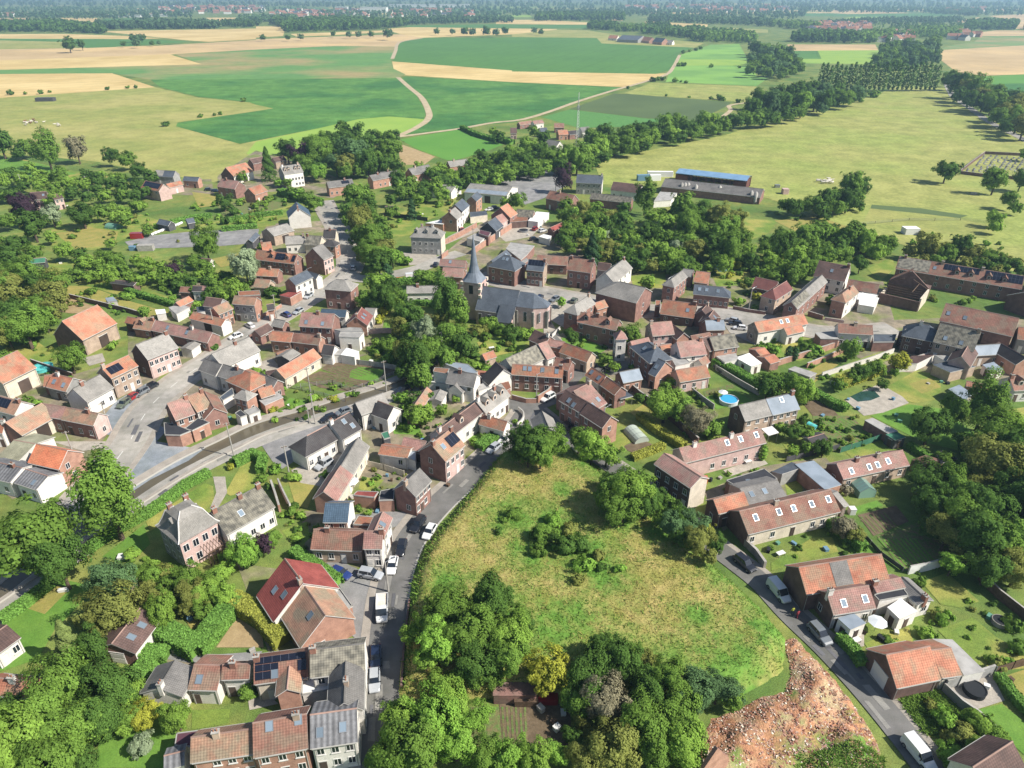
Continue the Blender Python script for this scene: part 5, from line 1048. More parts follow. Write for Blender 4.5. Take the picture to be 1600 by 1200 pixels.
F('grey flat roof over the white cottage yard',[(590,470),(690,445),(730,480),(620,520)],2.8,'flat','wh',cat='shed',par=.08)
F('orange lean-to behind the blue zinc roof',[(600,335),(730,345),(735,370),(610,380)],2.8,'or','brk',cat='shed',par=.08)
tl(920,380)
F('narrow orange link roof between hall and box dormer house',[(597,512),(642,515),(632,562),(592,565)],3.8,'or','brk')
F('small terracotta porch beside the white tower house',[(640,905),(730,900),(760,970),(680,985)],3,'rust','brk')
G('brown roof between the pink house and the lichen speckled house',(1010,850),(1065,830),(1110,960),4.6,'dbr','brk',n=0,ch=[])
tl(1340,380)
F('slate roof strip with white edges beside the hipped slate house',[(140,815),(345,818),(325,882),(140,885)],3,'sl','brk',par=.2)
F('grey yard roof in front of the mossy farmhouse',[(690,1000),(790,1005),(900,1030),(800,1060)],2.8,'flat','wh',cat='shed',par=.08)
F('brown lean-to beside the pale solar glass roof',[(1190,930),(1260,880),(1350,940),(1200,965)],3.4,'dbr','brk',cat='shed',par=.08)
tl(700,340)
F('low grey shed roofs behind the solar roof house',[(640,400),(700,360),(720,380),(660,420)],3,'flat','brk',cat='shed',par=.08)
F('long low brown annex behind the pilastered brick house',[(1060,350),(1100,335),(1300,360),(1290,385),(1090,360)],3,'dbr','brk',cat='shed',par=.08)
# --- upper middle
tl(600,200,.1875)
G('stately mansion with shade-grey front, hipped roof and three white dormers',(312,820),(412,824),(228,912),7,'lg','gy','cr',hip='AB',n=5,dor=[-.35,.5,1.35],ch=[.02,.98])  # grey front, cream ends: grazing shade put into the wall colours
F('white flat roof over a brick shed beside the mansion garden',[(345,792),(460,766),(522,776),(492,802)],3.2,'wh','ob',cat='garage',par=.1)
G('tall new house with slate roof and white side',(590,640),(652,590),(668,690),6.2,'sl','wh','ob',n=3,ch=[])
G('red brick gable with grey roof before the tall new house',(540,700),(592,662),(645,740),5.6,'lg','wh','ob',n=2,ch=[.05])
G('orange brick house with dark slate gable roof beside the sheds',(727,572),(777,532),(772,614),6,'sl','ob',n=2,ch=[])
F('slate flat roofed double garage',[(715,702),(850,690),(862,722),(720,742)],3,'sl','cr',cat='garage',par=.1)
G('orange sheeted gable roof in the alley',(970,665),(1032,630),(1060,750),5,'or','brk',n=1,ch=[])
G('black timber house with slate roof in the alley',(862,790),(927,746),(938,862),3.8,'sl','dk',n=1,ch=[])
G('pink roof between the black timber house and the orange gable',(930,742),(985,716),(1000,790),4.6,'pk','pk',n=1,ch=[])
F('pale roofed sheds behind the spire',[(690,920),(760,880),(860,900),(800,950)],3,'flat','wh',cat='shed')
F('little red walled annex behind the spire',[(800,850),(890,872),(870,905),(790,880)],4,'mar','red'if 'wall_red'in MATS else 'brk')
F('rust flat roof over an open shed in the alley',[(1060,782),(1100,736),(1200,742),(1192,772)],3,'rust','dbk',cat='shed',par=.08)
F('white sheet roof of the alley yard',[(1200,772),(1270,697),(1376,706),(1282,782)],3,'wh','wh',cat='shed',par=.08)
G('grey mossy roof behind the alley yard sheds',(1110,680),(1250,690),(1100,740),3.2,'mo','brk',cat='shed')
G('shed with bright red metal roof at the tree edge',(1385,832),(1500,782),(1345,872),3,'red','brk',cat='shed')
F('white cabin with cars beside it in the alley',[(1290,905),(1330,885),(1395,900),(1380,930)],2.6,'wh','wh',cat='shed',par=.08)
G('brown roofed brick house at the back of the gravel lot',(1385,522),(1592,562),(1357,592),5,'br','brk',n=3,ch=[.4])
G('very wide grey shed with a strip of roof lights',(722,462),(1070,492),(650,540),4.2,'lg','wh',cat='barn',pitch=16,rs=[(.02,.6,.98,.97,'zn')])
G('smaller grey shed left of the very wide shed',(430,466),(602,484),(372,522),3.6,'lg','wh',cat='barn',pitch=18)
G('brick house with grey roof half hidden by trees below the meadow',(205,340),(372,306),(250,395),4.6,'gr','ob',n=3,ch=[.3])
G('pale grey roofed brick house in front of the bright green field',(530,280),(690,260),(590,322),4.4,'lg','ob',n=2,ch=[.3])
G('grey brick terrace at the left of the valley trees',(-30,370),(122,356),(90,405),4.6,'gr','ob',n=3,ch=[.4])
G('garden chalet with dark roof on the mansion lawn',(10,655),(85,648),(30,680),2.6,'dk','tb',cat='shed')
# --- farm on the pasture
tl(900,200,.1875)
G('slate roofed white gabled house at the pasture gate',(10,388),(226,398),(-5,458),5.8,'sl','gy','wh',n=5,ch=[.98])
G('very long low grey cowshed with a brick side and feed silos',(745,422),(1562,510),(702,492),3.4,'gr','brk',n=0,cat='barn',pitch=22,bdoor=[])
G('old brown roofed dairy with pale blue wall',(312,450),(552,476),(272,518),4,'dbr','wh',n=4,ch=[])
G('grey brown farm roof half under the tall tree',(130,542),(470,580),(110,592),3.8,'mo','brk',n=2,cat='barn',ch=[],bdoor=[])
F('pale concrete yard roof beside the cowshed',[(650,612),(702,532),(842,542),(792,602)],3,'flat','wh',cat='barn')
tl(0,200,.1875)
G('pink gabled house with solar panels on an orange roof',(1212,440),(1362,470),(1180,502),5,'rust','pk',n=3,sol=[(.05,.1,.9,.8)],ch=[])
G('grey and slate roofed house at the pasture corner',(1300,352),(1462,360),(1298,405),4.4,'sl','gy',n=2,ch=[],rs=[(0,.02,.45,.98,'lg')])
G('low slate roofed brick house in the left hamlet',(1535,405),(1660,412),(1520,440),3.8,'sl','ob',n=2,ch=[])
G('orange roof filling the court of the left hamlet',(1385,468),(1502,442),(1420,500),3.6,'or','pk',n=1,ch=[])
G('brown roofed house beside the copper beech',(250,540),(387,530),(285,602),5,'dbr','pk',n=2,sky=[(.8,.5)],ch=[])
G('narrow brown roofed house right of the copper beech',(425,562),(502,547),(442,606),5,'dbr','pk',n=2,ch=[])
G('slate roofed field shed by the stacked pipes',(1330,760),(1425,780),(1305,800),2.6,'sl','dk',cat='shed')
G('long green sheeted shed in the left gardens',(250,1092),(375,1082),(235,1115),2.8,'green','dk',cat='shed')
G('slate roofed shed at the edge of the pipe yard',(1550,760),(1610,750),(1570,800),2.8,'sl','dk',cat='shed')
# --- left gardens
tl(0,400)
G('brown timber hut with tarred roof against the hedge of trees',(1010,215),(1215,240),(1000,245),2.8,'dk','dbk',cat='shed',pitch=20)
F('small grey glasshouse in the left garden strips',[(940,375),(1010,365),(1045,400),(960,405)],2.0,'zn','wh',cat='shed',par=.06)
F('white shed on the left garden strips',[(1385,480),(1470,475),(1480,510),(1400,520)],2.4,'wh','wh',cat='shed',par=.06)
tl(260,340)
G('white shed with dark roof in the middle of the tree belt',(315,365),(400,372),(300,405),2.8,'dbr','wh',cat='shed')
# --- hamlet by the mast
tl(800,0,.25)
for lab,A,B,C,he,rf_,wl in(('pale house nearest the farm track in the mast hamlet',(128,757),(190,750),(135,778),4,'pk','wh'),('dark roofed house with white gable in the mast hamlet',(172,802),(215,798),(165,830),3.6,'sl','wh'),('brown roofed house at the maize edge in the mast hamlet',(265,772),(325,772),(262,800),3.6,'br','brk'),('brick house with orange roof left of the mast',(285,815),(345,812),(290,845),3.6,'or','ob'),('grey roofed white house right of the mast',(425,798),(480,792),(425,830),4,'gr','wh'),('long pale roof below the mast hamlet',(215,870),(300,885),(205,905),3.4,'lg','wh'),('steep grey gabled house among the trees below the mast',(110,925),(140,950),(150,985),4,'gr','wh'),('white annex with flat pale roof below the mast',(160,985),(210,1000),(150,1010),2.8,'lg','wh'),('small pink walled house at the left of the mast hamlet',(-10,800),(30,800),(-5,835),4,'dbr','pk'),('low brown roofed barn by the farm track',(40,765),(120,755),(45,785),3,'br','brk'),('low dark house at the back of the mast hamlet',(350,820),(400,815),(352,845),3.4,'dk','brk')):
 G(lab,A,B,C,he,rf_,wl,n=2,ch=[],far=True)
for lab,A,B,C,he,rf_,wl in(('long slate blue barn of the far field farm',(690,220),(820,225),(688,248),5,'sl','gy'),('orange house left of the far slate blue barn',(610,220),(665,222),(615,240),4,'or','wh'),('orange roofed stable right of the far slate blue barn',(820,228),(880,235),(825,255),4,'or','ob'),('dark barn at the right end of the far field farm',(900,235),(960,240),(895,262),4.5,'sl','ob'),('pale shed standing apart at the far field farm',(965,250),(1010,252),(965,268),3.5,'lg','wh')):
 G(lab,A,B,C,he,rf_,wl,n=1,ch=[],far=True)
tl(900,200,.1875)
def open_barn():
 p=[at(q,5.5)for q in((835,376),(1432,442),(1470,392),(870,336))];c=sum(p,Vector())/4;c.z=0
 a=(p[1]-p[0]);L=a.length;rz=math.atan2(a.y,a.x);Wd=abs((p[3]-p[0]).dot(Vector((-a.y,a.x,0)).normalized()))
 root=empty('open_barn',c,rz);tag(root,'long open hay barn with a blue sheet roof on red steel posts','barn')
 m=MB();
 m.face([(-L/2,-Wd/2,5.4),(L/2,-Wd/2,5.4),(L/2,0,6.6),(-L/2,0,6.6)]);m.face([(-L/2,0,6.6),(L/2,0,6.6),(L/2,Wd/2,5.4),(-L/2,Wd/2,5.4)])
 for y in(-1,1):m.box(-L/2,y*Wd/2-.1,5.1,L/2,y*Wd/2+.1,5.42)
 m.build('roof',('roof_blue',),root)
 k=9
 for i in range(k+1):
  for y in(-1,1):
   m=MB();m.box(-.2,-.2,0,.2,.2,5.3);m.build('post',('roof_dred',),root,(-L/2+.3+(L-.6)*i/k,y*(Wd/2-.3),0))
 m=MB();m.box(-L/2+.1,Wd/2-.25,0,L/2-.1,Wd/2-.1,2.2);m.build('back_wall',('wall_dbk',),root)
 for x0,x1 in((-L/2,-L/2+7),(L/2-7,L/2)):
  m=MB();m.box(x0+.4,-Wd/2+.5,0,x1-.4,Wd/2-.5,4.6);m.build('side_bay',('roof_dred',),root)
 return root,L,Wd,rz,c
OB=open_barn()
tl(700,340)
def church():
 A,B,C=(300,612),(640,655),(240,825)
 nave=G('grey slate roofed stone church with tall curved spire, apse to the square',A,B,C,5.0,'sl','pk','stone',n=0,ch=[],cat='church',name='church',pitch=44,gwin=0,bdoor=[])
 inv=nave.matrix_basis.inverted()if False else None
 base=nave.location;rz=nave.rotation_euler.z;ca,sa=math.cos(-rz),math.sin(-rz)
 def loc(v):d=v-base;return Vector((d.x*ca-d.y*sa,d.x*sa+d.y*ca,v.z))
 a=loc(at(A,12));b=loc(at(B,12));sg=1 if b.x>a.x else-1;Lh=abs(b.x-a.x)/2;Wn=abs(loc(at(C,5)).y)-.3
 hr=5+math.tan(R(44))*Wn
 ch_wall=[o for o in nave.children if o.name.startswith('wall')][0]
 Wc=Wn*.62;Lc=9.5;m=MB();x0=sg*Lh;x1=sg*(Lh+Lc*.6);x2=sg*(Lh+Lc);hc=7.0;hrc=hr-.6
 out=[(x0,Wc),(x1,Wc),(x2,Wc*.45),(x2,-Wc*.45),(x1,-Wc),(x0,-Wc)]
 m.prism(out,-.2,hc,0,cap=False);m.build('chancel',('wall_pk',),nave)
 m=MB();o2=[(x+(.3*sg if i in(2,3)else 0),y*1.06)for i,(x,y)in enumerate(out)];ap=(x1-sg*1.0,0,hrc);r0=(x0,0,hrc)
 E=[(x,y,hc-.1)for x,y in o2]
 for f in([E[0],E[1],ap,r0],[E[1],E[2],ap],[E[2],E[3],ap],[E[3],E[4],ap],[E[4],E[5],r0,ap]):m.face(f,0,[(p[0],p[2])for p in f])
 m.face([(x,y,hc-.1)for x,y in o2],0);m.build('chancel_roof',('roof_sl',),nave)
 for x,y,an in((x1-sg*2.6,Wc+.02,0),(x2+sg*.02,0,-sg*math.pi/2),((x1+x2)/2,Wc*.74,-sg*math.atan2(abs(x2-x1),Wc*.55)*1)):
  o=link('window',window_mesh(1.1,3.2),nave,(x,y,2.2));o.rotation_euler=(0,0,an)
 for i in range(4):link('window',window_mesh(1.2,2.4),nave,(-Lh+2*Lh*(i+.5)/4,Wn+.01,1.6))
 for x,y in((x1,Wc+.25),(x2,Wc*.5),(x2,-Wc*.5),(x0+sg*.6,Wc+.25)):
  m=MB();m.box(x-.35,y-.4,-.2,x+.35,y+.4,hc-1.2);m.build('buttress',('wall_stone',),nave)
 m=MB();m.prism([(x0-sg*4.5,Wn),(x0,Wn),(x0,Wn+2.2),(x0-sg*4.5,Wn+2.2)],-.2,3.4,0);
 m.face([(x0-sg*4.7,Wn+2.5,3.2),(x0+sg*.2,Wn+2.5,3.2),(x0+sg*.2,Wn-2,7.2),(x0-sg*4.7,Wn-2,7.2)],1);m.build('side_chapel',('wall_pk','roof_sl'),nave)
 tw=2.9;tx=-sg*(Lh+tw-.4);m=MB();ht=12.5
 m.box(tx-tw,-tw,-.2,tx+tw,tw,ht);m.box(tx-tw-.15,-tw-.15,ht-1.0,tx+tw+.15,tw+.15,ht-.7);m.build('tower',('wall_pk',),nave)
 for sx in(-1,1):
  for sy in(-1,1):
   for k in range(6):
    pass
   m=MB();
   for k in range(7):m.box(tx+sx*tw-.45,sy*tw-.45,k*1.9,tx+sx*tw+.45,sy*tw+.45,k*1.9+1.0)
   m.build('quoin',('wall_cr',),nave)
 tower=[o for o in nave.children if o.name.startswith('tower')][0]
 for an in range(4):
  t=an*math.pi/2;o=link('belfry_opening',window_mesh(1.3,2.8,'timber'),tower,(tx+math.sin(-t)*(tw+.02),math.cos(t)*(tw+.02),8.6));o.rotation_euler=(0,0,t)
 prof=[(tw+.4,ht-.1),(tw*.92,ht+.9),(tw*.62,ht+2.4),(tw*.43,ht+4.4),(tw*.29,ht+7.2),(tw*.15,ht+11),(.06,ht+14)]
 V=[];Fc=[];K=16
 for i,(r,z)in enumerate(prof):
  sq=max(0,1-i/2.2)
  for k in range(K):
   t=2*math.pi*(k+.5)/K;c,s=math.cos(t),math.sin(t);o8=1/max(abs(math.cos((t+math.pi/8)%(math.pi/4)-math.pi/8)),.1);q=1/max(abs(c),abs(s))
   rr=r*(q*sq+(1-sq)*o8*.98);V.append((tx+c*rr,s*rr,z))
 for i in range(len(prof)-1):
  for k in range(K):j=(k+1)%K;Fc.append([i*K+k,i*K+j,(i+1)*K+j,(i+1)*K+k])
 Fc.append(list(range(K))[::-1]);sp=link('spire',mesh('spire',V,Fc,('roof_spire',)),nave)
 m=MB();z=prof[-1][1];m.tube((tx,0,z-.6),(tx,0,z+2.6),.07,.05,6);m.box(tx-.6,-.06,z+1.6,tx+.6,.06,z+1.72);m.build('cross',('metal',),sp)
 return nave
church()
tl(1340,380)
def ruin():
 g=[at(p,z)for p,z in(((285,325),4.6),((510,222),9.0),((640,402),4.6))]
 a,b=g[0],g[2];a=Vector((a.x,a.y,0));b=Vector((b.x,b.y,0));e=b-a;Wd=e.length;e.normalize();nr=Vector((e.y,-e.x,0));c=(a+b)/2
 if nr.dot(-c)<0:nr=-nr
 D=11.0;root=empty('ruined_barn',c);tag(root,'ruined brick barn with bare timbers, only its pointed gable still standing','ruin')
 def wpt(s,d,z):return e*s+nr*d+Vector((0,0,z))
 m=MB()
 for d in(0,.5):m.face([wpt(-Wd/2,d,-.2),wpt(Wd/2,d,-.2),wpt(Wd/2,d,4.6),wpt(0,d,9.2),wpt(-Wd/2,d,4.6)])
 m.face([wpt(0,0,9.2),wpt(0,.5,9.2),wpt(Wd/2,.5,4.6),wpt(Wd/2,0,4.6)]);m.face([wpt(0,0,9.2),wpt(-Wd/2,0,4.6),wpt(-Wd/2,.5,4.6),wpt(0,.5,9.2)]);m.build('gable_wall',('wall_dbk',),root)
 for s,h in((-1,2.0),(1,4.4)):
  m=MB();x0,x1=(s*Wd/2-.25,s*Wd/2+.25)
  q=[wpt(x0,.5,0),wpt(x1,.5,0),wpt(x1,D,0),wpt(x0,D,0)];m.prism([(p.x,p.y)for p in q],-.2,h);m.build('side_wall',('wall_cr',),root)
 m=MB();q=[wpt(-Wd/2,D,0),wpt(Wd/2,D,0),wpt(Wd/2,D+.5,0),wpt(-Wd/2,D+.5,0)];m.prism([(p.x,p.y)for p in q],-.2,3.4);m.build('front_wall',('wall_dbk',),root)
 for k in range(5):
  m=MB();d=1.2+k*2.2;m.tube(wpt(-Wd/2,d,3.6),wpt(Wd/2,d,3.9),.13,.13,5);m.build('roof_beam',('timber',),root)
 for s0,z0,s1,z1 in((-Wd/2,4.2,-Wd*.1,7.4),(Wd/2,4.2,Wd*.12,7.6),(Wd*.25,5.6,Wd*.25,5.6)):
  m=MB();m.tube(wpt(s0,.8,z0),wpt(s1,D-1 if s0==s1 else.8+3,z1),.12,.12,5);m.build('rafter',('timber',),root)
 m=MB();m.face([wpt(-Wd/2,-.3,4.5),wpt(-Wd*.02,-.3,9.25),wpt(-Wd*.02,-3.5,9.25),wpt(-Wd/2,-3.5,4.5)],0,[(0,0),(0,6),(3,6),(3,0)]);m.build('roof_fragment',('roof_or',),root)
 m=MB();q=[wpt(-Wd/2,-3.5,0),wpt(Wd/2,-3.5,0),wpt(Wd/2,0,0),wpt(-Wd/2,0,0)];m.prism([(p.x,p.y)for p in q],-.2,4.5);m.build('rear_bay',('wall_dbk',),root)
ruin()
# ------------------------ trees and shrubs, placed where their crowns stand
full()
def one(label,x,y,r,leaf='mid',kind='round',name=None):tree(x,y,r,label,None,kind,leaf,name)
one('tall dense round tree between the main road and the canal',168,778,46,'mid','tall')
one('huge airy tree hiding the main road at the left edge',48,835,66,'mid','wide');one('green tree in front of the huge airy roadside tree',92,880,36,'dark')
one('pale green spruce with drooping branches in the left gardens',105,1003,27,'spruce','cone');one('dark bushy tree touching the brown sheeted shed',146,1015,24,'dark')
one('olive coloured rounded tree above the brown sheeted shed',168,955,36,'olive');one('olive bush left of the rounded olive tree',135,960,22,'olive','shrub');one('grey green tree at the top of the left kitchen gardens',175,905,27,'blue')
one('yellow green tree at the bottom left beside the white house',228,1112,21,'yellow');one('white flowering bush in the bottom left lawn',222,1162,18,'silver','shrub');one('fresh green tree in front of the white grey roofed house',274,1118,24,'light')
trees('dark green tree of the dense grove in the bottom left corner','bottom left grove',[(95,1068,38),(172,1070,34),(55,1115,40),(15,1160,46),(110,1135,40),(160,1120,30),(80,1190,40),(205,1085,18)],leaf=('mid','dark','mid','light'))
one('bright lime tree beside the big hotel-like grey house',378,862,23,'bright');one('purple leaved tree beside the lime tree',410,847,14,'purple');one('small green tree right of the purple one',425,842,13,'mid')
trees('leafy fruit tree in the garden orchard inside the V shaped hedge','garden orchard',[(293,905,22),(315,925,19),(266,915,17),(298,930,20),(331,913,18),(350,930,17),(316,955,13),(240,930,16),(240,900,14),(345,895,15)],leaf=('mid','light','mid','olive'))
one('silvery light green tree behind the long clipped hedge',254,955,21,'light');trees('low bush in the kitchen garden left of the hotel-like house','kitchen garden bushes',[(205,865,12),(225,895,12),(240,880,10),(200,905,11),(262,890,9)],'shrub',('light','mid'))
trees('large dark green tree of the thicket on the lower meadow edge','lower meadow thicket',[(700,945,30),(765,940,30),(735,985,35),(795,985,30),(672,975,20),(745,1035,30),(800,1028,24),(665,1030,17)],leaf=('mid','dark','mid','light'))
one('bright leafed tree leaning over the lane from the thicket',682,1010,28,'bright');one('golden green tree beside the allotment sheds',852,1053,30,'yellow')
trees('shadowy dark tree behind the allotments','trees behind the allotments',[(925,1045,34),(975,1030,27),(905,1090,25),(1010,1075,29),(940,1010,20)],leaf=('dark','dark','mid'))
one('half bare grey tree among the allotment trees',950,1098,30,'bare')
trees('green tree of the dense wood at the bottom edge','bottom wood',[(1010,1130,37),(960,1160,37),(1060,1105,30),(1070,1160,35),(1020,1180,26),(915,1185,25),(1045,1060,23)],leaf=('mid','olive','mid','light'))
trees('dark blue green tree above the rubble heap','trees above the rubble',[(1080,1080,30),(1122,1075,26),(1145,1095,16)],leaf=('blue','blue','mid'))
trees('sunlit bushy tree crowding the lane end at the bottom','bottom lane trees',[(620,1128,32),(675,1125,36),(640,1170,40),(705,1100,26),(712,1160,30),(600,1180,28),(690,1065,18),(745,1120,20),(760,1185,24)],leaf=('light','bright','mid'))
trees('light bush at the bottom of the allotments','allotment bushes',[(800,1182,26),(835,1190,24),(870,1178,18)],'round',('bright','light'))
trees('tree of the clump between meadow and upper lane','meadow clump',[(958,762,26),(990,766,28),(975,788,26),(1010,785,20),(1000,748,16),(942,778,14),(1040,795,18),(1025,775,14)],leaf=('mid','light','mid','dark'))
trees('dusky tree of the row along the lane below the brick wing','lane side trees',[(1060,805,20),(1082,818,22),(1092,845,20),(1118,850,15),(1048,820,16),(1108,868,12)],leaf=('dark','blue','olive'));one('yellowish tree top in the lane side row',1102,828,15,'yellow')
trees('rounded tree at the top of the meadow by the lane junction','junction trees',[(925,700,22),(948,708,18),(905,690,15)],leaf=('light','light','mid'))
trees('dark tree of the big clump beside the blue white cottage','cottage clump',[(835,690,26),(862,694,22),(812,692,20),(845,708,20),(825,708,18)],leaf=('dark','mid'))
trees('scrubby bush growing on the open meadow','meadow scrub',[(850,832,20),(880,852,18),(915,880,15),(935,868,10),(803,802,12),(910,850,15),(865,812,13),(890,825,12),(840,858,12),(940,885,9),(968,888,8),(902,905,9),(790,810,7),(780,830,6)],'shrub',('mid','dark','bright','olive'))
trees('tree of the deep wood at the right edge','right wood',[(1455,747,26),(1490,762,24),(1520,778,28),(1462,792,22),(1550,722,34),(1590,700,34),(1510,805,28),(1550,790,32),(1592,770,32),(1482,830,26),(1522,842,32),(1562,842,32),(1598,832,30),(1545,885,25),(1592,885,28),(1445,775,16),(1630,735,36),(1640,800,36),(1580,735,24),(1535,755,22)],leaf=('dark','mid','dark','dark','olive'))
one('bright young tree at the foot of the right wood',1488,882,16,'bright');one('round dark garden tree on the striped lawn',1456,660,27,'dark');one('lighter tree behind the round dark garden tree',1492,645,20,'mid')
one('tall dense tree beside the pale blue metal shed',1542,628,29,'mid','tall');trees('tree on the lower edge of the garden lawns at the right','right garden trees',[(1556,678,30),(1592,672,26),(1510,690,16),(1530,705,22)],leaf=('mid','light','dark'))
one('light green walnut tree in the lane garden',1040,627,26,'light');one('smaller light tree beside the walnut',1063,645,17,'mid');one('dusky copper bush below the walnut',1090,655,20,'bare');one('green bush beside the copper bush',1110,672,16,'mid','shrub')
trees('round garden tree between the clipped hedge and the brick pair','hedge end trees',[(1200,604,18),(1212,590,14),(1248,608,20),(1232,598,14),(1265,615,12)],leaf=('dark','mid','light'))
one('small upright tree before the white terraced house',1326,546,12,'mid','tall');trees('clipped egg shaped yew on the walled lawn','egg shaped yews',[(1232,553,6),(1243,553,6)],'column',('conifer',),'yew_tree')
trees('bush in the walled garden of the white street house','walled garden bushes',[(1200,540,10),(1212,548,8),(1260,540,12),(1275,548,10),(1265,552,8),(1190,545,7)],'shrub',('mid','bright'))
trees('garden tree around the pond and white garden wall','pond garden trees',[(1345,580,12),(1368,575,12),(1335,590,9),(1405,562,14),(1380,600,8),(1312,600,9),(1398,582,6)],leaf=('dark','mid','mid','yellow'))
trees('bush between the brick pair and the vegetable gardens','brick pair bushes',[(1238,674,12),(1258,678,10),(1220,668,8),(1288,697,14),(1262,700,9),(1240,705,8),(1190,702,7)],'round',('dark','mid','light'))
one('light conifer bush on the pale terrace',1192,708,7,'bright','column','conifer')
trees('fruit tree beside the long rust tiled row','row house fruit trees',[(1322,822,17),(1335,835,12),(1322,765,8)],leaf=('bare','olive','bare'))
trees('shrub in the sunny gardens of the lower right lane','lower right shrubs',[(1438,907,9),(1445,988,12),(1475,965,13),(1465,962,10),(1390,1000,9),(1552,1030,9),(1572,1032,8),(1560,1040,10),(1585,975,14),(1530,1130,22),(1480,1125,18),(1505,1150,22),(1555,1150,20),(1540,1180,24),(1490,1175,20),(1455,1100,10),(1595,1010,14)],'shrub',('mid','light','bright','olive'))
one('towering double crowned chestnut left of the church nave',697,470,23,'dark','tall');one('right half of the towering chestnut pair by the nave',716,486,18,'mid','tall');
trees('broad green tree of the dark grove west of the church','church grove',[(638,498,22),(650,520,18),(628,512,15),(705,527,22),(722,540,18),(648,558,24),(672,545,20),(632,550,17),(655,585,18),(630,580,12),(690,550,15),(700,565,14)],leaf=('dark','mid','olive','mid','dark'))
one('pale silvery willow in the church grove',662,518,21,'silver')
trees('tree behind the brick villa garden','villa trees',[(571,466,15),(600,466,19),(590,440,17),(618,470,15),(610,450,14),(585,480,10)],leaf=('mid','dark','light'));one('dark egg shaped conifer behind the villa',606,428,9,'conifer','column','conifer');one('round tree at the end of the street hedge',664,430,15,'mid')
one('golden bush nearer the villa garden lawn',600,484,12,'yellow','shrub');one('smaller golden bush at the white roof',591,499,8,'yellow','shrub')
trees('shrub growing along the church wall','church wall shrubs',[(766,508,14),(748,515,12),(785,515,12),(803,522,14),(820,520,13),(792,508,9),(758,525,9),(735,550,12)],'shrub',('light','olive','mid','dark'));one('small street tree on the church square',877,470,8,'bright')
trees('bush in the wild garden above the river cottages','wild garden bushes',[(725,565,10),(745,570,9),(760,575,8),(800,545,6),(815,552,6),(778,545,5),(700,582,10),(752,590,8)],'shrub',('mid','light','bright'))
trees('shrub in the gardens left of the church grove','plot side shrubs',[(600,540,10),(615,548,10),(590,550,8),(580,545,7),(605,560,9),(640,600,9),(588,535,7)],'shrub',('light','mid'))
one('round tree on the presbytery lawn',893,528,11,'dark');one('leafy tree beside the white tower',985,520,16,'mid');one('second leafy tree beside the white tower',970,528,12,'dark')
trees('courtyard bush in the houses below the church','core bushes',[(945,562,9),(960,575,7),(990,585,6),(1040,605,8),(1050,595,7),(1000,620,7),(690,640,8),(655,645,18),(665,650,10),(640,650,8),(712,622,6),(770,585,7),(760,565,6),(1012,440,9)],'round',('mid','light','dark'))
trees('bush in the courtyard gardens by the long barn','courtyard bushes',[(623,655,9),(640,668,8),(655,625,18),(670,632,10),(590,745,6),(580,755,5),(568,748,4),(740,690,8),(755,682,6),(630,620,12),(508,742,7),(460,745,10),(410,745,9),(430,735,8),(420,760,7)],'shrub',('mid','bright','dark','light'))
trees('bush in the little gardens around the blue slate house','slate house bushes',[(455,800,10),(470,805,8),(460,790,7),(495,825,6),(465,840,8),(390,880,10),(360,885,9),(345,870,8),(400,870,10),(560,795,6),(575,800,6),(390,1075,11),(395,1085,9)],'shrub',('mid','light','dark'))
one('fig tree in the white house yard',386,1075,13,'mid')
trees('tree of the dense row beside the valley road','valley road row',[(560,312,18),(545,330,13),(562,345,19),(575,368,20),(580,392,20),(592,410,18),(600,385,15),(558,370,13),(545,345,10),(572,330,14),(568,400,12)],leaf=('mid','dark','olive','mid'));one('bright leaved tree at the corner by the mansion',612,397,15,'bright');one('bright leaved bush below the corner tree',632,408,9,'bright','shrub')
trees('big dark park tree behind the white manor','manor park trees',[(448,232,15),(500,232,19),(545,212,17),(550,245,18),(575,225,16),(605,232,17),(614,212,9),(525,255,14),(575,257,14),(590,250,13),(520,228,14),(562,232,14),(600,255,12),(483,225,12)],leaf=('dark','mid','dark','blue'));one('blackish copper beech in the manor park',468,238,15,'purple');one('pale weeping tree in the manor park',538,258,14,'olive');one('round conical tree in front of the manor',418,257,12,'dark','cone')
trees('garden tree around the white manor','manor garden trees',[(482,265,11),(497,268,11),(378,276,8),(480,310,12),(465,302,9),(490,318,9),(455,298,7),(435,285,6),(450,285,6)],leaf=('mid','bright','mid'))
one('round dark tree on the gardens below the mauve farmhouse',349,314,11,'dark');one('large leafy tree by the pipe yard',322,383,20,'mid');one('round bush below the pipe yard tree',303,405,11,'mid');one('feathery silver tree beside the brick terrace',383,415,22,'silver');one('dark copper tree in the middle tree belt',270,420,12,'purple')
scatter('tree of the garden belt left of the silver tree','middle garden belt',[(275,430),(330,415),(365,435),(375,455),(330,462),(275,450)],8,13,13,leaf=('mid','dark','light'),seed=4);trees('yellow tinged bush beside the ochre shed','ochre bushes',[(338,447,7),(352,452,12)],'shrub',('yellow','olive'))
trees('bush among the backyards of the upper row','upper row bushes',[(386,450,12),(424,455,12),(304,476,8),(300,488,5),(335,542,6),(400,580,9),(412,583,6),(440,560,5),(250,535,8),(232,545,7),(222,555,8),(340,512,5),(410,385,8),(365,330,8),(375,345,7),(395,345,7),(352,345,8),(420,310,7),(400,322,6)],'shrub',('mid','dark','light'))
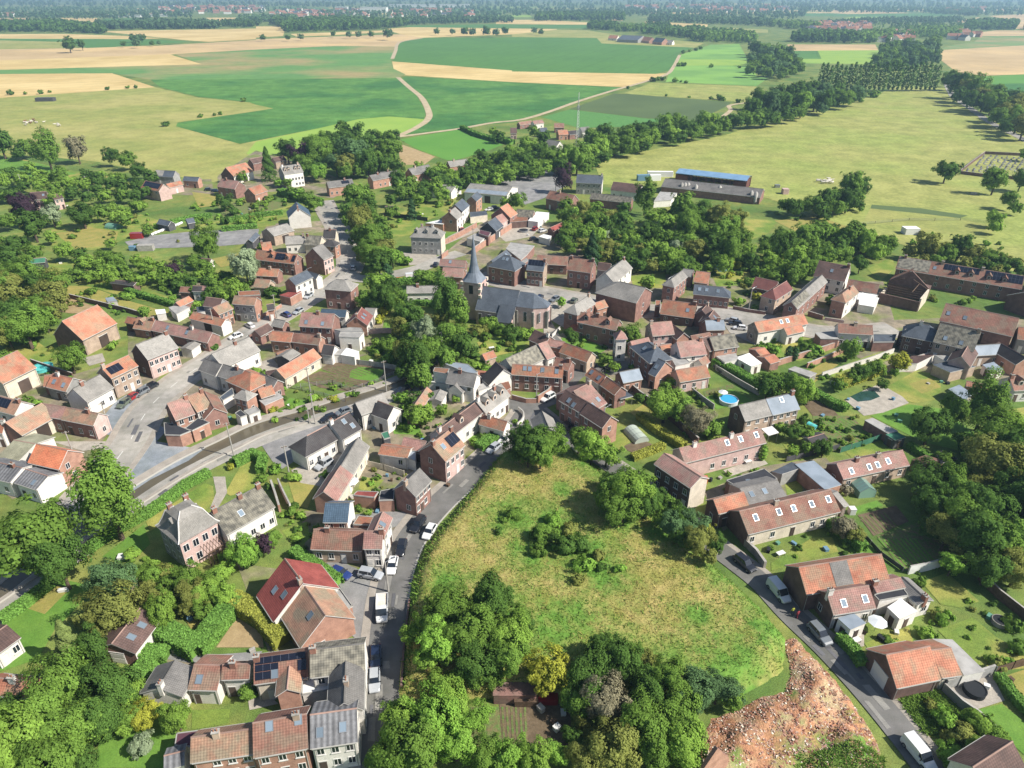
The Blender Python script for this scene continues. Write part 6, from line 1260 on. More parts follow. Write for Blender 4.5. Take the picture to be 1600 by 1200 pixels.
trees('tree of the thick belt in front of the bright green field','field edge belt',[(675,268,10),(690,285,11),(705,277,11),(728,272,12),(742,260,13),(755,247,12),(772,247,11),(790,246,13),(803,240,13),(817,252,13),(826,226,13),(843,236,12),(862,243,13),(765,268,12),(785,268,12),(750,278,10),(805,262,11),(715,290,9),(690,262,8),(850,215,10),(835,205,8),(780,212,8),(770,205,6),(665,290,8),(640,285,9),(620,275,9),(655,262,8),(876,258,11),(885,240,12),(830,245,10)],leaf=('mid','dark','light','dark'))
one('black purple beech beside the gravel lot',880,278,13,'purple','tall');one('pointed fir on the lawn behind the mansion',643,324,9,'conifer','cone','conifer')
trees('round tree near the wide grey shed','wide shed trees',[(806,312,13),(690,303,10),(622,286,9),(640,298,9),(655,310,8),(665,305,8),(625,300,8),(790,318,8),(610,312,8),(612,330,9)],leaf=('mid','light','dark'))
trees('tree of the dense belt between hamlet and big pasture','big pasture belt',[(925,213,13),(945,205,12),(940,228,14),(962,222,14),(980,210,13),(1000,204,13),(1015,215,12),(1040,195,14),(1060,190,12),(1075,200,12),(1105,189,13),(1090,205,9),(1130,193,10),(1150,188,10),(920,240,14),(902,248,16),(985,228,12),(1020,200,12),(1050,208,10),(1168,185,10),(1120,200,8),(940,245,10),(1005,222,10),(890,260,10),(915,262,8)],leaf=('mid','dark','light','mid'))
trees('tree of the dark wood in front of the poplar row','pasture corner wood',[(1175,168,14),(1190,150,14),(1205,165,15),(1225,160,15),(1240,150,14),(1255,160,15),(1275,152,14),(1290,158,13),(1305,150,12),(1320,152,12),(1335,148,11),(1200,182,11),(1230,178,10),(1250,175,9),(1345,143,9),(1215,148,12),(1265,140,12),(1180,185,10),(1285,142,11),(1310,138,9)],leaf=('dark','mid','blue','dark'));one('single round bush on the pasture before the poplars',1367,146,8,'mid','shrub');one('little bush near the single round bush',1345,157,4,'mid','shrub')
trees('tall tree of the big wood beyond the hay meadow','hay meadow wood',[(1185,75,9),(1200,85,9),(1215,80,9),(1192,98,9),(1210,105,9),(1228,95,9),(1240,108,7),(1175,92,7),(1225,112,7),(1180,108,6),(1250,102,6)],leaf=('dark','blue','mid'))
trees('tree of the wood behind the poplar row','behind poplar wood',[(1378,88,7),(1395,85,7),(1410,90,7),(1425,84,7),(1440,80,8),(1452,72,8),(1460,88,7),(1440,95,6),(1415,78,6),(1380,75,6),(1465,62,6),(1402,95,6)],leaf=('dark','mid','blue'))
for i in range(26):tree(1283+i*7.3,120-i*.05+(i%3)*.4,4.6,'tall poplar in the straight row across the pasture','poplar row','poplar','dark')
trees('tree of the avenue along the right hand road','avenue trees',[(1486,122,12),(1500,132,14),(1512,138,14),(1526,140,14),(1520,155,13),(1540,150,15),(1552,158,14),(1566,168,15),(1578,175,15),(1592,185,15),(1575,195,12),(1590,165,14),(1560,145,10),(1585,148,10),(1602,195,16),(1560,182,12),(1500,150,10)],leaf=('mid','dark','olive'))
trees('tree of the wild wood below the cowshed','cowshed wood',[(1065,325,18),(1092,332,19),(1042,345,17),(1075,352,19),(1122,335,20),(1132,360,18),(1010,360,16),(985,375,13),(1035,372,13),(1085,385,16),(1140,388,20),(1112,380,16),(1045,404,14),(1098,360,14),(1150,345,14),(1162,372,12),(1120,405,12),(1020,335,12),(1060,372,12)],leaf=('mid','dark','light','mid','olive'));one('tall tree standing between dairy and cowshed',1009,309,15,'mid','tall')
trees('tree of the grove behind the church street','street grove',[(930,345,16),(950,338,13),(970,345,14),(935,365,14),(915,365,14),(902,350,12),(960,365,13),(895,335,10),(885,320,9),(910,380,12),(1003,402,11),(965,388,9),(985,398,8),(1020,415,9),(880,375,10),(1012,440,9),(890,358,12),(945,385,12),(975,325,9)],leaf=('mid','olive','dark','light'));one('dark fir in the grove behind the church street',925,388,15,'conifer','cone','conifer');one('silvery shrub in the street grove',948,370,10,'silver');one('pale willow bush in the cowshed wood',1057,383,11,'silver')
trees('tree of the clump on the big pasture edge','pasture clump',[(1330,287,16),(1345,292,13),(1312,305,14),(1292,315,14),(1270,318,13),(1242,323,12),(1226,320,9),(1325,312,14),(1305,322,11),(1282,328,10),(1340,308,9)],leaf=('mid','dark'));one('wide hawthorn beside the cemetery wall',1480,266,16,'dark','wide');one('thin tree in front of the cemetery',1556,282,15,'mid');one('dark tree at the cemetery corner',1597,280,13,'dark')
trees('small tree on the right paddock','paddock trees',[(1578,312,11),(1557,340,11),(1588,325,8),(1556,352,10),(1345,327,4),(1602,240,8)],leaf=('mid','light'))
trees('tree of the long thicket behind the street gardens','street garden thicket',[(1260,368,18),(1222,390,19),(1242,402,17),(1290,360,17),(1328,370,17),(1292,395,14),(1350,377,15),(1385,380,13),(1262,392,15),(1310,385,14),(1202,405,14),(1225,365,11),(1275,410,11),(1370,385,10),(1215,420,14),(1240,430,14),(1200,385,12),(1175,405,12),(1255,418,11)],leaf=('mid','dark','light','mid'));one('bushy tree at the end of the street garden thicket',1345,412,11,'dark')
trees('bush of the hedge behind the farm range','farm range hedge trees',[(1450,386,15),(1480,395,13),(1500,388,14),(1520,398,12),(1545,402,12),(1565,410,11),(1425,392,10),(1465,405,9),(1585,412,10),(1535,410,9)],leaf=('olive','mid','dark'))
trees('shrub in the gardens between street and thicket','street garden shrubs',[(1170,440,9),(1185,450,8),(1150,415,9),(1165,418,8),(1060,425,10),(1010,445,9),(1180,425,9),(1155,470,9),(1185,462,8),(1300,470,10),(1180,480,6),(1140,430,6),(1030,412,8)],'shrub',('mid','light','yellow'))
trees('tree of the field hedge at the left pasture','left field trees',[(0,222,17),(40,229,12),(28,238,9),(173,244,11),(196,248,12),(215,265,11),(235,275,10)],leaf=('dark','mid','dark'));one('two storeyed light tree on the left field path',72,236,16,'mid','tall');one('dark pine with red bark on the left field path',118,232,13,'bare','tall','pine_tree')
scatter('tree of the long belt behind the copper beech','left long belt',[(0,275),(60,268),(140,278),(200,285),(240,285),(235,305),(190,312),(120,312),(60,308),(0,312)],7,11,26,leaf=('mid','light','dark'),seed=6)
one('great copper beech with near black crown',38,325,19,'purple');one('silver grey tree between the copper beech and the lawn',80,336,13,'silver');one('wide dark tree beside the left lawn',126,332,20,'dark','wide');one('dark green bush below the copper beech',50,352,18,'dark')
trees('tree around the left lawn and green sheds','left lawn trees',[(160,332,10),(180,337,9),(195,330,8),(230,358,8),(80,371,8),(25,378,14),(50,392,13),(100,390,13),(125,396,9),(10,345,11),(172,380,7),(10,390,11),(210,322,7),(225,320,6)],leaf=('mid','light','dark'))
scatter('tree of the dense strip above the timber hut','timber hut belt',[(110,412),(165,400),(235,405),(285,440),(240,442),(180,435),(118,432)],8,12,17,leaf=('mid','light','mid'),seed=8)
trees('loose leafy tree of the left edge wood','left edge wood',[(40,432,19),(10,440,19),(18,488,30),(38,510,26),(58,475,18),(10,520,20),(60,445,12),(70,500,14),(5,560,10)],leaf=('mid','olive','dark','mid'));one('round bush on the left garden strip',91,440,17,'mid');one('round bush in front of the big orange barn',108,558,19,'mid');one('small round tree beside the big orange barn yard',226,487,9,'mid');one('upright bush by the barn wall',175,540,8,'light','shrub');trees('shrub by the left barns','left barn shrubs',[(40,533,6),(52,538,6),(42,625,9),(57,628,7),(125,545,8),(196,462,8),(145,455,7),(120,612,6),(130,622,7),(300,530,5)],'shrub',('mid','bright'))
trees('low ivy and bramble bush beside the canal','canal bushes',[(430,728,7),(490,622,8),(520,622,7),(505,640,5),(430,655,5),(360,730,6),(470,640,5),(545,615,6),(425,640,6),(455,636,6),(365,720,5)],'shrub',('mid','light','yellow'))
trees('small bush standing alone in the left fields','left field bushes',[(16,145,4.5),(39,146,2.5),(63,144,4),(77,143,2.5),(167,138,3.2),(199,136,3),(212,136,2.6),(313,181,3.5),(335,179,2.6),(344,177,3.2),(258,193,6),(381,156,3.5)],'shrub',('dark','mid'));one('round field oak beyond the stubble',106,66,10,'dark');one('smaller field tree beside the round oak',127,69,6,'dark')
trees('field tree of the small group beyond the stubble','stubble group',[(207,58,5),(215,60,6),(222,58,5),(213,67,5),(237,67,3.5),(248,67,2.6),(192,68,4)],leaf=('dark','blue'))
trees('bush along the far farm track','track bushes',[(1020,124,4.5),(1029,123,3.5),(1036,123,3.5),(1055,125,4.5),(1064,127,2),(1072,128,3),(981,137,2.5),(1060,101,3.5),(1068,101,3.5),(1111,103,3.5),(1068,81,3),(1078,79,3),(1088,77,3),(1095,75,3),(1124,152,5),(1130,155,3.5),(1111,153,3),(1077,151,2.5),(1041,149,2),(1156,104,3),(1153,158,3.5)],'shrub',('dark','mid'))
trees('tree along the far beige field','far beige trees',[(682,49,4),(707,49,4),(725,48,5.5),(738,50,4.5),(760,48,6),(775,50,5),(790,48,5),(835,47,4),(845,49,4),(606,51,7),(520,53,3.5),(560,54,4),(580,53,4),(545,54,4),(450,58,4),(470,57,4),(410,58,4)],leaf=('dark','blue'))
for po,r0,r1,n,lf in(([(1030,330),(1110,318),(1160,335),(1175,400),(1120,425),(1040,420),(1000,380)],7,12,45,('mid','dark','light')),([(875,320),(960,325),(1010,370),(1015,420),(940,405),(885,385)],7,12,40,('mid','dark','olive')),([(1195,375),(1260,352),(1350,360),(1395,375),(1380,400),(1290,412),(1250,440),(1200,440)],8,13,42,('mid','dark','light')),([(1400,385),(1480,385),(1600,400),(1640,425),(1560,425),(1460,408),(1400,400)],6,10,28,('mid','olive','dark')),([(1225,325),(1290,312),(1340,290),(1350,320),(1290,335)],6,10,16,('mid','dark')),([(620,285),(700,270),(780,240),(830,222),(880,240),(885,268),(800,275),(740,295),(660,310),(610,310)],6,10,55,('mid','dark','light')),([(890,255),(930,215),(1000,200),(1100,190),(1180,178),(1180,190),(1090,210),(990,235),(920,262)],6,9,70,('mid','dark','mid')),([(1170,180),(1190,150),(1330,140),(1350,152),(1260,178),(1190,192)],5,9,50,('dark','mid','blue')),([(440,225),(520,210),(610,205),(630,240),(625,265),(540,275),(470,265)],8,12,30,('dark','mid')),([(540,300),(590,310),(610,370),(610,420),(570,425),(555,370)],7,11,24,('mid','dark')),([(1365,100),(1380,70),(1460,58),(1470,95),(1430,102)],5,8,44,('dark','blue','mid')),([(1170,110),(1175,70),(1235,78),(1260,108),(1220,118)],5,8,40,('dark','blue','mid')),([(1480,118),(1520,128),(1600,165),(1640,215),(1590,205),(1540,175),(1490,140)],6,9,36,('mid','dark')),([(-20,262),(120,262),(240,278),(240,310),(120,318),(0,318)],5,8,14,('mid','dark','light')),([(0,400),(75,420),(90,480),(60,530),(0,540)],10,18,20,('mid','dark','olive')),([(110,405),(250,400),(330,410),(380,440),(370,465),(280,450),(120,432)],6,10,20,('mid','dark','light')),([(130,320),(230,320),(210,345),(110,345)],6,9,8,('mid','light')),([(620,480),(690,480),(740,540),(700,590),(640,600),(600,555)],9,13,14,('mid','dark','olive')),([(1440,730),(1620,660),(1660,860),(1540,905),(1450,830)],12,20,34,('dark','dark','mid')),([(640,930),(830,920),(850,1020),(760,1070),(640,1050)],10,16,14,('mid','light','dark')),([(880,1020),(1010,1010),(1100,1060),(1100,1190),(900,1195),(880,1090)],10,18,18,('mid','olive','dark')),([(0,1060),(180,1040),(220,1110),(150,1200),(0,1200)],14,20,22,('mid','dark','light')),([(225,880),(360,890),(350,950),(240,965),(190,930)],8,13,22,('mid','light','olive')),([(940,740),(1030,770),(1120,850),(1090,860),(1000,800),(945,790)],8,13,22,('mid','dark'))):
 scatter('','fill',po,r0,r1,n,'round',lf,seed=n+int(po[0][0]),gap=.5,fill=True)
gr_=random.Random(3)
for po,n in(([(590,520),(640,525),(640,580),(580,555)],26),([(600,640),(700,600),(730,640),(650,690)],30),([(440,800),(480,800),(500,890),(450,880)],18),([(560,730),(640,740),(640,790),(570,790)],16),([(180,870),(250,870),(240,960),(170,930)],24),([(1000,610),(1090,600),(1130,690),(1080,690)],30),([(1250,640),(1340,650),(1370,690),(1270,715)],40),([(1190,530),(1300,530),(1400,560),(1290,600)],30),([(1430,880),(1600,960),(1600,1040),(1430,1000)],18),([(300,310),(460,305),(470,350),(300,350)],46),([(60,440),(280,470),(290,500),(90,480)],26),([(230,440),(300,470),(390,480),(300,500)],26),([(600,300),(720,300),(710,350),(610,370)],22),([(960,410),(1130,400),(1180,450),(1000,450)],44),([(0,330),(250,330),(290,390),(0,400)],40),([(790,700),(830,660),(800,640),(740,700)],12),([(720,540),(830,530),(800,590),(700,590)],26),([(900,520),(1010,520),(990,600),(930,600)],22),([(1150,400),(1290,430),(1280,460),(1160,470)],24),([(440,590),(620,590),(520,650),(420,670)],26),([(1100,750),(1210,720),(1200,745),(1130,765)],10),([(1380,440),(1530,465),(1520,480),(1400,470)],14),([(230,520),(300,540),(240,580),(200,560)],16),([(0,520),(120,540),(120,600),(0,560)],20),([(1180,330),(1300,340),(1600,380),(1600,410),(1300,360)],24),([(1180,820),(1330,830),(1320,890),(1210,890)],10),([(1050,560),(1130,600),(1120,640),(1060,600)],10)):
 scatter('','fill',po,2.2,5.5,n,'shrub',('mid','light','dark','olive','bright'),seed=n+int(po[0][0]),gap=.6,fill=True)
# ------------------------ hedges
full()
def hd(label,pts,*a,**k):hedge(label,[(x,y)for x,y in pts],*a,**k)
hd('long low canal side hedge of the hotel-like house',[(232,806),(262,785),(292,762),(325,744)],1.6,1.7);hd('long hedge continuing to the left along the quay road',[(140,862),(185,832),(230,807)],1.6,1.6);hd('hedge strip beside the quay at the left bottom',[(5,972),(40,948),(78,918)],1.6,1.6);hd('clipped hedge corner around the quay side lawn',[(370,727),(395,715),(412,722),(408,740)],1.6,2.0)
hd('left arm of the tall V shaped garden hedge',[(248,990),(310,1022)],3.2,2.6);hd('middle arm of the tall V shaped garden hedge',[(312,1020),(340,985),(368,952)],3.0,2.6);hd('right arm of the tall V shaped garden hedge',[(370,950),(410,970),(442,1008)],3.0,2.6,'hedge_yellow')
hd('flat topped hedge by the white grey roofed house',[(205,1082),(245,1030),(262,1030),(228,1028)],2.4,2.0);hd('yellow green hedge behind the red roofed house',[(462,870),(492,890),(528,915)],2.0,2.0);hd('hedge on the gardens before the white dormer house',[(750,702),(782,680)],2.4,1.6)
hd('long clipped hedge from the garden room to the brick pair',[(1118,572),(1150,588),(1185,608)],2.4,2.2);hd('yellowing hedge along the dry lawn',[(1000,655),(1030,678),(1066,700)],1.8,1.6,'hedge_yellow');hd('yellow hedge below the soil bed',[(990,718),(1015,708),(1035,700)],1.6,1.3,'hedge_yellow')
hd('yellow green hedge above the pond',[(1310,605),(1350,590),(1372,582)],3.0,2.4,'hedge_yellow');hd('clipped hedge strip under the brick pair gardens',[(1270,618),(1300,635),(1320,642)],2,1.8);hd('dark hedge of the long garden lawns at the wood',[(1420,700),(1460,725),(1500,742)],1.4,1.4);hd('dark hedge between the row house lawn and the vegetable field',[(1295,822),(1320,842),(1345,862)],1.8,2.0)
hd('road side hedge of the white house with the glass porch',[(1312,1002),(1332,1022),(1345,1042)],1.6,1.6);hd('straight hedge behind the street at the villa',[(605,445),(640,442),(680,440)],2.0,1.8);hd('hedge of the white cottage behind the church trees',[(650,475),(690,480)],2.0,1.6)
hd('field hedge at the hamlet edge of the bright green field',[(722,202),(745,213),(775,222)],3,2.6);hd('short field hedge at the hamlet',[(770,218),(800,226)],4,3);hd('garden hedge rows below the blue roofed house',[(355,348),(395,340),(440,335)],2,1.8);hd('second garden hedge below the blue roofed house',[(350,361),(400,356)],2.2,1.8);hd('tall hedge line above the pipe yard fence',[(270,350),(300,343),(330,340)],2,1.8)
hd('dark hedge along the left garden strips',[(200,458),(240,470),(275,480)],1.6,1.8);hd('thick hedge of the manor drive',[(440,305),(470,312),(500,322)],4,3.2)
hd('hedge beside the grey terrace garden at the right border',[(1560,1062),(1590,1100),(1620,1130)],1.4,1.2)
# ------------------------ far woods and horizon
WD='distant wood of merged blue green tree tops'
full();k=0
for pts,h,s,lf in(([(-200,52),(60,50),(115,52),(170,53),(160,46),(90,38),(0,40),(-200,42)],(12,20),14,'dark'),([(150,47),(345,45),(340,41),(230,39),(152,43)],(14,22),14,'blue'),([(342,43),(400,43),(410,38),(350,38)],(12,18),16,'dark'),([(445,51),(600,46),(640,40),(560,34),(420,36),(440,44)],(14,22),15,'dark'),([(600,40),(800,36),(800,31),(620,33)],(12,20),18,'blue'),([(835,33),(975,33),(975,26),(840,26)],(14,24),18,'dark'),([(918,46),(958,48),(965,42),(925,39)],(12,18),12,'dark'),([(960,50),(1010,50),(1010,44),(965,44)],(10,16),12,'mid'),([(1005,46),(1045,47),(1045,41),(1010,41)],(10,16),12,'dark'),([(1000,55),(1080,60),(1160,66),(1170,58),(1090,50),(1010,49)],(12,18),12,'dark'),([(1080,65),(1180,68),(1180,60),(1090,57)],(12,18),12,'mid'),([(1010,34),(1200,42),(1210,35),(1020,28)],(12,20),18,'blue'),([(1200,42),(1240,46),(1280,48),(1280,42),(1210,38)],(12,18),14,'mid'),([(1235,66),(1300,68),(1340,68),(1340,60),(1250,58)],(14,20),12,'dark'),([(1270,40),(1300,35),(1380,32),(1500,30),(1510,36),(1420,38),(1340,39)],(10,15),20,'blue'),([(1255,52),(1380,52),(1380,38),(1270,40)],(6,9),26,'mid'),([(1380,58),(1480,60),(1520,52),(1500,38),(1390,40)],(8,12),28,'dark'),([(1340,68),(1390,66),(1400,55),(1340,56)],(12,18),12,'mid'),([(1400,60),(1500,60),(1500,48),(1420,48)],(10,16),16,'mid'),([(1505,48),(1585,47),(1590,38),(1510,38)],(12,20),14,'dark'),([(1460,22),(1530,26),(1530,16),(1470,14)],(12,18),20,'blue'),([(-400,31),(300,30),(300,22),(-400,24)],(12,20),34,'blue'),([(-700,20),(500,21),(480,14),(-700,15)],(12,20),62,'blue'),([(380,36),(470,33),(460,29),(370,31)],(12,20),16,'blue'),([(490,30),(780,27),(800,20),(500,21)],(12,20),40,'blue'),([(520,18),(1000,20),(1000,13),(520,13)],(12,20),62,'blue'),([(800,26),(1010,26),(1020,19),(800,20)],(12,20),40,'blue'),([(1000,26),(1250,32),(1260,22),(1000,18)],(12,20),40,'blue'),([(1000,16),(1500,20),(1500,12),(1000,11)],(12,20),62,'blue'),([(1250,20),(1460,22),(1460,15),(1250,15)],(12,20),48,'blue'),([(1530,24),(1900,28),(1900,16),(1530,14)],(12,20),44,'blue'),([(1600,50),(1800,55),(1800,44),(1600,42)],(12,18),16,'dark'),([(-900,12),(800,12),(800,7),(-900,7)],(16,30),90,'blue'),([(800,12),(2400,12),(2400,7),(800,7)],(16,30),90,'blue'),([(-1000,6.5),(2600,6.5),(2600,1),(-1000,1)],(20,45),230,'blue'),([(-1000,1),(2600,1),(2600,-4),(-1000,-4)],(30,60),330,'blue')):
 k+=1;wood('distant_wood',WD,pts,h[0],h[1],s,lf,k)
plant_all()
# ------------------------ vehicles
for k,c in(('white','d2d3d2'),('silver','a3a7ab'),('grey','6f7478'),('black','22242a'),('blue','26386e'),('red','8f1d22'),('navy','1f2a42'),('green','5c6557')):
 m_=mk('paint_'+k,c,rough=.28,spec=.6,rnd=.02);m_.node_tree.nodes['Principled BSDF'].inputs['Coat Weight'].default_value=.6
mk('tyre','1b1b1c',rough=.9,rnd=0);mk('rim','9a9c9f',rough=.35,metal=.7,rnd=0);mk('lamp_lens','d5d8da',rough=.1,spec=.8,rnd=0);mk('tail_lens','8a1a1a',rough=.2,rnd=0);mk('car_trim','2a2b2d',rnd=0)
def car_parts(kind):
 def f():
  L,Wd,H,belt,clr={'car':(4.2,.88,1.5,.92,.2),'suv':(4.5,.92,1.68,1.02,.24),'van':(4.9,.95,1.95,1.1,.24),'truck':(5.6,1.0,2.2,1.15,.3)}[kind]
  l=L/2;out={}
  m=MB()
  if kind in('car','suv'):st=[(-l,.45,.82,belt-.16),(-l+.12,clr,.94,belt-.02),(-l+.7,clr,1,belt),(.35,clr,1,belt),(l-1.1,clr,1,belt-.06),(l-.35,clr,.95,belt-.2),(l-.05,clr+.06,.84,belt-.34),(l,clr+.12,.78,belt-.42)]
  elif kind=='van':st=[(-l,.4,.94,belt),(-l+.1,clr,1,belt+.03),(.9,clr,1,belt),(l-.9,clr,.98,belt-.06),(l-.2,clr,.9,belt-.3),(l,clr+.1,.8,belt-.42)]
  else:st=[(.55,clr,1,belt),(l-.7,clr,.98,belt),(l-.15,clr,.92,belt-.3),(l,clr+.1,.84,belt-.42)]
  R_=[]
  for x,z0,wk,z1 in st:
   w_=Wd*wk;zm=z0+(z1-z0)*.55;R_.append([(x,w_*.92,z0),(x,w_,z0+.12),(x,w_,zm),(x,w_*.95,z1-.05),(x,w_*.84,z1),(x,-w_*.84,z1),(x,-w_*.95,z1-.05),(x,-w_,zm),(x,-w_,z0+.12),(x,-w_*.92,z0)])
  for a,b in zip(R_[:-1],R_[1:]):
   for i in range(10):j=(i+1)%10;m.face([a[i],a[j],b[j],b[i]])
  m.face(R_[0][::-1]);m.face(R_[-1])
  if kind in('car','suv'):rb=[(-l+.25,belt-.02),(-l+.62 if kind=='car'else-l+.38,H-.06),(-.1,H),(.35,H-.03),(l-1.25,belt-.06)]
  elif kind=='van':rb=[(-l+.04,belt),(-l+.12,H-.04),(0,H),(.75,H-.06),(l-.95,belt-.04)]
  else:rb=[(.6,belt),(.66,H-.08),(1.1,H),(1.5,H-.05),(l-.75,belt)]
  wr,wb=Wd*.7,Wd*.84
  if kind in('van','truck'):wr=Wd*.86
  T_=[(rb[1][0],wr,rb[1][1]),(rb[2][0],wr,rb[2][1]),(rb[3][0],wr,rb[3][1])];top=T_+[(x,-y,z)for x,y,z in T_[::-1]]
  for i in range(2):m.face([T_[i],T_[i+1],(T_[i+1][0],-wr,T_[i+1][2]),(T_[i][0],-wr,T_[i][2])][::-1])
  def pil(a,b,t):
   for s in(1,-1):m.face([(a[0]-t,s*(wb+.01),a[1]),(a[0]+t,s*(wb+.01),a[1]),(b[0]+t,s*(wr+.015),b[1]),(b[0]-t,s*(wr+.015),b[1])])
  pil((rb[0][0]+.06,rb[0][1]),(rb[1][0]+.06,rb[1][1]),.09);pil((rb[4][0]-.05,rb[4][1]),(rb[3][0]-.02,rb[3][1]),.05)
  if kind in('car','suv'):pil((-.15,belt),(-.1,H-.02),.06)
  if kind=='van':
   for s in(1,-1):m.face([(-l+.04,s*wb*1.1,belt),(.55,s*wb*1.1,belt),(.55,s*(wr+.012),H-.02),(-l+.12,s*(wr+.012),H-.05)])
   m.face([(-l+.04,wb,belt),(-l+.04,-wb,belt),(-l+.11,-wr,H-.05),(-l+.11,wr,H-.05)])
  me=mesh('body',m.v,m.f,('paint_white',),m.mi,False);out['body']=me
  def one_(name,pts,mat):
   q=MB();q.face(pts);out[name]=mesh(name.rstrip('_'),q.v,q.f,(mat,))
  one_('windscreen',[(rb[4][0],wb-.04,rb[4][1]+.01),(rb[4][0],-wb+.04,rb[4][1]+.01),(rb[3][0],-wr+.03,rb[3][1]),(rb[3][0],wr-.03,rb[3][1])],'glass')
  if kind!='van':one_('rear_window',[(rb[0][0],wb-.05,rb[0][1]+.02),(rb[1][0],wr-.04,rb[1][1]),(rb[1][0],-wr+.04,rb[1][1]),(rb[0][0],-wb+.05,rb[0][1]+.02)],'glass')
  x0=.6 if kind=='van'else rb[0][0]+.12;xt0=.6 if kind=='van'else rb[1][0]+.1
  for s,nm in((1,'side_window'),(-1,'side_window_')):
   one_(nm,[(x0,s*wb,belt),(rb[4][0]-.08,s*wb,belt-.03),(rb[3][0]-.04,s*wr,rb[3][1]-.02),(xt0,s*wr,H-.05)],'glass')
  if kind=='truck':
   q=MB();q.box(-l,-Wd,.75,.35,Wd,.9);
   for bx in((-l,-Wd,.9,.35,-Wd+.06),(-l,Wd-.06,.9,.35,Wd),(-l,-Wd+.06,.9,-l+.06,Wd-.06),(.29,-Wd+.06,.9,.35,Wd-.06)):q.box(bx[0],bx[1],bx[2],bx[3],bx[4],1.35)
   q.box(-l+.06,-Wd+.06,.9,.29,Wd-.06,.98,1);out['bed']=mesh('bed',q.v,q.f,('paint_white','wall_cr'),q.mi);q=MB();q.box(-l+.1,-.4,.35,.6,.4,.75);out['chassis']=mesh('chassis',q.v,q.f,('car_trim',),q.mi)
  r=.32 if kind=='car'else.36;q=MB();q.tube((0,-.11,0),(0,.11,0),r,r,14,0);q.face([(r*math.cos(t*.4488),-.11,r*math.sin(t*.4488))for t in range(14)],0);out['wheel']=mesh('wheel',q.v,q.f,('tyre',),q.mi)
  q=MB();q.tube((0,-.125,0),(0,.125,0),r*.62,r*.62,10,0);q.face([(r*.62*math.cos(t*.6283),-.125,r*.62*math.sin(t*.6283))for t in range(10)],0);out['rim']=mesh('rim',q.v,q.f,('rim',),q.mi)
  wx=[(l-.85,r),(-l+.85,r)];out['_']=(wx,Wd,l,belt,r,clr)
  q=MB();q.box(-.06,-.16,-.07,.03,.16,.07);out['headlight']=mesh('headlight',q.v,q.f,('lamp_lens',),q.mi);q=MB();q.box(-.03,-.07,-.14,.05,.07,.14);out['tail_light']=mesh('tail_light',q.v,q.f,('tail_lens',),q.mi)
  q=MB();q.box(-.06,-.02,-.05,.08,.16,.1);out['mirror']=mesh('mirror',q.v,q.f,('car_trim',),q.mi)
  return out
 return cached(('car',kind),f)
def vehicle(label,p,q,paint,kind='car',z=.12,name=None,ct='car'):
 """p: where its middle stands in the photograph, q: a point the nose looks towards"""
 a=at(p,.7);a.z=z;d=at(q,.7)-a;root=empty(name or{'car':'parked_car','suv':'parked_car','van':'van','truck':'pickup_truck'}[kind],a,math.atan2(d.y,d.x));tag(root,label,ct,'parked vehicles')
 P=car_parts(kind);wx,Wd,l,belt,r,clr=P['_']
 for k,me in P.items():
  if k in('_','wheel','rim','headlight','tail_light','mirror'):continue
  o=link(k.rstrip('_'),me,root)
  if k=='body'or k=='bed':o.material_slots[0].link='OBJECT';o.material_slots[0].material=MATS['paint_'+paint]
 for x,zr in wx:
  for s in(1,-1):
   o=link('wheel',P['wheel'],root,(x,s*(Wd-.08),zr));link('rim',P['rim'],o)
 for s in(1,-1):
  link('headlight',P['headlight'],root,(l-.06,s*Wd*.62,belt-.42));link('mirror',P['mirror'],root,(l-1.35,s*(Wd-.02)-(.14 if s<0 else 0),belt+.02))
  link('tail_light',P['tail_light'],root,(-l+.01,s*Wd*.72,belt-.2))
 return root
full()
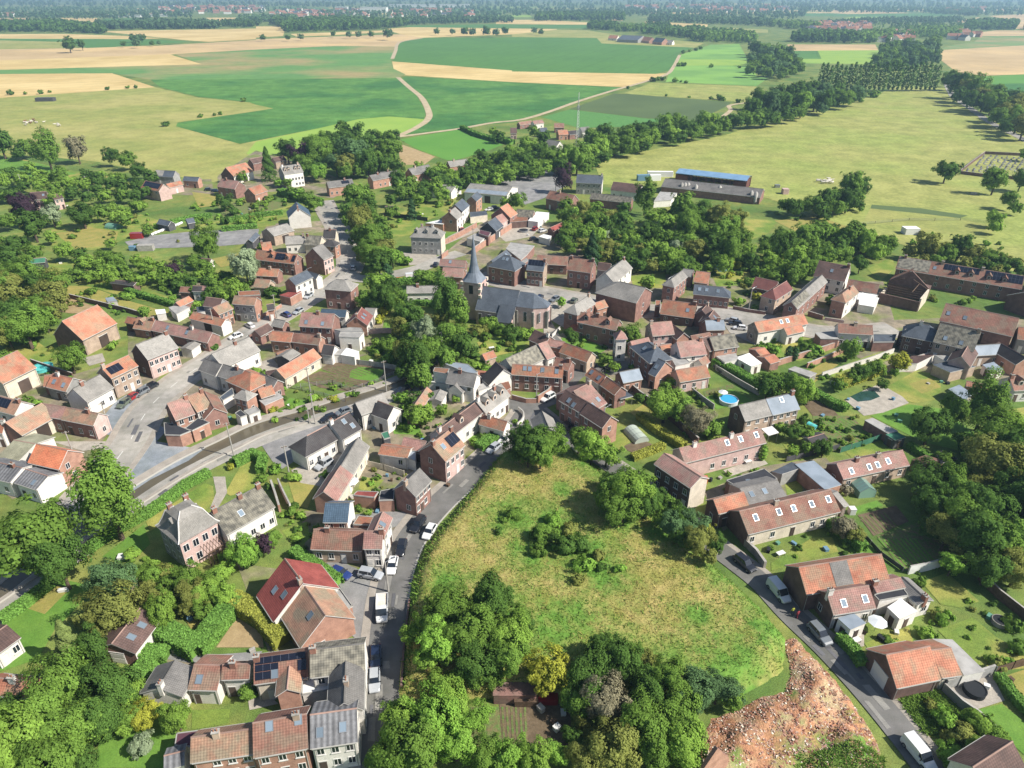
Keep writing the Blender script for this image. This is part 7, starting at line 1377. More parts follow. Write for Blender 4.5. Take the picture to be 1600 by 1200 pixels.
for lab,p,q,c,kd in(('white pickup truck with an open beige bed on the village lane',(597,951),(596,990),'white','truck'),('dark navy car in the lane shadow below the pickup truck',(587,1026),(586,1070),'navy','car'),('silver car parked against the white house wall in the lane',(585,1062),(585,1100),'silver','car'),('white car parked beside the white corner house',(613,883),(608,905),'white','car'),('black car parked above the white one at the corner house',(627,855),(619,885),'black','car'),('white car driving along the meadow edge of the lane',(671,830),(660,848),'white','car'),('black car side by side with the white car on the lane',(653,819),(640,838),'black','suv'),('dark blue car in the parking yard of the stone fronted house',(532,895),(555,905),'blue','car'),('silver car parked across the front of the white corner house',(579,897),(605,902),'silver','suv'),('pale grey car nearer the lane bend by the hedge',(771,700),(755,712),'silver','car'),('white car behind the pale grey car at the hedge',(789,686),(778,694),'white','car'),('white station wagon parked by the terrace garden wall',(856,621),(840,630),'white','suv'),('black car in the shade of the long brick farmhouse',(888,667),(898,675),'black','car'),('black pickup style car parked at the stone garden wall',(1164,880),(1178,892),'black','suv'),('white delivery van parked at the orange barn',(1217,924),(1232,942),'white','van'),('grey car with shiny bonnet beside the white porch house',(1281,990),(1297,1008),'grey','suv'),('long white van at the bottom right of the lane',(1436,1177),(1455,1200),'white','van'),('black car at the head of the row by the red roofed house',(235,604),(215,615),'black','car'),('dark grey estate car second in the row by the red roofed house',(220,613),(200,624),'grey','suv'),('red car in the row by the red roofed house',(205,621),(190,630),'red','car'),('grey green car at the end of the row by the ivy house',(193,630),(178,642),'green','car'),('white car parked before the grey stone fronted house',(390,508),(375,500),'white','car'),('white car parked at the end wall of the pantiled barn',(368,525),(352,530),'white','car'),('silver car on the main road below the red garages',(466,486),(450,495),'silver','car'),('small blue car beside the silver car on the main road',(447,491),(438,487),'blue','car'),('pale car parked at the garages',(482,462),(470,470),'silver','car'),('silver car parked along the valley road wall',(552,418),(556,405),'silver','car'),('silver car in the yard of the long zinc roofed house',(506,725),(490,735),'silver','suv'),('black car on the quay road nearest the utility pole',(513,653),(500,658),'black','car'),('dark grey car parked behind the black quay road car',(536,643),(522,648),'grey','car'),('black car parked on the quay road by the round bush',(629,610),(610,616),'black','suv'),('dark car parked at the apse of the church',(844,464),(850,456),'navy','car'),('grey car on the gravel of the church square',(867,467),(860,470),'grey','car'),('dark green car at the right of the church square',(897,469),(903,463),'green','car'),('silver car behind the white car at the steep dark gable',(1144,500),(1135,498),'silver','car'),('black car between two pale cars at the steep dark gable',(1149,505),(1138,504),'black','car'),('white car in front of the steep dark gable',(1156,512),(1144,511),'white','car'),('dark car parked beside the white square tower',(956,572),(945,577),'black','car'),('blue grey car in the alley below the mansion',(681,413),(686,405),'navy','car'),('white car beside the slate double garage',(764,327),(756,328),'white','car'),('dark car next to the white car at the garage',(774,324),(782,324),'navy','car'),('black car before the tall new brick house',(711,356),(720,357),'black','car'),('red car at the tall new house',(722,358),(722,352),'red','car'),('dark car at the tan barn in the upper hamlet',(326,296),(333,296),'black','car'),('second dark car at the tan barn nearer the mauve house',(337,298),(345,298),'navy','car'),('white van on the street beside the orange barrier',(644,432),(655,431),'white','van'),('white car wreck among the alley sheds',(848,360),(856,358),'white','car'),('red car in the alley yard near the red roof',(836,357),(842,353),'red','car'),('dark car at the white alley cabin',(835,373),(845,372),'black','car'),('black quad parked under the terrace canopy wall',(1124,575),(1130,580),'black','car')):
 vehicle(lab,p,q,c,kd,ct='van'if kd=='van'else 'truck'if kd=='truck'else 'car')
# ------------------------ people on the right lane
mk('skin','b98a70',rnd=0);mk('hair','3a2c22',rnd=0);mk('vest','a9ac48',rnd=0);mk('shirt','99444a',rnd=0);mk('trousers','33394a',rnd=0);mk('dress','7a3040',rnd=0)
def person(label,p,look,top,leg):
 a=at(p,0);a.z=.1;d=at(look,0)-a;root=empty('person',a,math.atan2(d.y,d.x)-math.pi/2);tag(root,label,'person')
 J=[(0,0,.95),(0,.0,1.2),(0,.01,1.42),(0,.02,1.52),(0,.03,1.63),(0,.03,1.74),(.19,0,1.42),(.27,.02,1.14),(.28,.12,.9),(-.19,0,1.42),(-.27,-.02,1.14),(-.27,.08,.9),(.1,0,.9),(.11,.1,.5),(.11,.0,.08),(.11,.14,.03),(-.1,0,.9),(-.11,-.05,.5),(-.11,-.22,.1),(-.11,-.08,.03),(.285,.16,.82),(-.275,.12,.82)]
 E=[(0,1),(1,2),(2,3),(3,4),(4,5),(2,6),(6,7),(7,8),(2,9),(9,10),(10,11),(0,12),(12,13),(13,14),(14,15),(0,16),(16,17),(17,18),(18,19),(8,20),(11,21)]
 Rd=[.155,.15,.13,.06,.1,.085,.075,.05,.04,.075,.05,.04,.1,.07,.05,.045,.1,.07,.05,.045,.035,.035]
 me=bpy.data.meshes.new('body');me.from_pydata(J,E,[]);o=link('body',me,root);me.materials.append(MATS[top])
 md=o.modifiers.new('skin','SKIN');o.modifiers.new('sub','SUBSURF').levels=1;o.modifiers['sub'].render_levels=2
 sk=me.skin_vertices[0].data if me.skin_vertices else None
 if not sk:
  import bmesh
  bm=bmesh.new();bm.from_mesh(me);bm.verts.layers.skin.verify();bm.to_mesh(me);bm.free();sk=me.skin_vertices[0].data
 for i,r in enumerate(Rd):sk[i].radius=(r,r*(.75 if i<3 else 1));sk[i].use_root=i==0
 m=MB()
 for s,k0 in((1,12),(-1,16)):
  a_,b_,c_=Vector(J[k0]),Vector(J[k0+1]),Vector(J[k0+2]);m.tube(a_+Vector((0,0,.08)),b_,.13,.095,9);m.tube(b_,c_,.098,.075,9)
 m.build('trousers',(leg,),root,smooth=True)
 def ball(name,c,r,mat,par=root,k=10):
  m=MB();V=[]
  for i in range(k//2+1):
   for j in range(k):t,f_=math.pi*i/(k//2),2*math.pi*j/k;V.append((c[0]+r[0]*math.sin(t)*math.cos(f_),c[1]+r[1]*math.sin(t)*math.sin(f_),c[2]+r[2]*math.cos(t)))
  F_=[[i*k+j,i*k+(j+1)%k,(i+1)*k+(j+1)%k,(i+1)*k+j]for i in range(k//2)for j in range(k)]
  return link(name,mesh(name,V,F_,(mat,),smooth=True),par)
 hd_=ball('head',(0,.03,1.68),(.09,.105,.125),'skin');ball('hair',(0,.005,1.715),(.1,.105,.11),'hair');ball('nose',(0,.135,1.665),(.015,.02,.02),'skin',hd_)
 for s in(1,-1):
  h=Vector(J[20 if s>0 else 21]);m=MB();m.tube(h+Vector((0,0,.05)),h-Vector((0,0,.04)),.03,.042,8)
  for f_ in range(4):m.tube(h+Vector((0,-.033+f_*.022,-.04)),h+Vector((-s*.012,-.036+f_*.024,-.11-.012*(f_ in(1,2)))),.011,.008,5)
  m.tube(h+Vector((-s*.01,.03,0)),h+Vector((-s*.03,.07,-.05)),.012,.009,5);m.build('hand',('skin',),root,smooth=True)
person('person in a yellow safety vest walking on the right lane',(1237,961),(1225,940),'vest','trousers');person('person in a red top walking beside the yellow vest',(1245,966),(1228,945),'shirt','dress')
# ------------------------ utility poles and lamps
def pole(label,p,h,arm=1.2,lamp=False):
 a=at(p);root=empty('utility_pole'if not lamp else 'street_lamp',a,.5);tag(root,label,'pole'if not lamp else 'street lamp')
 m=MB();m.tube((0,0,-.2),(0,0,h),.17,.11,8);m.build('pole',('concrete',),root)
 if lamp:
  m=MB();m.tube((0,0,h-.2),(1.3,0,h+.25),.06,.05,6);m.build('arm',('metal',),root);m=MB();m.box(1.1,-.14,h+.18,1.8,.14,h+.34);m.build('lamp_head',('metal',),root)
 else:
  m=MB();m.box(-arm/2,-.06,h-.45,arm/2,.06,h-.33);m.build('crossarm',('timber',),root)
  for x in(-.5,-.2,.2,.5):m=MB();m.tube((x*arm,0,h-.33),(x*arm,0,h-.12),.05,.035,6);m.build('insulator',('trim',),root)
full()
for lab,p,h,lp_ in(('concrete pole on the quay road beside the parked black car',(493,663),8.5,0),('concrete pole at the canal above the clipped hedge corner',(366,714),9,0),('concrete pole at the gate of the zinc roofed house',(452,741),7.5,0),('pale pole behind the house with the blue zinc roof',(692,564),9,0),('street lamp pole at the terrace garden wall',(838,628),8,1),('street lamp pole at the lower brick farmhouse',(941,686),8.5,1),('street lamp at the yellow garden on the village street',(1169,487),8,1),('concrete pole at the corner of the vegetable plots',(604,612),9,0),('leaning dark pole at the bright orange house',(122,728),9,0),('pole at the main road bend by the pink gable house',(173,674),8,0),('pole in front of the red garages',(433,497),8,0),('pole beside the pantiled barn end wall',(337,520),8,0),('pole at the slate roofed brick house on the valley road',(484,455),8,1),('pole at the house with the presbytery side lawn',(485,612),7,0),('street lamp on the brick hall pavement',(1040,470),8,1),('pole beside the car wreck yard wall',(868,300),9,0),('lamp by the canal bridge rail',(484,662),4,0),('pole at the parking yard by the flat terrace roof',(607,925),7,1),('pole on the corner of the copper beech garden',(38,300),9,0),('pole in the belt above the left lawn',(139,300),8,0)):
 pole(lab,p,h,1.2,bool(lp_))
def mast():
 a=at((901,231));root=empty('radio_mast',a);tag(root,'tall pale lattice radio mast standing in the hamlet','mast');H_=26;m=MB()
 for k in range(3):
  t=k*2.094;m.tube((math.cos(t)*1.3,math.sin(t)*1.3,0),(math.cos(t)*.5,math.sin(t)*.5,H_),.1,.07,6)
 for i in range(17):
  z0,z1=i*2,i*2+2;r0,r1=1.3-.8*z0/H_,1.3-.8*z1/H_
  for k in range(3):t,u=k*2.094,(k+1)*2.094;m.tube((math.cos(t)*r0,math.sin(t)*r0,z0),(math.cos(u)*r1,math.sin(u)*r1,z1),.08,.08,4)
 m.build('lattice',('white_paint',),root);m=MB();m.tube((0,0,H_-1),(0,0,H_+4),.15,.08,6)
 for k in range(3):t=k*2.094;m.box(math.cos(t)*.9-.2,math.sin(t)*.9-.2,H_-2.5,math.cos(t)*.9+.2,math.sin(t)*.9+.2,H_)
 m.build('antenna',('metal',),root)
mast()
# ------------------------ garden walls and fences
full()
W_=wallrun
W_('long brick wall with tiled top in the walled gardens',[(1212,572),(1250,560),(1290,548),(1312,540)],1.8,.5,'wall_ob');W_('second brick wall beside the garden strips',[(1260,575),(1290,563),(1318,550),(1345,540)],1.6,.4,'wall_ob');W_('long white garden wall running to the pond gardens',[(1283,590),(1320,578),(1360,565),(1395,552)],1.6,.3,'wall_wh');W_('pale wall continuing the white garden wall to the garage',[(1375,585),(1410,572),(1465,555)],1.9,.35,'wall_pk')
W_('tall dark brick wall along the dry lawn',[(978,603),(1000,622),(1030,642),(1062,670),(1090,695)],2.0,.4,'wall_dbk');W_('grey concrete wall beside the round pool lawn',[(1082,615),(1098,628),(1115,640)],1.6,.25,'wall_gy');W_('concrete wall below the clipped hedge',[(1118,578),(1150,598),(1185,618)],1.5,.3,'wall_gy')
W_('long sunlit brick wall of the church lane',[(738,398),(765,380),(795,360),(808,350)],2.6,.5,'wall_ob');W_('brick wall beside the mansion garden',[(695,382),(722,368),(745,355)],2.2,.4,'wall_ob');W_('brick wall with curved top by the pale manor lane',[(700,398),(690,405)],2,.4,'wall_ob')
W_('brick terrace wall of the little square',[(800,624),(822,630),(838,630)],1.4,.4,'wall_ob');W_('sunlit garden wall turning up from the square',[(840,630),(856,620),(868,605)],2.2,.4,'wall_ob');W_('curved white wall of the white dormer house garden',[(808,668),(816,660),(818,650),(810,642)],1.2,.3,'wall_wh',sm=4)
W_('collapsed stone garden wall by the black car',[(1163,852),(1180,868),(1194,888)],1.6,.5,'wall_stone');W_('grey terrace wall of the right hand gardens',[(1472,1078),(1500,1105),(1525,1122),(1550,1145)],1.6,.3,'wall_gy');W_('pale screen wall behind the hot tub terrace',[(1474,1078),(1510,1066),(1548,1054)],2.2,.3,'wall_gy');W_('turquoise white screen wall by the big lawn',[(1418,897),(1445,892),(1470,885)],2.0,.25,'roof_wh')
W_('brown boarded wall along the wood and lawn',[(1528,905),(1558,935),(1590,960),(1620,985)],2.0,.3,'timber');W_('low brick wall of the main road verge',[(402,500),(425,489),(440,480)],1.2,.35,'wall_ob');W_('brick wall with shadow along the main road',[(390,530),(405,522),(420,513)],1.4,.4,'wall_brk');W_('brick wall along the left garden strips',[(110,466),(150,476),(200,488),(230,497)],1.6,.35,'wall_dbk');W_('dark wall between pool and green lawn at the left barn',[(50,568),(85,580),(115,590)],1.5,.3,'wall_dbk')
W_('white rendered lane wall of the hotel-like house garden',[(436,758),(445,778),(455,798)],1.8,.3,'wall_wh');W_('brick wall pillar row beside the white lane wall',[(425,760),(432,780),(438,800)],1.8,.4,'wall_ob');W_('long rose brick wall behind the white flat block',[(575,522),(605,520),(640,522)],1.6,.4,'wall_pk');W_('street wall before the yellow garden',[(1145,483),(1168,488),(1195,492)],1.2,.35,'wall_brk');W_('brick street wall with gate pillars',[(1262,493),(1285,500)],1.6,.35,'wall_brk');W_('pink tinged front wall of the detached brick house',[(1288,500),(1318,505)],1.0,.3,'wall_pk')
W_('retaining wall of the rough meadow along the lane',[(628,1080),(632,1010),(640,940)],.7,.3,'wall_dbk',cap=False);W_('low wall in front of the presbytery lawn',[(862,528),(875,515)],1.2,.3,'wall_wh');W_('brown cemetery wall facing the pasture',[(1500,272),(1540,277),(1600,282),(1640,285)],1.8,.4,'wall_dbk');W_('far cemetery wall',[(1500,270),(1515,258),(1538,241),(1600,244),(1660,248)],1.8,.4,'wall_dbk')
def gable_ruin():
 a,b=at((1083,1238)),at((1134,1206));e=(b-a);L=e.length;e.normalize();nr=Vector((e.y,-e.x,0));mb=MB();P=[a,b,b+Vector((0,0,3.0)),a+e*L*.5+Vector((0,0,7.2)),a+Vector((0,0,2.6))];Q=[p-nr*.5 for p in P]
 mb.face(P,0);mb.face(Q[::-1],1)
 for i in range(5):mb.face([P[i],Q[i],Q[(i+1)%5],P[(i+1)%5]],1)
 tag(mb.build('gable_wall',('wall_ob','wall_brk')),'lone orange plastered gable wall left standing at the rubble heap','ruin')
gable_ruin()
fence('pale concrete panel fence along the vegetable plots',[(515,562),(560,570),(600,575),(628,580)],1.6,2.6,'concrete','concrete');fence('post and wire fence on the canal bank',[(470,606),(520,600),(548,612),(585,600),(630,580)],1.2,3,'metal','concrete',solid=False);fence('fine wire fence below the long orange barn',[(455,607),(490,615),(540,628)],1.0,2.5,'metal','timber',solid=False);fence('green tarpaulin fence beside the kitchen gardens',[(1312,708),(1345,698),(1384,684)],1.6,3,'roof_green','metal');fence('grey board fence behind the striped zinc roof',[(1228,722),(1270,712),(1310,702)],1.4,2.4,'wall_dk','wall_dk');fence('pale board fence between courtyard gardens',[(575,729),(600,735),(632,745)],1.6,2.2,'wall_cr','wall_cr');fence('brown board fence at the right border terrace',[(1552,1055),(1580,1046),(1620,1035)],1.8,2.4,'timber','metal');fence('dark fence beside the potato patch',[(1345,835),(1375,868),(1410,893)],1.0,2.5,'wall_dk','concrete');fence('dark fence of the mansion lawn',[(600,338),(640,342),(668,346)],1.8,3,'wall_dk','wall_dk');fence('wire pasture fence on the right paddocks',[(1340,352),(1420,345),(1500,345),(1560,350)],1.2,8,'metal','timber',solid=False)
# ------------------------ pools, trampolines, parasols, tanks
mk('pool_water','3f9fc8',rough=.1,spec=.6,rnd=0);mk('pool_wall','c2c8cc',rnd=0);mk('tramp','25282c',rnd=0);mk('parasol','cfd4d6',rnd=0);mk('tarp_blue','66879c',rnd=0);mk('plastic_green','5d8a76',rnd=0);mk('turq','58b8b4',rnd=0);mk('orange_plastic','c25a25',rnd=0);mk('plastic_white','d0d0cc',rnd=.05)
def ring(label,name,p,r,h,wall,inner,ct,z=0):
 a=at(p,z);root=empty(name,a);tag(root,label,ct);m=MB();m.tube((0,0,-.05),(0,0,h),r,r,24,0,False);m.build('wall',(wall,),root)
 m=MB();m.face([(r*.95*math.cos(i*.2618),r*.95*math.sin(i*.2618),h-.08)for i in range(24)]);m.build('water'if 'pool'in inner or inner=='turq'else 'mat',(inner,),root)
 m=MB()
 for i in range(24):t,u=i*.2618,(i+1)*.2618;m.face([(r*1.04*math.cos(t),r*1.04*math.sin(t),h),(r*1.04*math.cos(u),r*1.04*math.sin(u),h),(r*.93*math.cos(u),r*.93*math.sin(u),h+.02),(r*.93*math.cos(t),r*.93*math.sin(t),h+.02)])
 m.build('rim',(wall,),root);return root
full();ring('round blue garden pool on the lawn behind the brick pair','garden_pool',(1138,629),2.3,1.1,'pool_wall','pool_water','pool');ring('oval blue pool behind the slate cottage row','garden_pool',(1124,421),2.6,1.0,'tarp_blue','pool_water','pool');ring('turquoise covered pool beside the left barn','garden_pool',(67,577),2.6,.9,'turq','turq','pool');ring('black hot tub on the grey terrace','hot_tub',(1521,1082),1.5,1.0,'tramp','tramp','hot tub');ring('round stone planter beside the small right pool','stone_ring',(1561,974),1.2,.8,'wall_stone','tramp','planter');ring('round dark pool in the yard of the blue slate house','garden_pool',(541,820),1.8,1.0,'tramp','tramp','pool');ring('dark trampoline in the upper alley','trampoline',(818,362),2.0,.8,'metal','tramp','trampoline')
def parasol(label,p,mat='parasol',r=1.5):
 a=at(p,0);root=empty('parasol',a);tag(root,label,'parasol');m=MB();m.tube((0,0,0),(0,0,2.6),.04,.03,6);m.build('pole',('metal',),root);m=MB()
 for i in range(8):t,u=i*.7854,(i+1)*.7854;m.face([(0,0,2.6),(r*math.cos(t),r*math.sin(t),2.15),(r*math.cos(u),r*math.sin(u),2.15)])
 m.build('canopy',(mat,),root)
parasol('white parasol in the courtyard of the long barn',(551,765));parasol('white parasol beside the glass porch',(1366,986));parasol('pale parasol on the round pool lawn',(1128,624),r=1.2)
def table_set(label,p):
 a=at(p,0);root=empty('garden_table',a,.4);tag(root,label,'table');m=MB();m.box(-.8,-.45,.68,.8,.45,.74);m.build('tabletop',('plastic_white',),root)
 for x in(-.7,.7):
  for y in(-.35,.35):m=MB();m.box(x-.04,y-.04,0,x+.04,y+.04,.68);m.build('leg',('metal',),root)
table_set('white garden table on the row house lawn',(1219,868));table_set('white table beside the glass porch of the white house',(1336,1004));table_set('small table on the pale terrace of the pink house',(1168,724));table_set('white table in the wild garden above the river houses',(768,546))
def tunnel(label,p,q,w_,mat,ribs=True,name='greenhouse'):
 a,b=at(p),at(q);c=(a+b)/2;d=b-a;L=d.length;root=empty(name,c,math.atan2(d.y,d.x));tag(root,label,'greenhouse');m=MB();k=9
 for i in range(k):
  t,u=math.pi*i/k,math.pi*(i+1)/k;m.face([(-L/2,math.cos(t)*w_,math.sin(t)*w_*.85),(L/2,math.cos(t)*w_,math.sin(t)*w_*.85),(L/2,math.cos(u)*w_,math.sin(u)*w_*.85),(-L/2,math.cos(u)*w_,math.sin(u)*w_*.85)])
 for x in(-L/2,L/2):m.face([(x,math.cos(math.pi*i/k)*w_,math.sin(math.pi*i/k)*w_*.85)for i in range(k+1)])
 m.build('cover',(mat,),root);n=max(2,int(L/1.5))
 for j in range(n+1):
  m=MB();x=-L/2+L*j/n
  for i in range(k):t,u=math.pi*i/k,math.pi*(i+1)/k;m.tube((x,math.cos(t)*(w_+.03),math.sin(t)*(w_+.03)*.85),(x,math.cos(u)*(w_+.03),math.sin(u)*(w_+.03)*.85),.04,.04,4,0,False)
  m.build('hoop',('metal',),root)
mk('poly_film','a9b3a6',rough=.4,rnd=0);mk('glass_green','7f9f92',rough=.15,spec=.7,rnd=0)
tunnel('grey film tunnel greenhouse below the brick farmhouse',(985,673),(1003,692),1.9,'poly_film');tunnel('green arched shed on the upper left lawn',(170,355),(187,357),2.2,'plastic_green');tunnel('turquoise tunnel cloche in the vegetable garden',(1262,663),(1276,670),.9,'turq');tunnel('pale tunnel frame near the yellow hedge',(1300,601),(1318,597),1.2,'poly_film')
def glasshouse(label,p,q,w_,h):
 a,b=at(p),at(q);c=(a+b)/2;d=b-a;L=d.length;root=empty('greenhouse',c,math.atan2(d.y,d.x));tag(root,label,'greenhouse');m=MB()
 for s in(1,-1):m.face([(-L/2,s*w_,0),(L/2,s*w_,0),(L/2,s*w_,h),(-L/2,s*w_,h)]);m.face([(-L/2,s*w_,h),(L/2,s*w_,h),(L/2,0,h+w_*.6),(-L/2,0,h+w_*.6)])
 for x in(-L/2,L/2):m.face([(x,-w_,0),(x,w_,0),(x,w_,h),(x,0,h+w_*.6),(x,-w_,h)])
 m.build('glazing',('glass_green',),root);n=int(L/.8);m=MB()
 for j in range(n+1):
  x=-L/2+L*j/n
  for s in(1,-1):m.tube((x,s*(w_+.02),0),(x,s*(w_+.02),h),.035,.035,4);m.tube((x,s*(w_+.02),h),(x,0,h+w_*.6+.03),.035,.035,4)
 m.build('glazing_bars',('metal',),root)
glasshouse('green glass greenhouse beside the bungalow',(1336,758),(1354,778),1.8,1.6)
def silo(p,h,r):
 a=at(p);root=empty('feed_silo',a);tag(root,'white cylindrical feed silo standing before the cowshed','silo','feed silos at the cowshed');m=MB();m.tube((0,0,1.6),(0,0,h-.8),r,r,12,0);m.tube((0,0,h-.8),(0,0,h),r,r*.3,12);m.tube((0,0,.5),(0,0,1.6),r*.25,r,12);m.build('tank',('concrete',),root,smooth=True)
 for i in range(4):t=i*1.57+.78;m=MB();m.tube((math.cos(t)*r*.9,math.sin(t)*r*.9,0),(math.cos(t)*r*.9,math.sin(t)*r*.9,1.8),.08,.08,5);m.build('leg',('metal',),root)
for p in((1064,304),(1069,304),(1074,304),(1086,307),(1123,309),(1172,317),(1179,319)):silo(p,6.0,.85)
def box_thing(label,name,ct,p,dims,mat,rz=0.0,group=None):
 a=at(p);l,w_,h=dims;m=MB();b=min(dims)*.06;m.prism([(-l/2+b,-w_/2),(l/2-b,-w_/2),(l/2,-w_/2+b),(l/2,w_/2-b),(l/2-b,w_/2),(-l/2+b,w_/2),(-l/2,w_/2-b),(-l/2,-w_/2+b)],0,h);m.box(-l/2-.03,-w_/2-.03,h+.001,l/2+.03,w_/2+.03,h+.08)
 o=m.build(name,(mat,));o.location=a;o.rotation_euler=(0,0,rz);return tag(o,label,ct,group)
box_thing('long white trailer parked at the pasture farm','farm_trailer','trailer',(1031,276),(14,2.6,2.8),'white_paint',-.05);box_thing('blue wagon beside the white trailer','farm_wagon','wagon',(1005,282),(7,2.6,3),'tarp_blue',.1);box_thing('white box wagon between blue wagon and cowshed','farm_wagon','wagon',(1023,282),(6,2.5,3),'white_paint',.1)
box_thing('red container at the pipe yard','container','container',(215,372),(5,2.4,2.2),'paint_red',.1);box_thing('grey container at the lower edge of the pipe yard','container','container',(229,391),(6,2.4,2.2),'concrete',.1);box_thing('small blue barrel crate on the left lawns','crate','crate',(208,391),(2.4,1.6,1.6),'tarp_blue');box_thing('white roofed field shelter on the right paddock','field_shelter','shelter',(1421,365),(6,4,2.6),'white_paint',.0);box_thing('concrete trough on the right paddock','trough','trough',(1521,304),(3,1.4,.9),'concrete');box_thing('white water tank at the row house corner','water_tank','tank',(1330,802),(1.2,1.2,1.3),'plastic_white');box_thing('orange bin by the brick wing','bin','bin',(1100,754),(1.1,1.1,1.4),'orange_plastic');box_thing('blue tarpaulin over a pile in the allotment','tarpaulin','tarpaulin',(873,1181),(1.6,1.0,.6),'tarp_blue',.3);box_thing('rusty brick allotment hut with sheet roof','allotment_hut','hut',(804,1090),(6.2,2.2,1.9),'roof_pk');box_thing('open wooden allotment frame','cold_frame','frame',(822,1098),(3.4,1.6,1.2),'timber');box_thing('red roofed rabbit hutch in the allotment','hutch','hutch',(855,1096),(3,1.4,1.1),'paint_red');box_thing('blue slide in the orchard garden','slide','slide',(294,962),(3.0,.8,.7),'tarp_blue',-.9);box_thing('pale greenhouse bench box in the kitchen garden','cold_frame','frame',(199,871),(3,1.2,.6),'plastic_white',.2);box_thing('small brown hut in the left kitchen gardens','garden_shed','shed',(216,918),(2.4,2,2.1),'wall_tb',.5);box_thing('stone block pile on the left lawn','garden_bench','bench',(100,924),(1.6,.6,.5),'plastic_white',.2);box_thing('orange roadworks barrier at the villa street','barrier','barrier',(632,438),(6,.3,1.0),'orange_plastic',-.05);box_thing('brick transformer box at the pasture gate','transformer_box','cabinet',(1226,303),(3,3,2.6),'wall_pk');box_thing('grey hay feeder on the pasture','hay_feeder','feeder',(1214,293),(2.5,2,1.4),'metal');box_thing('grey stone shelter on the left pasture','field_shelter','shelter',(72,158),(16,6,3),'wall_dk',.1)
rr_=random.Random(21);CL=[(x,y)for x,y in((95,870),(228,892),(257,907),(330,970),(318,1005),(268,1015),(275,1020),(395,1018),(470,1090),(483,1095),(565,830),(575,838),(590,800),(605,745),(612,752),(560,775),(550,778),(660,690),(700,760),(640,690),(585,670),(570,655),(420,590),(430,622),(440,630),(452,634),(425,628),(410,610),(345,652),(352,660),(360,655),(1160,720),(1175,718),(1182,712),(1125,748),(1110,752),(1200,862),(1215,850),(1240,850),(1290,860),(1405,660),(1395,625),(1400,650),(1350,990),(1375,1000),(1400,990),(1560,975),(1545,965),(1578,1065),(1540,1075),(1095,410),(1045,395),(1060,400),(985,400),(1010,400),(700,300),(790,350),(845,355),(855,345),(825,368),(690,345),(660,335),(265,448),(275,455),(258,470),(262,477),(380,320),(390,328),(400,325),(412,320),(378,335),(98,318),(105,322),(95,412),(90,408),(10,415),(120,435),(150,437),(345,480),(560,560),(580,566),(600,548),(615,545),(780,1095),(865,1130),(870,1140),(890,1145),(845,1110),(880,1115),(1285,650),(1310,690),(1240,715),(1325,625),(1340,640),(1450,600),(1470,598),(1480,600))]
for i,(x,y)in enumerate(CL):
 c=rr_.choice((('white plastic bin','bin','plastic_white'),('grey stone slab pile','stone_pile','concrete'),('blue crate','crate','tarp_blue'),('brown wooden box','wooden_box','timber'),('green plastic bin','bin','plastic_green'),('white garden chair box','storage_box','plastic_white'),('dark covered heap','covered_heap','tramp')))
 box_thing(c[0]+' lying among the gardens of the village',c[1],c[1].split('_')[-1],(x,y),(rr_.uniform(.5,1.1),rr_.uniform(.4,.8),rr_.uniform(.3,.8)),c[2],rr_.random()*3,'clutter: '+c[0])
for i in range(9):
 a,b=at((236+i*5,369-i*1.9)),at((240+i*5,367-i*1.9));m=MB();m.tube(a+Vector((0,0,.5)),b+Vector((0,0,.5))+(b-a)*1.2,.5,.5,10);tag(m.build('concrete_pipe',('white_paint',)),'white concrete pipe in the row at the pipe yard','pipe','white pipes at the yard')
# ------------------------ cattle
mk('cow_white','c9c3b6',rnd=.06);mk('cow_brown','8a6b52',rnd=.1)
def cow_mesh(mat):
 def f():
  m=MB();st=[(-1.0,.18,1.28,.1),(-.85,.34,1.1,.36),(-.4,.38,1.02,.4),(.2,.36,.98,.42),(.65,.32,1.05,.38),(.9,.2,1.22,.26),(1.15,.13,1.38,.17),(1.3,.14,1.42,.16),(1.55,.1,1.3,.12),(1.68,.06,1.24,.07)];k=8;n=len(m.v)
  for x,w_,z,h in st:
   for i in range(k):t=2*math.pi*i/k;m.v.append((x,w_*math.cos(t),z+h*math.sin(t)))
  for j in range(len(st)-1):
   for i in range(k):a,b=j*k+i,j*k+(i+1)%k;m.f.append([a,b,b+k,a+k]);m.mi.append(0);m.uv+=[(0,0)]*4
  m.face([m.v[i]for i in range(k)][::-1]);m.face([m.v[(len(st)-1)*k+i]for i in range(k)])
  for x,s in((.6,1),(.6,-1)):m.tube((x,s*.2,1.0),(x+.02,s*.2,.5),.12,.07,6);m.tube((x+.02,s*.2,.5),(x,s*.2,0),.065,.06,6)
  for x,s in((-.75,1),(-.75,-1)):m.tube((x,s*.22,1.1),(x+.14,s*.22,.62),.17,.09,6);m.tube((x+.14,s*.22,.62),(x-.08,s*.22,.42),.085,.06,6);m.tube((x-.08,s*.22,.42),(x-.04,s*.22,0),.06,.06,6)
  m.tube((-1.0,0,1.35),(-1.12,0,.6),.03,.02,5)
  for s in(1,-1):m.face([(1.3,s*.12,1.5),(1.36,s*.3,1.52),(1.28,s*.3,1.44)])
  return mesh('cow',m.v,m.f,(mat,),m.mi,True)
 return cached(('cow',mat),f)
def herd(label,group,c,sx,sy,n,mats,seed):
 r=random.Random(seed)
 for i in range(n):
  a=at((c[0]+r.gauss(0,sx),c[1]+r.gauss(0,sy)));o=link('cow',cow_mesh(r.choice(mats)));o.location=a;o.rotation_euler=(0,0,r.choice((0,math.pi))+r.gauss(0,.5));tag(o,label,'cow',group)
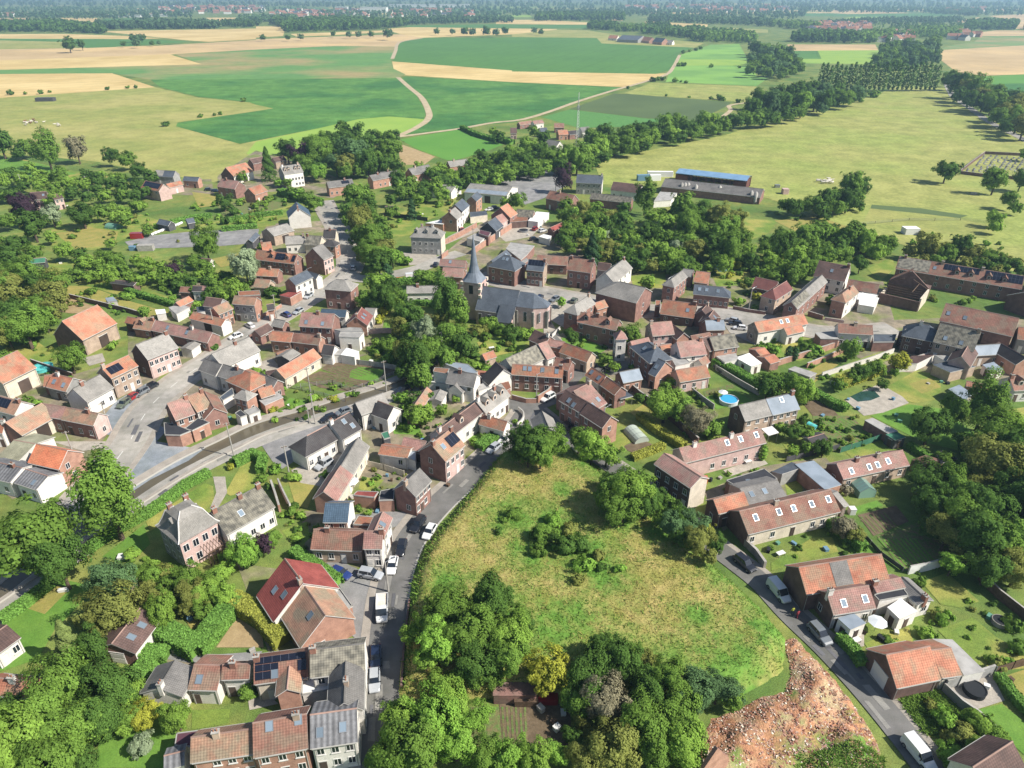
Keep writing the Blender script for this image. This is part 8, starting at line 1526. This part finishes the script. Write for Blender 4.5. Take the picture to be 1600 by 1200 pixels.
herd('white cow of the herd resting beside the pasture clump','white herd on the big pasture',(1293,285),5.5,1.6,20,['cow_white'],1);herd('pale cow of the herd gathered on the left pasture','herd on the left pasture',(48,193),9,1.4,20,['cow_white','cow_white','cow_brown'],2);herd('pale cow at the far end of the left pasture herd','herd end on the left pasture',(92,196),3,1,6,['cow_white'],3)
# ------------------------ cemetery
mk('grave','9a9a98','6f7072',rnd=.3)
def grave_mesh(k):
 def f():
  m=MB();m.box(-.45,-1.0,0,.45,.9,.25);m.box(-.5,.9,0,.5,1.1,1.0+.2*k);
  if k==1:m.box(-.08,.95,1.2,.08,1.05,1.9);m.box(-.3,.95,1.5,.3,1.05,1.64)
  return mesh('gravestone',m.v,m.f,('grave',),m.mi)
 return cached(('grave',k),f)
rr_=random.Random(5)
for row in range(9):
 for i in range(10):
  x,y=1512+i*9.5+row*2-(8 if row>6 else 0),268.5-row*2.9
  if sdist([(x,y)],[(1505,269),(1540,243),(1640,247),(1640,278),(1560,276)])[0]<1.2 or rr_.random()<.12:continue
  o=link('gravestone',grave_mesh(rr_.choice((0,0,1))));o.location=at((x+rr_.uniform(-1,1),y));o.rotation_euler=(0,0,rr_.gauss(0,.1));tag(o,'grey gravestone in the rows of the walled cemetery','gravestone','gravestones of the cemetery')
# ------------------------ far village houses
def far_house(k):
 def f():
  m=MB();L,W2,h,r=9+k,6,6+(k%2),5;m.box(-L,-W2,0,L,W2,h,0)
  for s in(1,-1):m.face([(-L-.3,s*(W2+.4),h-.2),(L+.3,s*(W2+.4),h-.2),(L+.3,0,h+r),(-L-.3,0,h+r)],1);m.face([(s*L,-W2,h),(s*L,W2,h),(s*L,0,h+r-.2)],0)
  m.box(L*.5,-.5,h+r-1,L*.5+1,.5,h+r+1.2,0)
  return mesh('far_house',m.v,m.f,(('wall_wh','wall_ob','wall_wh')[k%3],('roof_or','roof_or','roof_sl')[k%3]),m.mi)
 return cached(('far',k),f)
def far_village(label,group,c,sx,sy,n,seed):
 r=random.Random(seed)
 for i in range(n):
  k=r.randrange(4);o=link('far_house',far_house(k));o.location=at((c[0]+r.uniform(-sx,sx),c[1]+r.uniform(-sy,sy)));o.rotation_euler=(0,0,r.choice((0,.6,1.4,-.5))+r.gauss(0,.2));s_=1+max(0,o.location.y-2500)/3500;o.scale=(s_,s_,s_);tag(o,label,'house',group)
full();far_village('tiny far house in the village beyond the poplars','far village beyond the poplars',(1310,44),48,6,90,1);far_village('tiny far house at the end of the avenue','far hamlet at the avenue',(1392,60),30,6,32,2);far_village('tiny far house right of the avenue','far hamlet right of the avenue',(1495,58),30,6,12,3);far_village('tiny far house in the town on the left horizon','left horizon town',(330,17),80,5,60,4);far_village('tiny far house in the long town behind the wood','long horizon town',(500,23),75,5,70,5);far_village('tiny far house near the white far works','town at the far works',(670,24),70,6,45,6);far_village('tiny far house on the right horizon','right horizon town',(1110,16),130,5,60,7);far_village('tiny far house at the far left wood','far left houses',(20,26),25,1.5,8,8);far_village('tiny far house at the upper right corner','upper right far houses',(1510,18),30,3,10,9)
def works(label,p,L,h,d):
 a=at(p);m=MB();m.box(-L/2,-d/2,0,L/2,d/2,h,0);m.box(-L/2-1,-d/2-1,h,L/2+1,d/2+1,h+1,1);o=m.build('warehouse',('white_paint','roof_wh'));o.location=a;tag(o,label,'warehouse')
works('big white hall of the far works',(585,20),120,22,60);works('long low white hall on the horizon',(671,11.5),480,16,60);works('small white hall left of the far works',(535,16.5),60,16,40);works('row of white sheds at the left fields',(193,27),140,7,20);works('long pale sheds behind the plantation',(250,26),90,7,20)
# ------------------------ rough grass on the mound, rubble stones
def tufts(name,label,n,poly,mat,hmin,hmax,seed,keep=None,inset=.3):
 rng=np.random.default_rng(seed);P=np.array([(p.x,p.y)for p in poly]);lo,hi=P.min(0),P.max(0);q=rng.uniform(lo,hi,(int(n*2.2),2));d=sdist(q,poly);ok=d>inset
 if keep is not None:ok&=keep(q,d,rng)
 q=q[ok][:n];k=len(q);z=ground_z(q);h=rng.uniform(hmin,hmax,k);an=rng.random(k)*6.283;w_=h*rng.uniform(.18,.4,k);lean=rng.normal(0,1.0,(k,2))*h[:,None]
 b=np.column_stack([q,z]);u=np.column_stack([np.cos(an),np.sin(an),np.zeros(k)])*w_[:,None];t=b+np.column_stack([lean,h])
 V=np.stack([b-u,b+u,t+u*.35,t-u*.35],1).reshape(-1,3)
 return tag(link(name,cards_mesh(name,V,(mat,))),label,'grass',kind='stuff')
def nz(q,s,ph):return np.sin(q[:,0]*s+ph)*np.cos(q[:,1]*s*1.3+ph*2)+.6*np.sin((q[:,0]+q[:,1])*s*1.9+ph*3)
def greenness(q):
 gr=np.zeros(len(q))
 for px,py,r in BLOBS:p=at((px,py));R_=(at((px+r,py))-p).length;gr=np.maximum(gr,np.exp(-((q[:,0]-p.x)**2+((q[:,1]-p.y)/1.15)**2)/(R_*R_)))
 return gr+.3*nz(q,.5,2.0)+np.random.default_rng(4).normal(0,.22,len(q))
tufts('dry_grass','dry straw coloured grass on the rough meadow',30000,MOUND,'straw',.1,.28,1,lambda q,d,r:(greenness(q)<.45)&(d>1))
tufts('green_grass','tall green weeds on the rough meadow',26000,MOUND,'tuft_green',.1,.32,2,lambda q,d,r:(greenness(q)>.3)|(d<3))
tufts('bank_grass','tall rank grass on the bank along the village lane',8000,poly_w([(620,1092),(630,1000),(643,905),(666,855),(720,790),(780,712),(795,712),(735,795),(685,860),(662,910),(650,1000),(642,1092)]),'tuft_green',.15,.5,9);sc_=sheet_poly=poly_w([(1400,1090),(1460,1075),(1520,1130),(1540,1170),(1440,1150)]);tufts('weeds','overgrown weeds of the plot beside the pantiled barn',9000,sc_,'tuft_green',.14,.45,3);tufts('weeds','green weeds at the foot of the rubble heap',3000,poly_w([(1240,1185),(1330,1165),(1385,1180),(1390,1215),(1240,1215)]),'tuft_green',.12,.35,4)
def stones(name,label,n,poly,mats,s0,s1,seed):
 rng=np.random.default_rng(seed);P=np.array([(p.x,p.y)for p in poly]);q=rng.uniform(P.min(0),P.max(0),(n*3,2));q=q[sdist(q,poly)>.2][:n];z=ground_z(q);v=[];f=[];mi=[]
 cube=np.array([(-1,-1,-1),(1,-1,-1),(1,1,-1),(-1,1,-1),(-1,-1,1),(1,-1,1),(1,1,1),(-1,1,1)],float);fc=((4,5,6,7),(0,1,5,4),(1,2,6,5),(2,3,7,6),(3,0,4,7))
 for i in range(len(q)):
  s=s0+(s1-s0)*rng.random()**3;a=rng.random()*6.28;c,d=math.cos(a),math.sin(a);p=cube*np.array([s,s*rng.uniform(.4,.8),s*rng.uniform(.25,.6)])+rng.normal(0,s*.18,(8,3));p=np.column_stack([p[:,0]*c-p[:,1]*d,p[:,0]*d+p[:,1]*c,p[:,2]])+np.array([q[i,0],q[i,1],z[i]+s*.1]);o=len(v);v+=p.tolist();f+=[[o+k for k in g]for g in fc];mi+=[rng.integers(len(mats))]*5
 return tag(link(name,mesh(name,v,f,mats,mi)),label,'rubble',kind='stuff')
stones('brick_rubble','broken bricks and stones of a demolished house',12000,RUBBLE,('roof_or','chimney_brick','wall_ob','wall_tb','roof_rust','roof_or','wall_ob','wall_cr'),.025,.16,5)
# ------------------------ hotel-like house with curved slate mansard (custom)
tl(230,680)
def manor():
 e=6.6;p=[at(q,e)for q in((62,822),(285,960),(622,768),(385,600))];c=sum(p,Vector())/4;c.z=0;u=p[2]-p[1];u.z=0;rz=math.atan2(u.y,u.x);nv=Vector((-math.sin(rz),math.cos(rz),0));L=u.length;Wd=abs((p[0]-p[1]).dot(nv));c=(p[1]+p[2])/2+nv*(Wd/2);c.z=0
 root=empty('house',c,rz);tag(root,'tall pink house with shade-grey left front and curved pale slate mansard roof in the canal garden','house');l,w_=L/2,Wd/2
 m=MB();m.face([(-l,-w_,-.2),(l,-w_,-.2),(l,-w_,e),(-l,-w_,e)],0);m.face([(l,w_,-.2),(-l,w_,-.2),(-l,w_,e),(l,w_,e)],0);m.face([(-l,w_,-.2),(-l,-w_,-.2),(-l,-w_,e),(-l,w_,e)],1);m.face([(l,-w_,-.2),(l,w_,-.2),(l,w_,e),(l,-w_,e)],0);m.build('wall',('wall_pk','wall_gy'),root)  # grey on the left front: its shade put into the wall colour
 m=MB();pr=[(0,e-.1),(.5,e+.35),(1.1,e+1.6),(1.7,e+3.1),(2.9,e+4.0)]
 for(i0,z0),(i1,z1)in zip(pr[:-1],pr[1:]):
  a=[(-l-.35+i0,-w_-.35+i0),(l+.35-i0,-w_-.35+i0),(l+.35-i0,w_+.35-i0),(-l-.35+i0,w_+.35-i0)];b=[(-l-.35+i1,-w_-.35+i1),(l+.35-i1,-w_-.35+i1),(l+.35-i1,w_+.35-i1),(-l-.35+i1,w_+.35-i1)]
  for k in range(4):j=(k+1)%4;m.face([a[k]+(z0,),a[j]+(z0,),b[j]+(z1,),b[k]+(z1,)],0,[(0,0),(8,0),(7,2),(1,2)])
 m.face([q+(pr[-1][1],)for q in b],0);rf=m.build('roof',('roof_lg',),root)
 m=MB();
 for k in range(4):
  o_=[(-1,-1),(1,-1),(1,1),(-1,1)][k];q=[(o_[0]*(l+.35-i),o_[1]*(w_+.35-i),z+.05)for i,z in pr]
  for a_,b_ in zip(q[:-1],q[1:]):m.tube(a_,b_,.12,.12,5)
 m.build('hip_cap',('trim',),rf)
 for x in(-l*.4,l*.45):link('chimney',chimney_mesh(.9,0),rf,(x,w_*.5,e+3.6))
 o=link('dormer',dormer_mesh('wall_wh','roof_lg'),rf,(-l+.9,0,e+1.0));o.rotation_euler=(0,0,math.pi/2)
 for f in range(2):
  for k in range(4):
   if f==0 and k>1:continue
   o=link('window',window_mesh(1.1,1.6),root,(-l+L*(k+.5)/4,-w_,1+f*3.0));o.rotation_euler=(0,0,math.pi)
  for k in range(3):o=link('window',window_mesh(1.1,1.6),root,(-l,-w_+Wd*(k+.5)/3,1+f*3.0));o.rotation_euler=(0,0,math.pi/2)
 m=MB()
 for k in range(7):x=-l*.1+k*(l*1.05)/6;m.box(x-.06,-w_-2.4,0,x+.06,-w_-2.28,3);m.tube((x,-w_-2.34,3),(x,-w_,3.5),.06,.06,4);m.tube((x,-w_-2.3,.1),(x+1.2,-w_-2.3,2.9),.05,.05,4)
 m.box(-l*.12,-w_-2.5,2.95,l,-w_-2.25,3.1);m.build('pergola',('timber',),root)
manor()
G('long weathered grey roofed wing joined to the curved mansard house',(572,690),(1005,452),(700,905),4.6,'mo','wh',n=5,sky=[(.42,.62)],ch=[.04,.56,.97],pitch=38)
# ------------------------ air
def haze():
 me=mesh('haze',[(x,y,z)for z in(-1.5,125)for x,y in((-9000,-400),(9000,-400),(9000,13000),(-9000,13000))],[[0,3,2,1],[4,5,6,7],[0,1,5,4],[1,2,6,5],[2,3,7,6],[3,0,4,7]])
 m=bpy.data.materials.new('haze');m.use_nodes=True;N=m.node_tree.nodes;N.remove(N['Principled BSDF']);v=N.new('ShaderNodeVolumePrincipled');v.inputs['Color'].default_value=(.5,.76,1,1);v.inputs['Density'].default_value=HAZE;v.inputs['Anisotropy'].default_value=.2
 m.node_tree.links.new(v.outputs[0],N['Material Output'].inputs['Volume']);me.materials.append(m);tag(link('haze',me),kind='stuff')
HAZE=1.55e-4
if HAZE:haze()
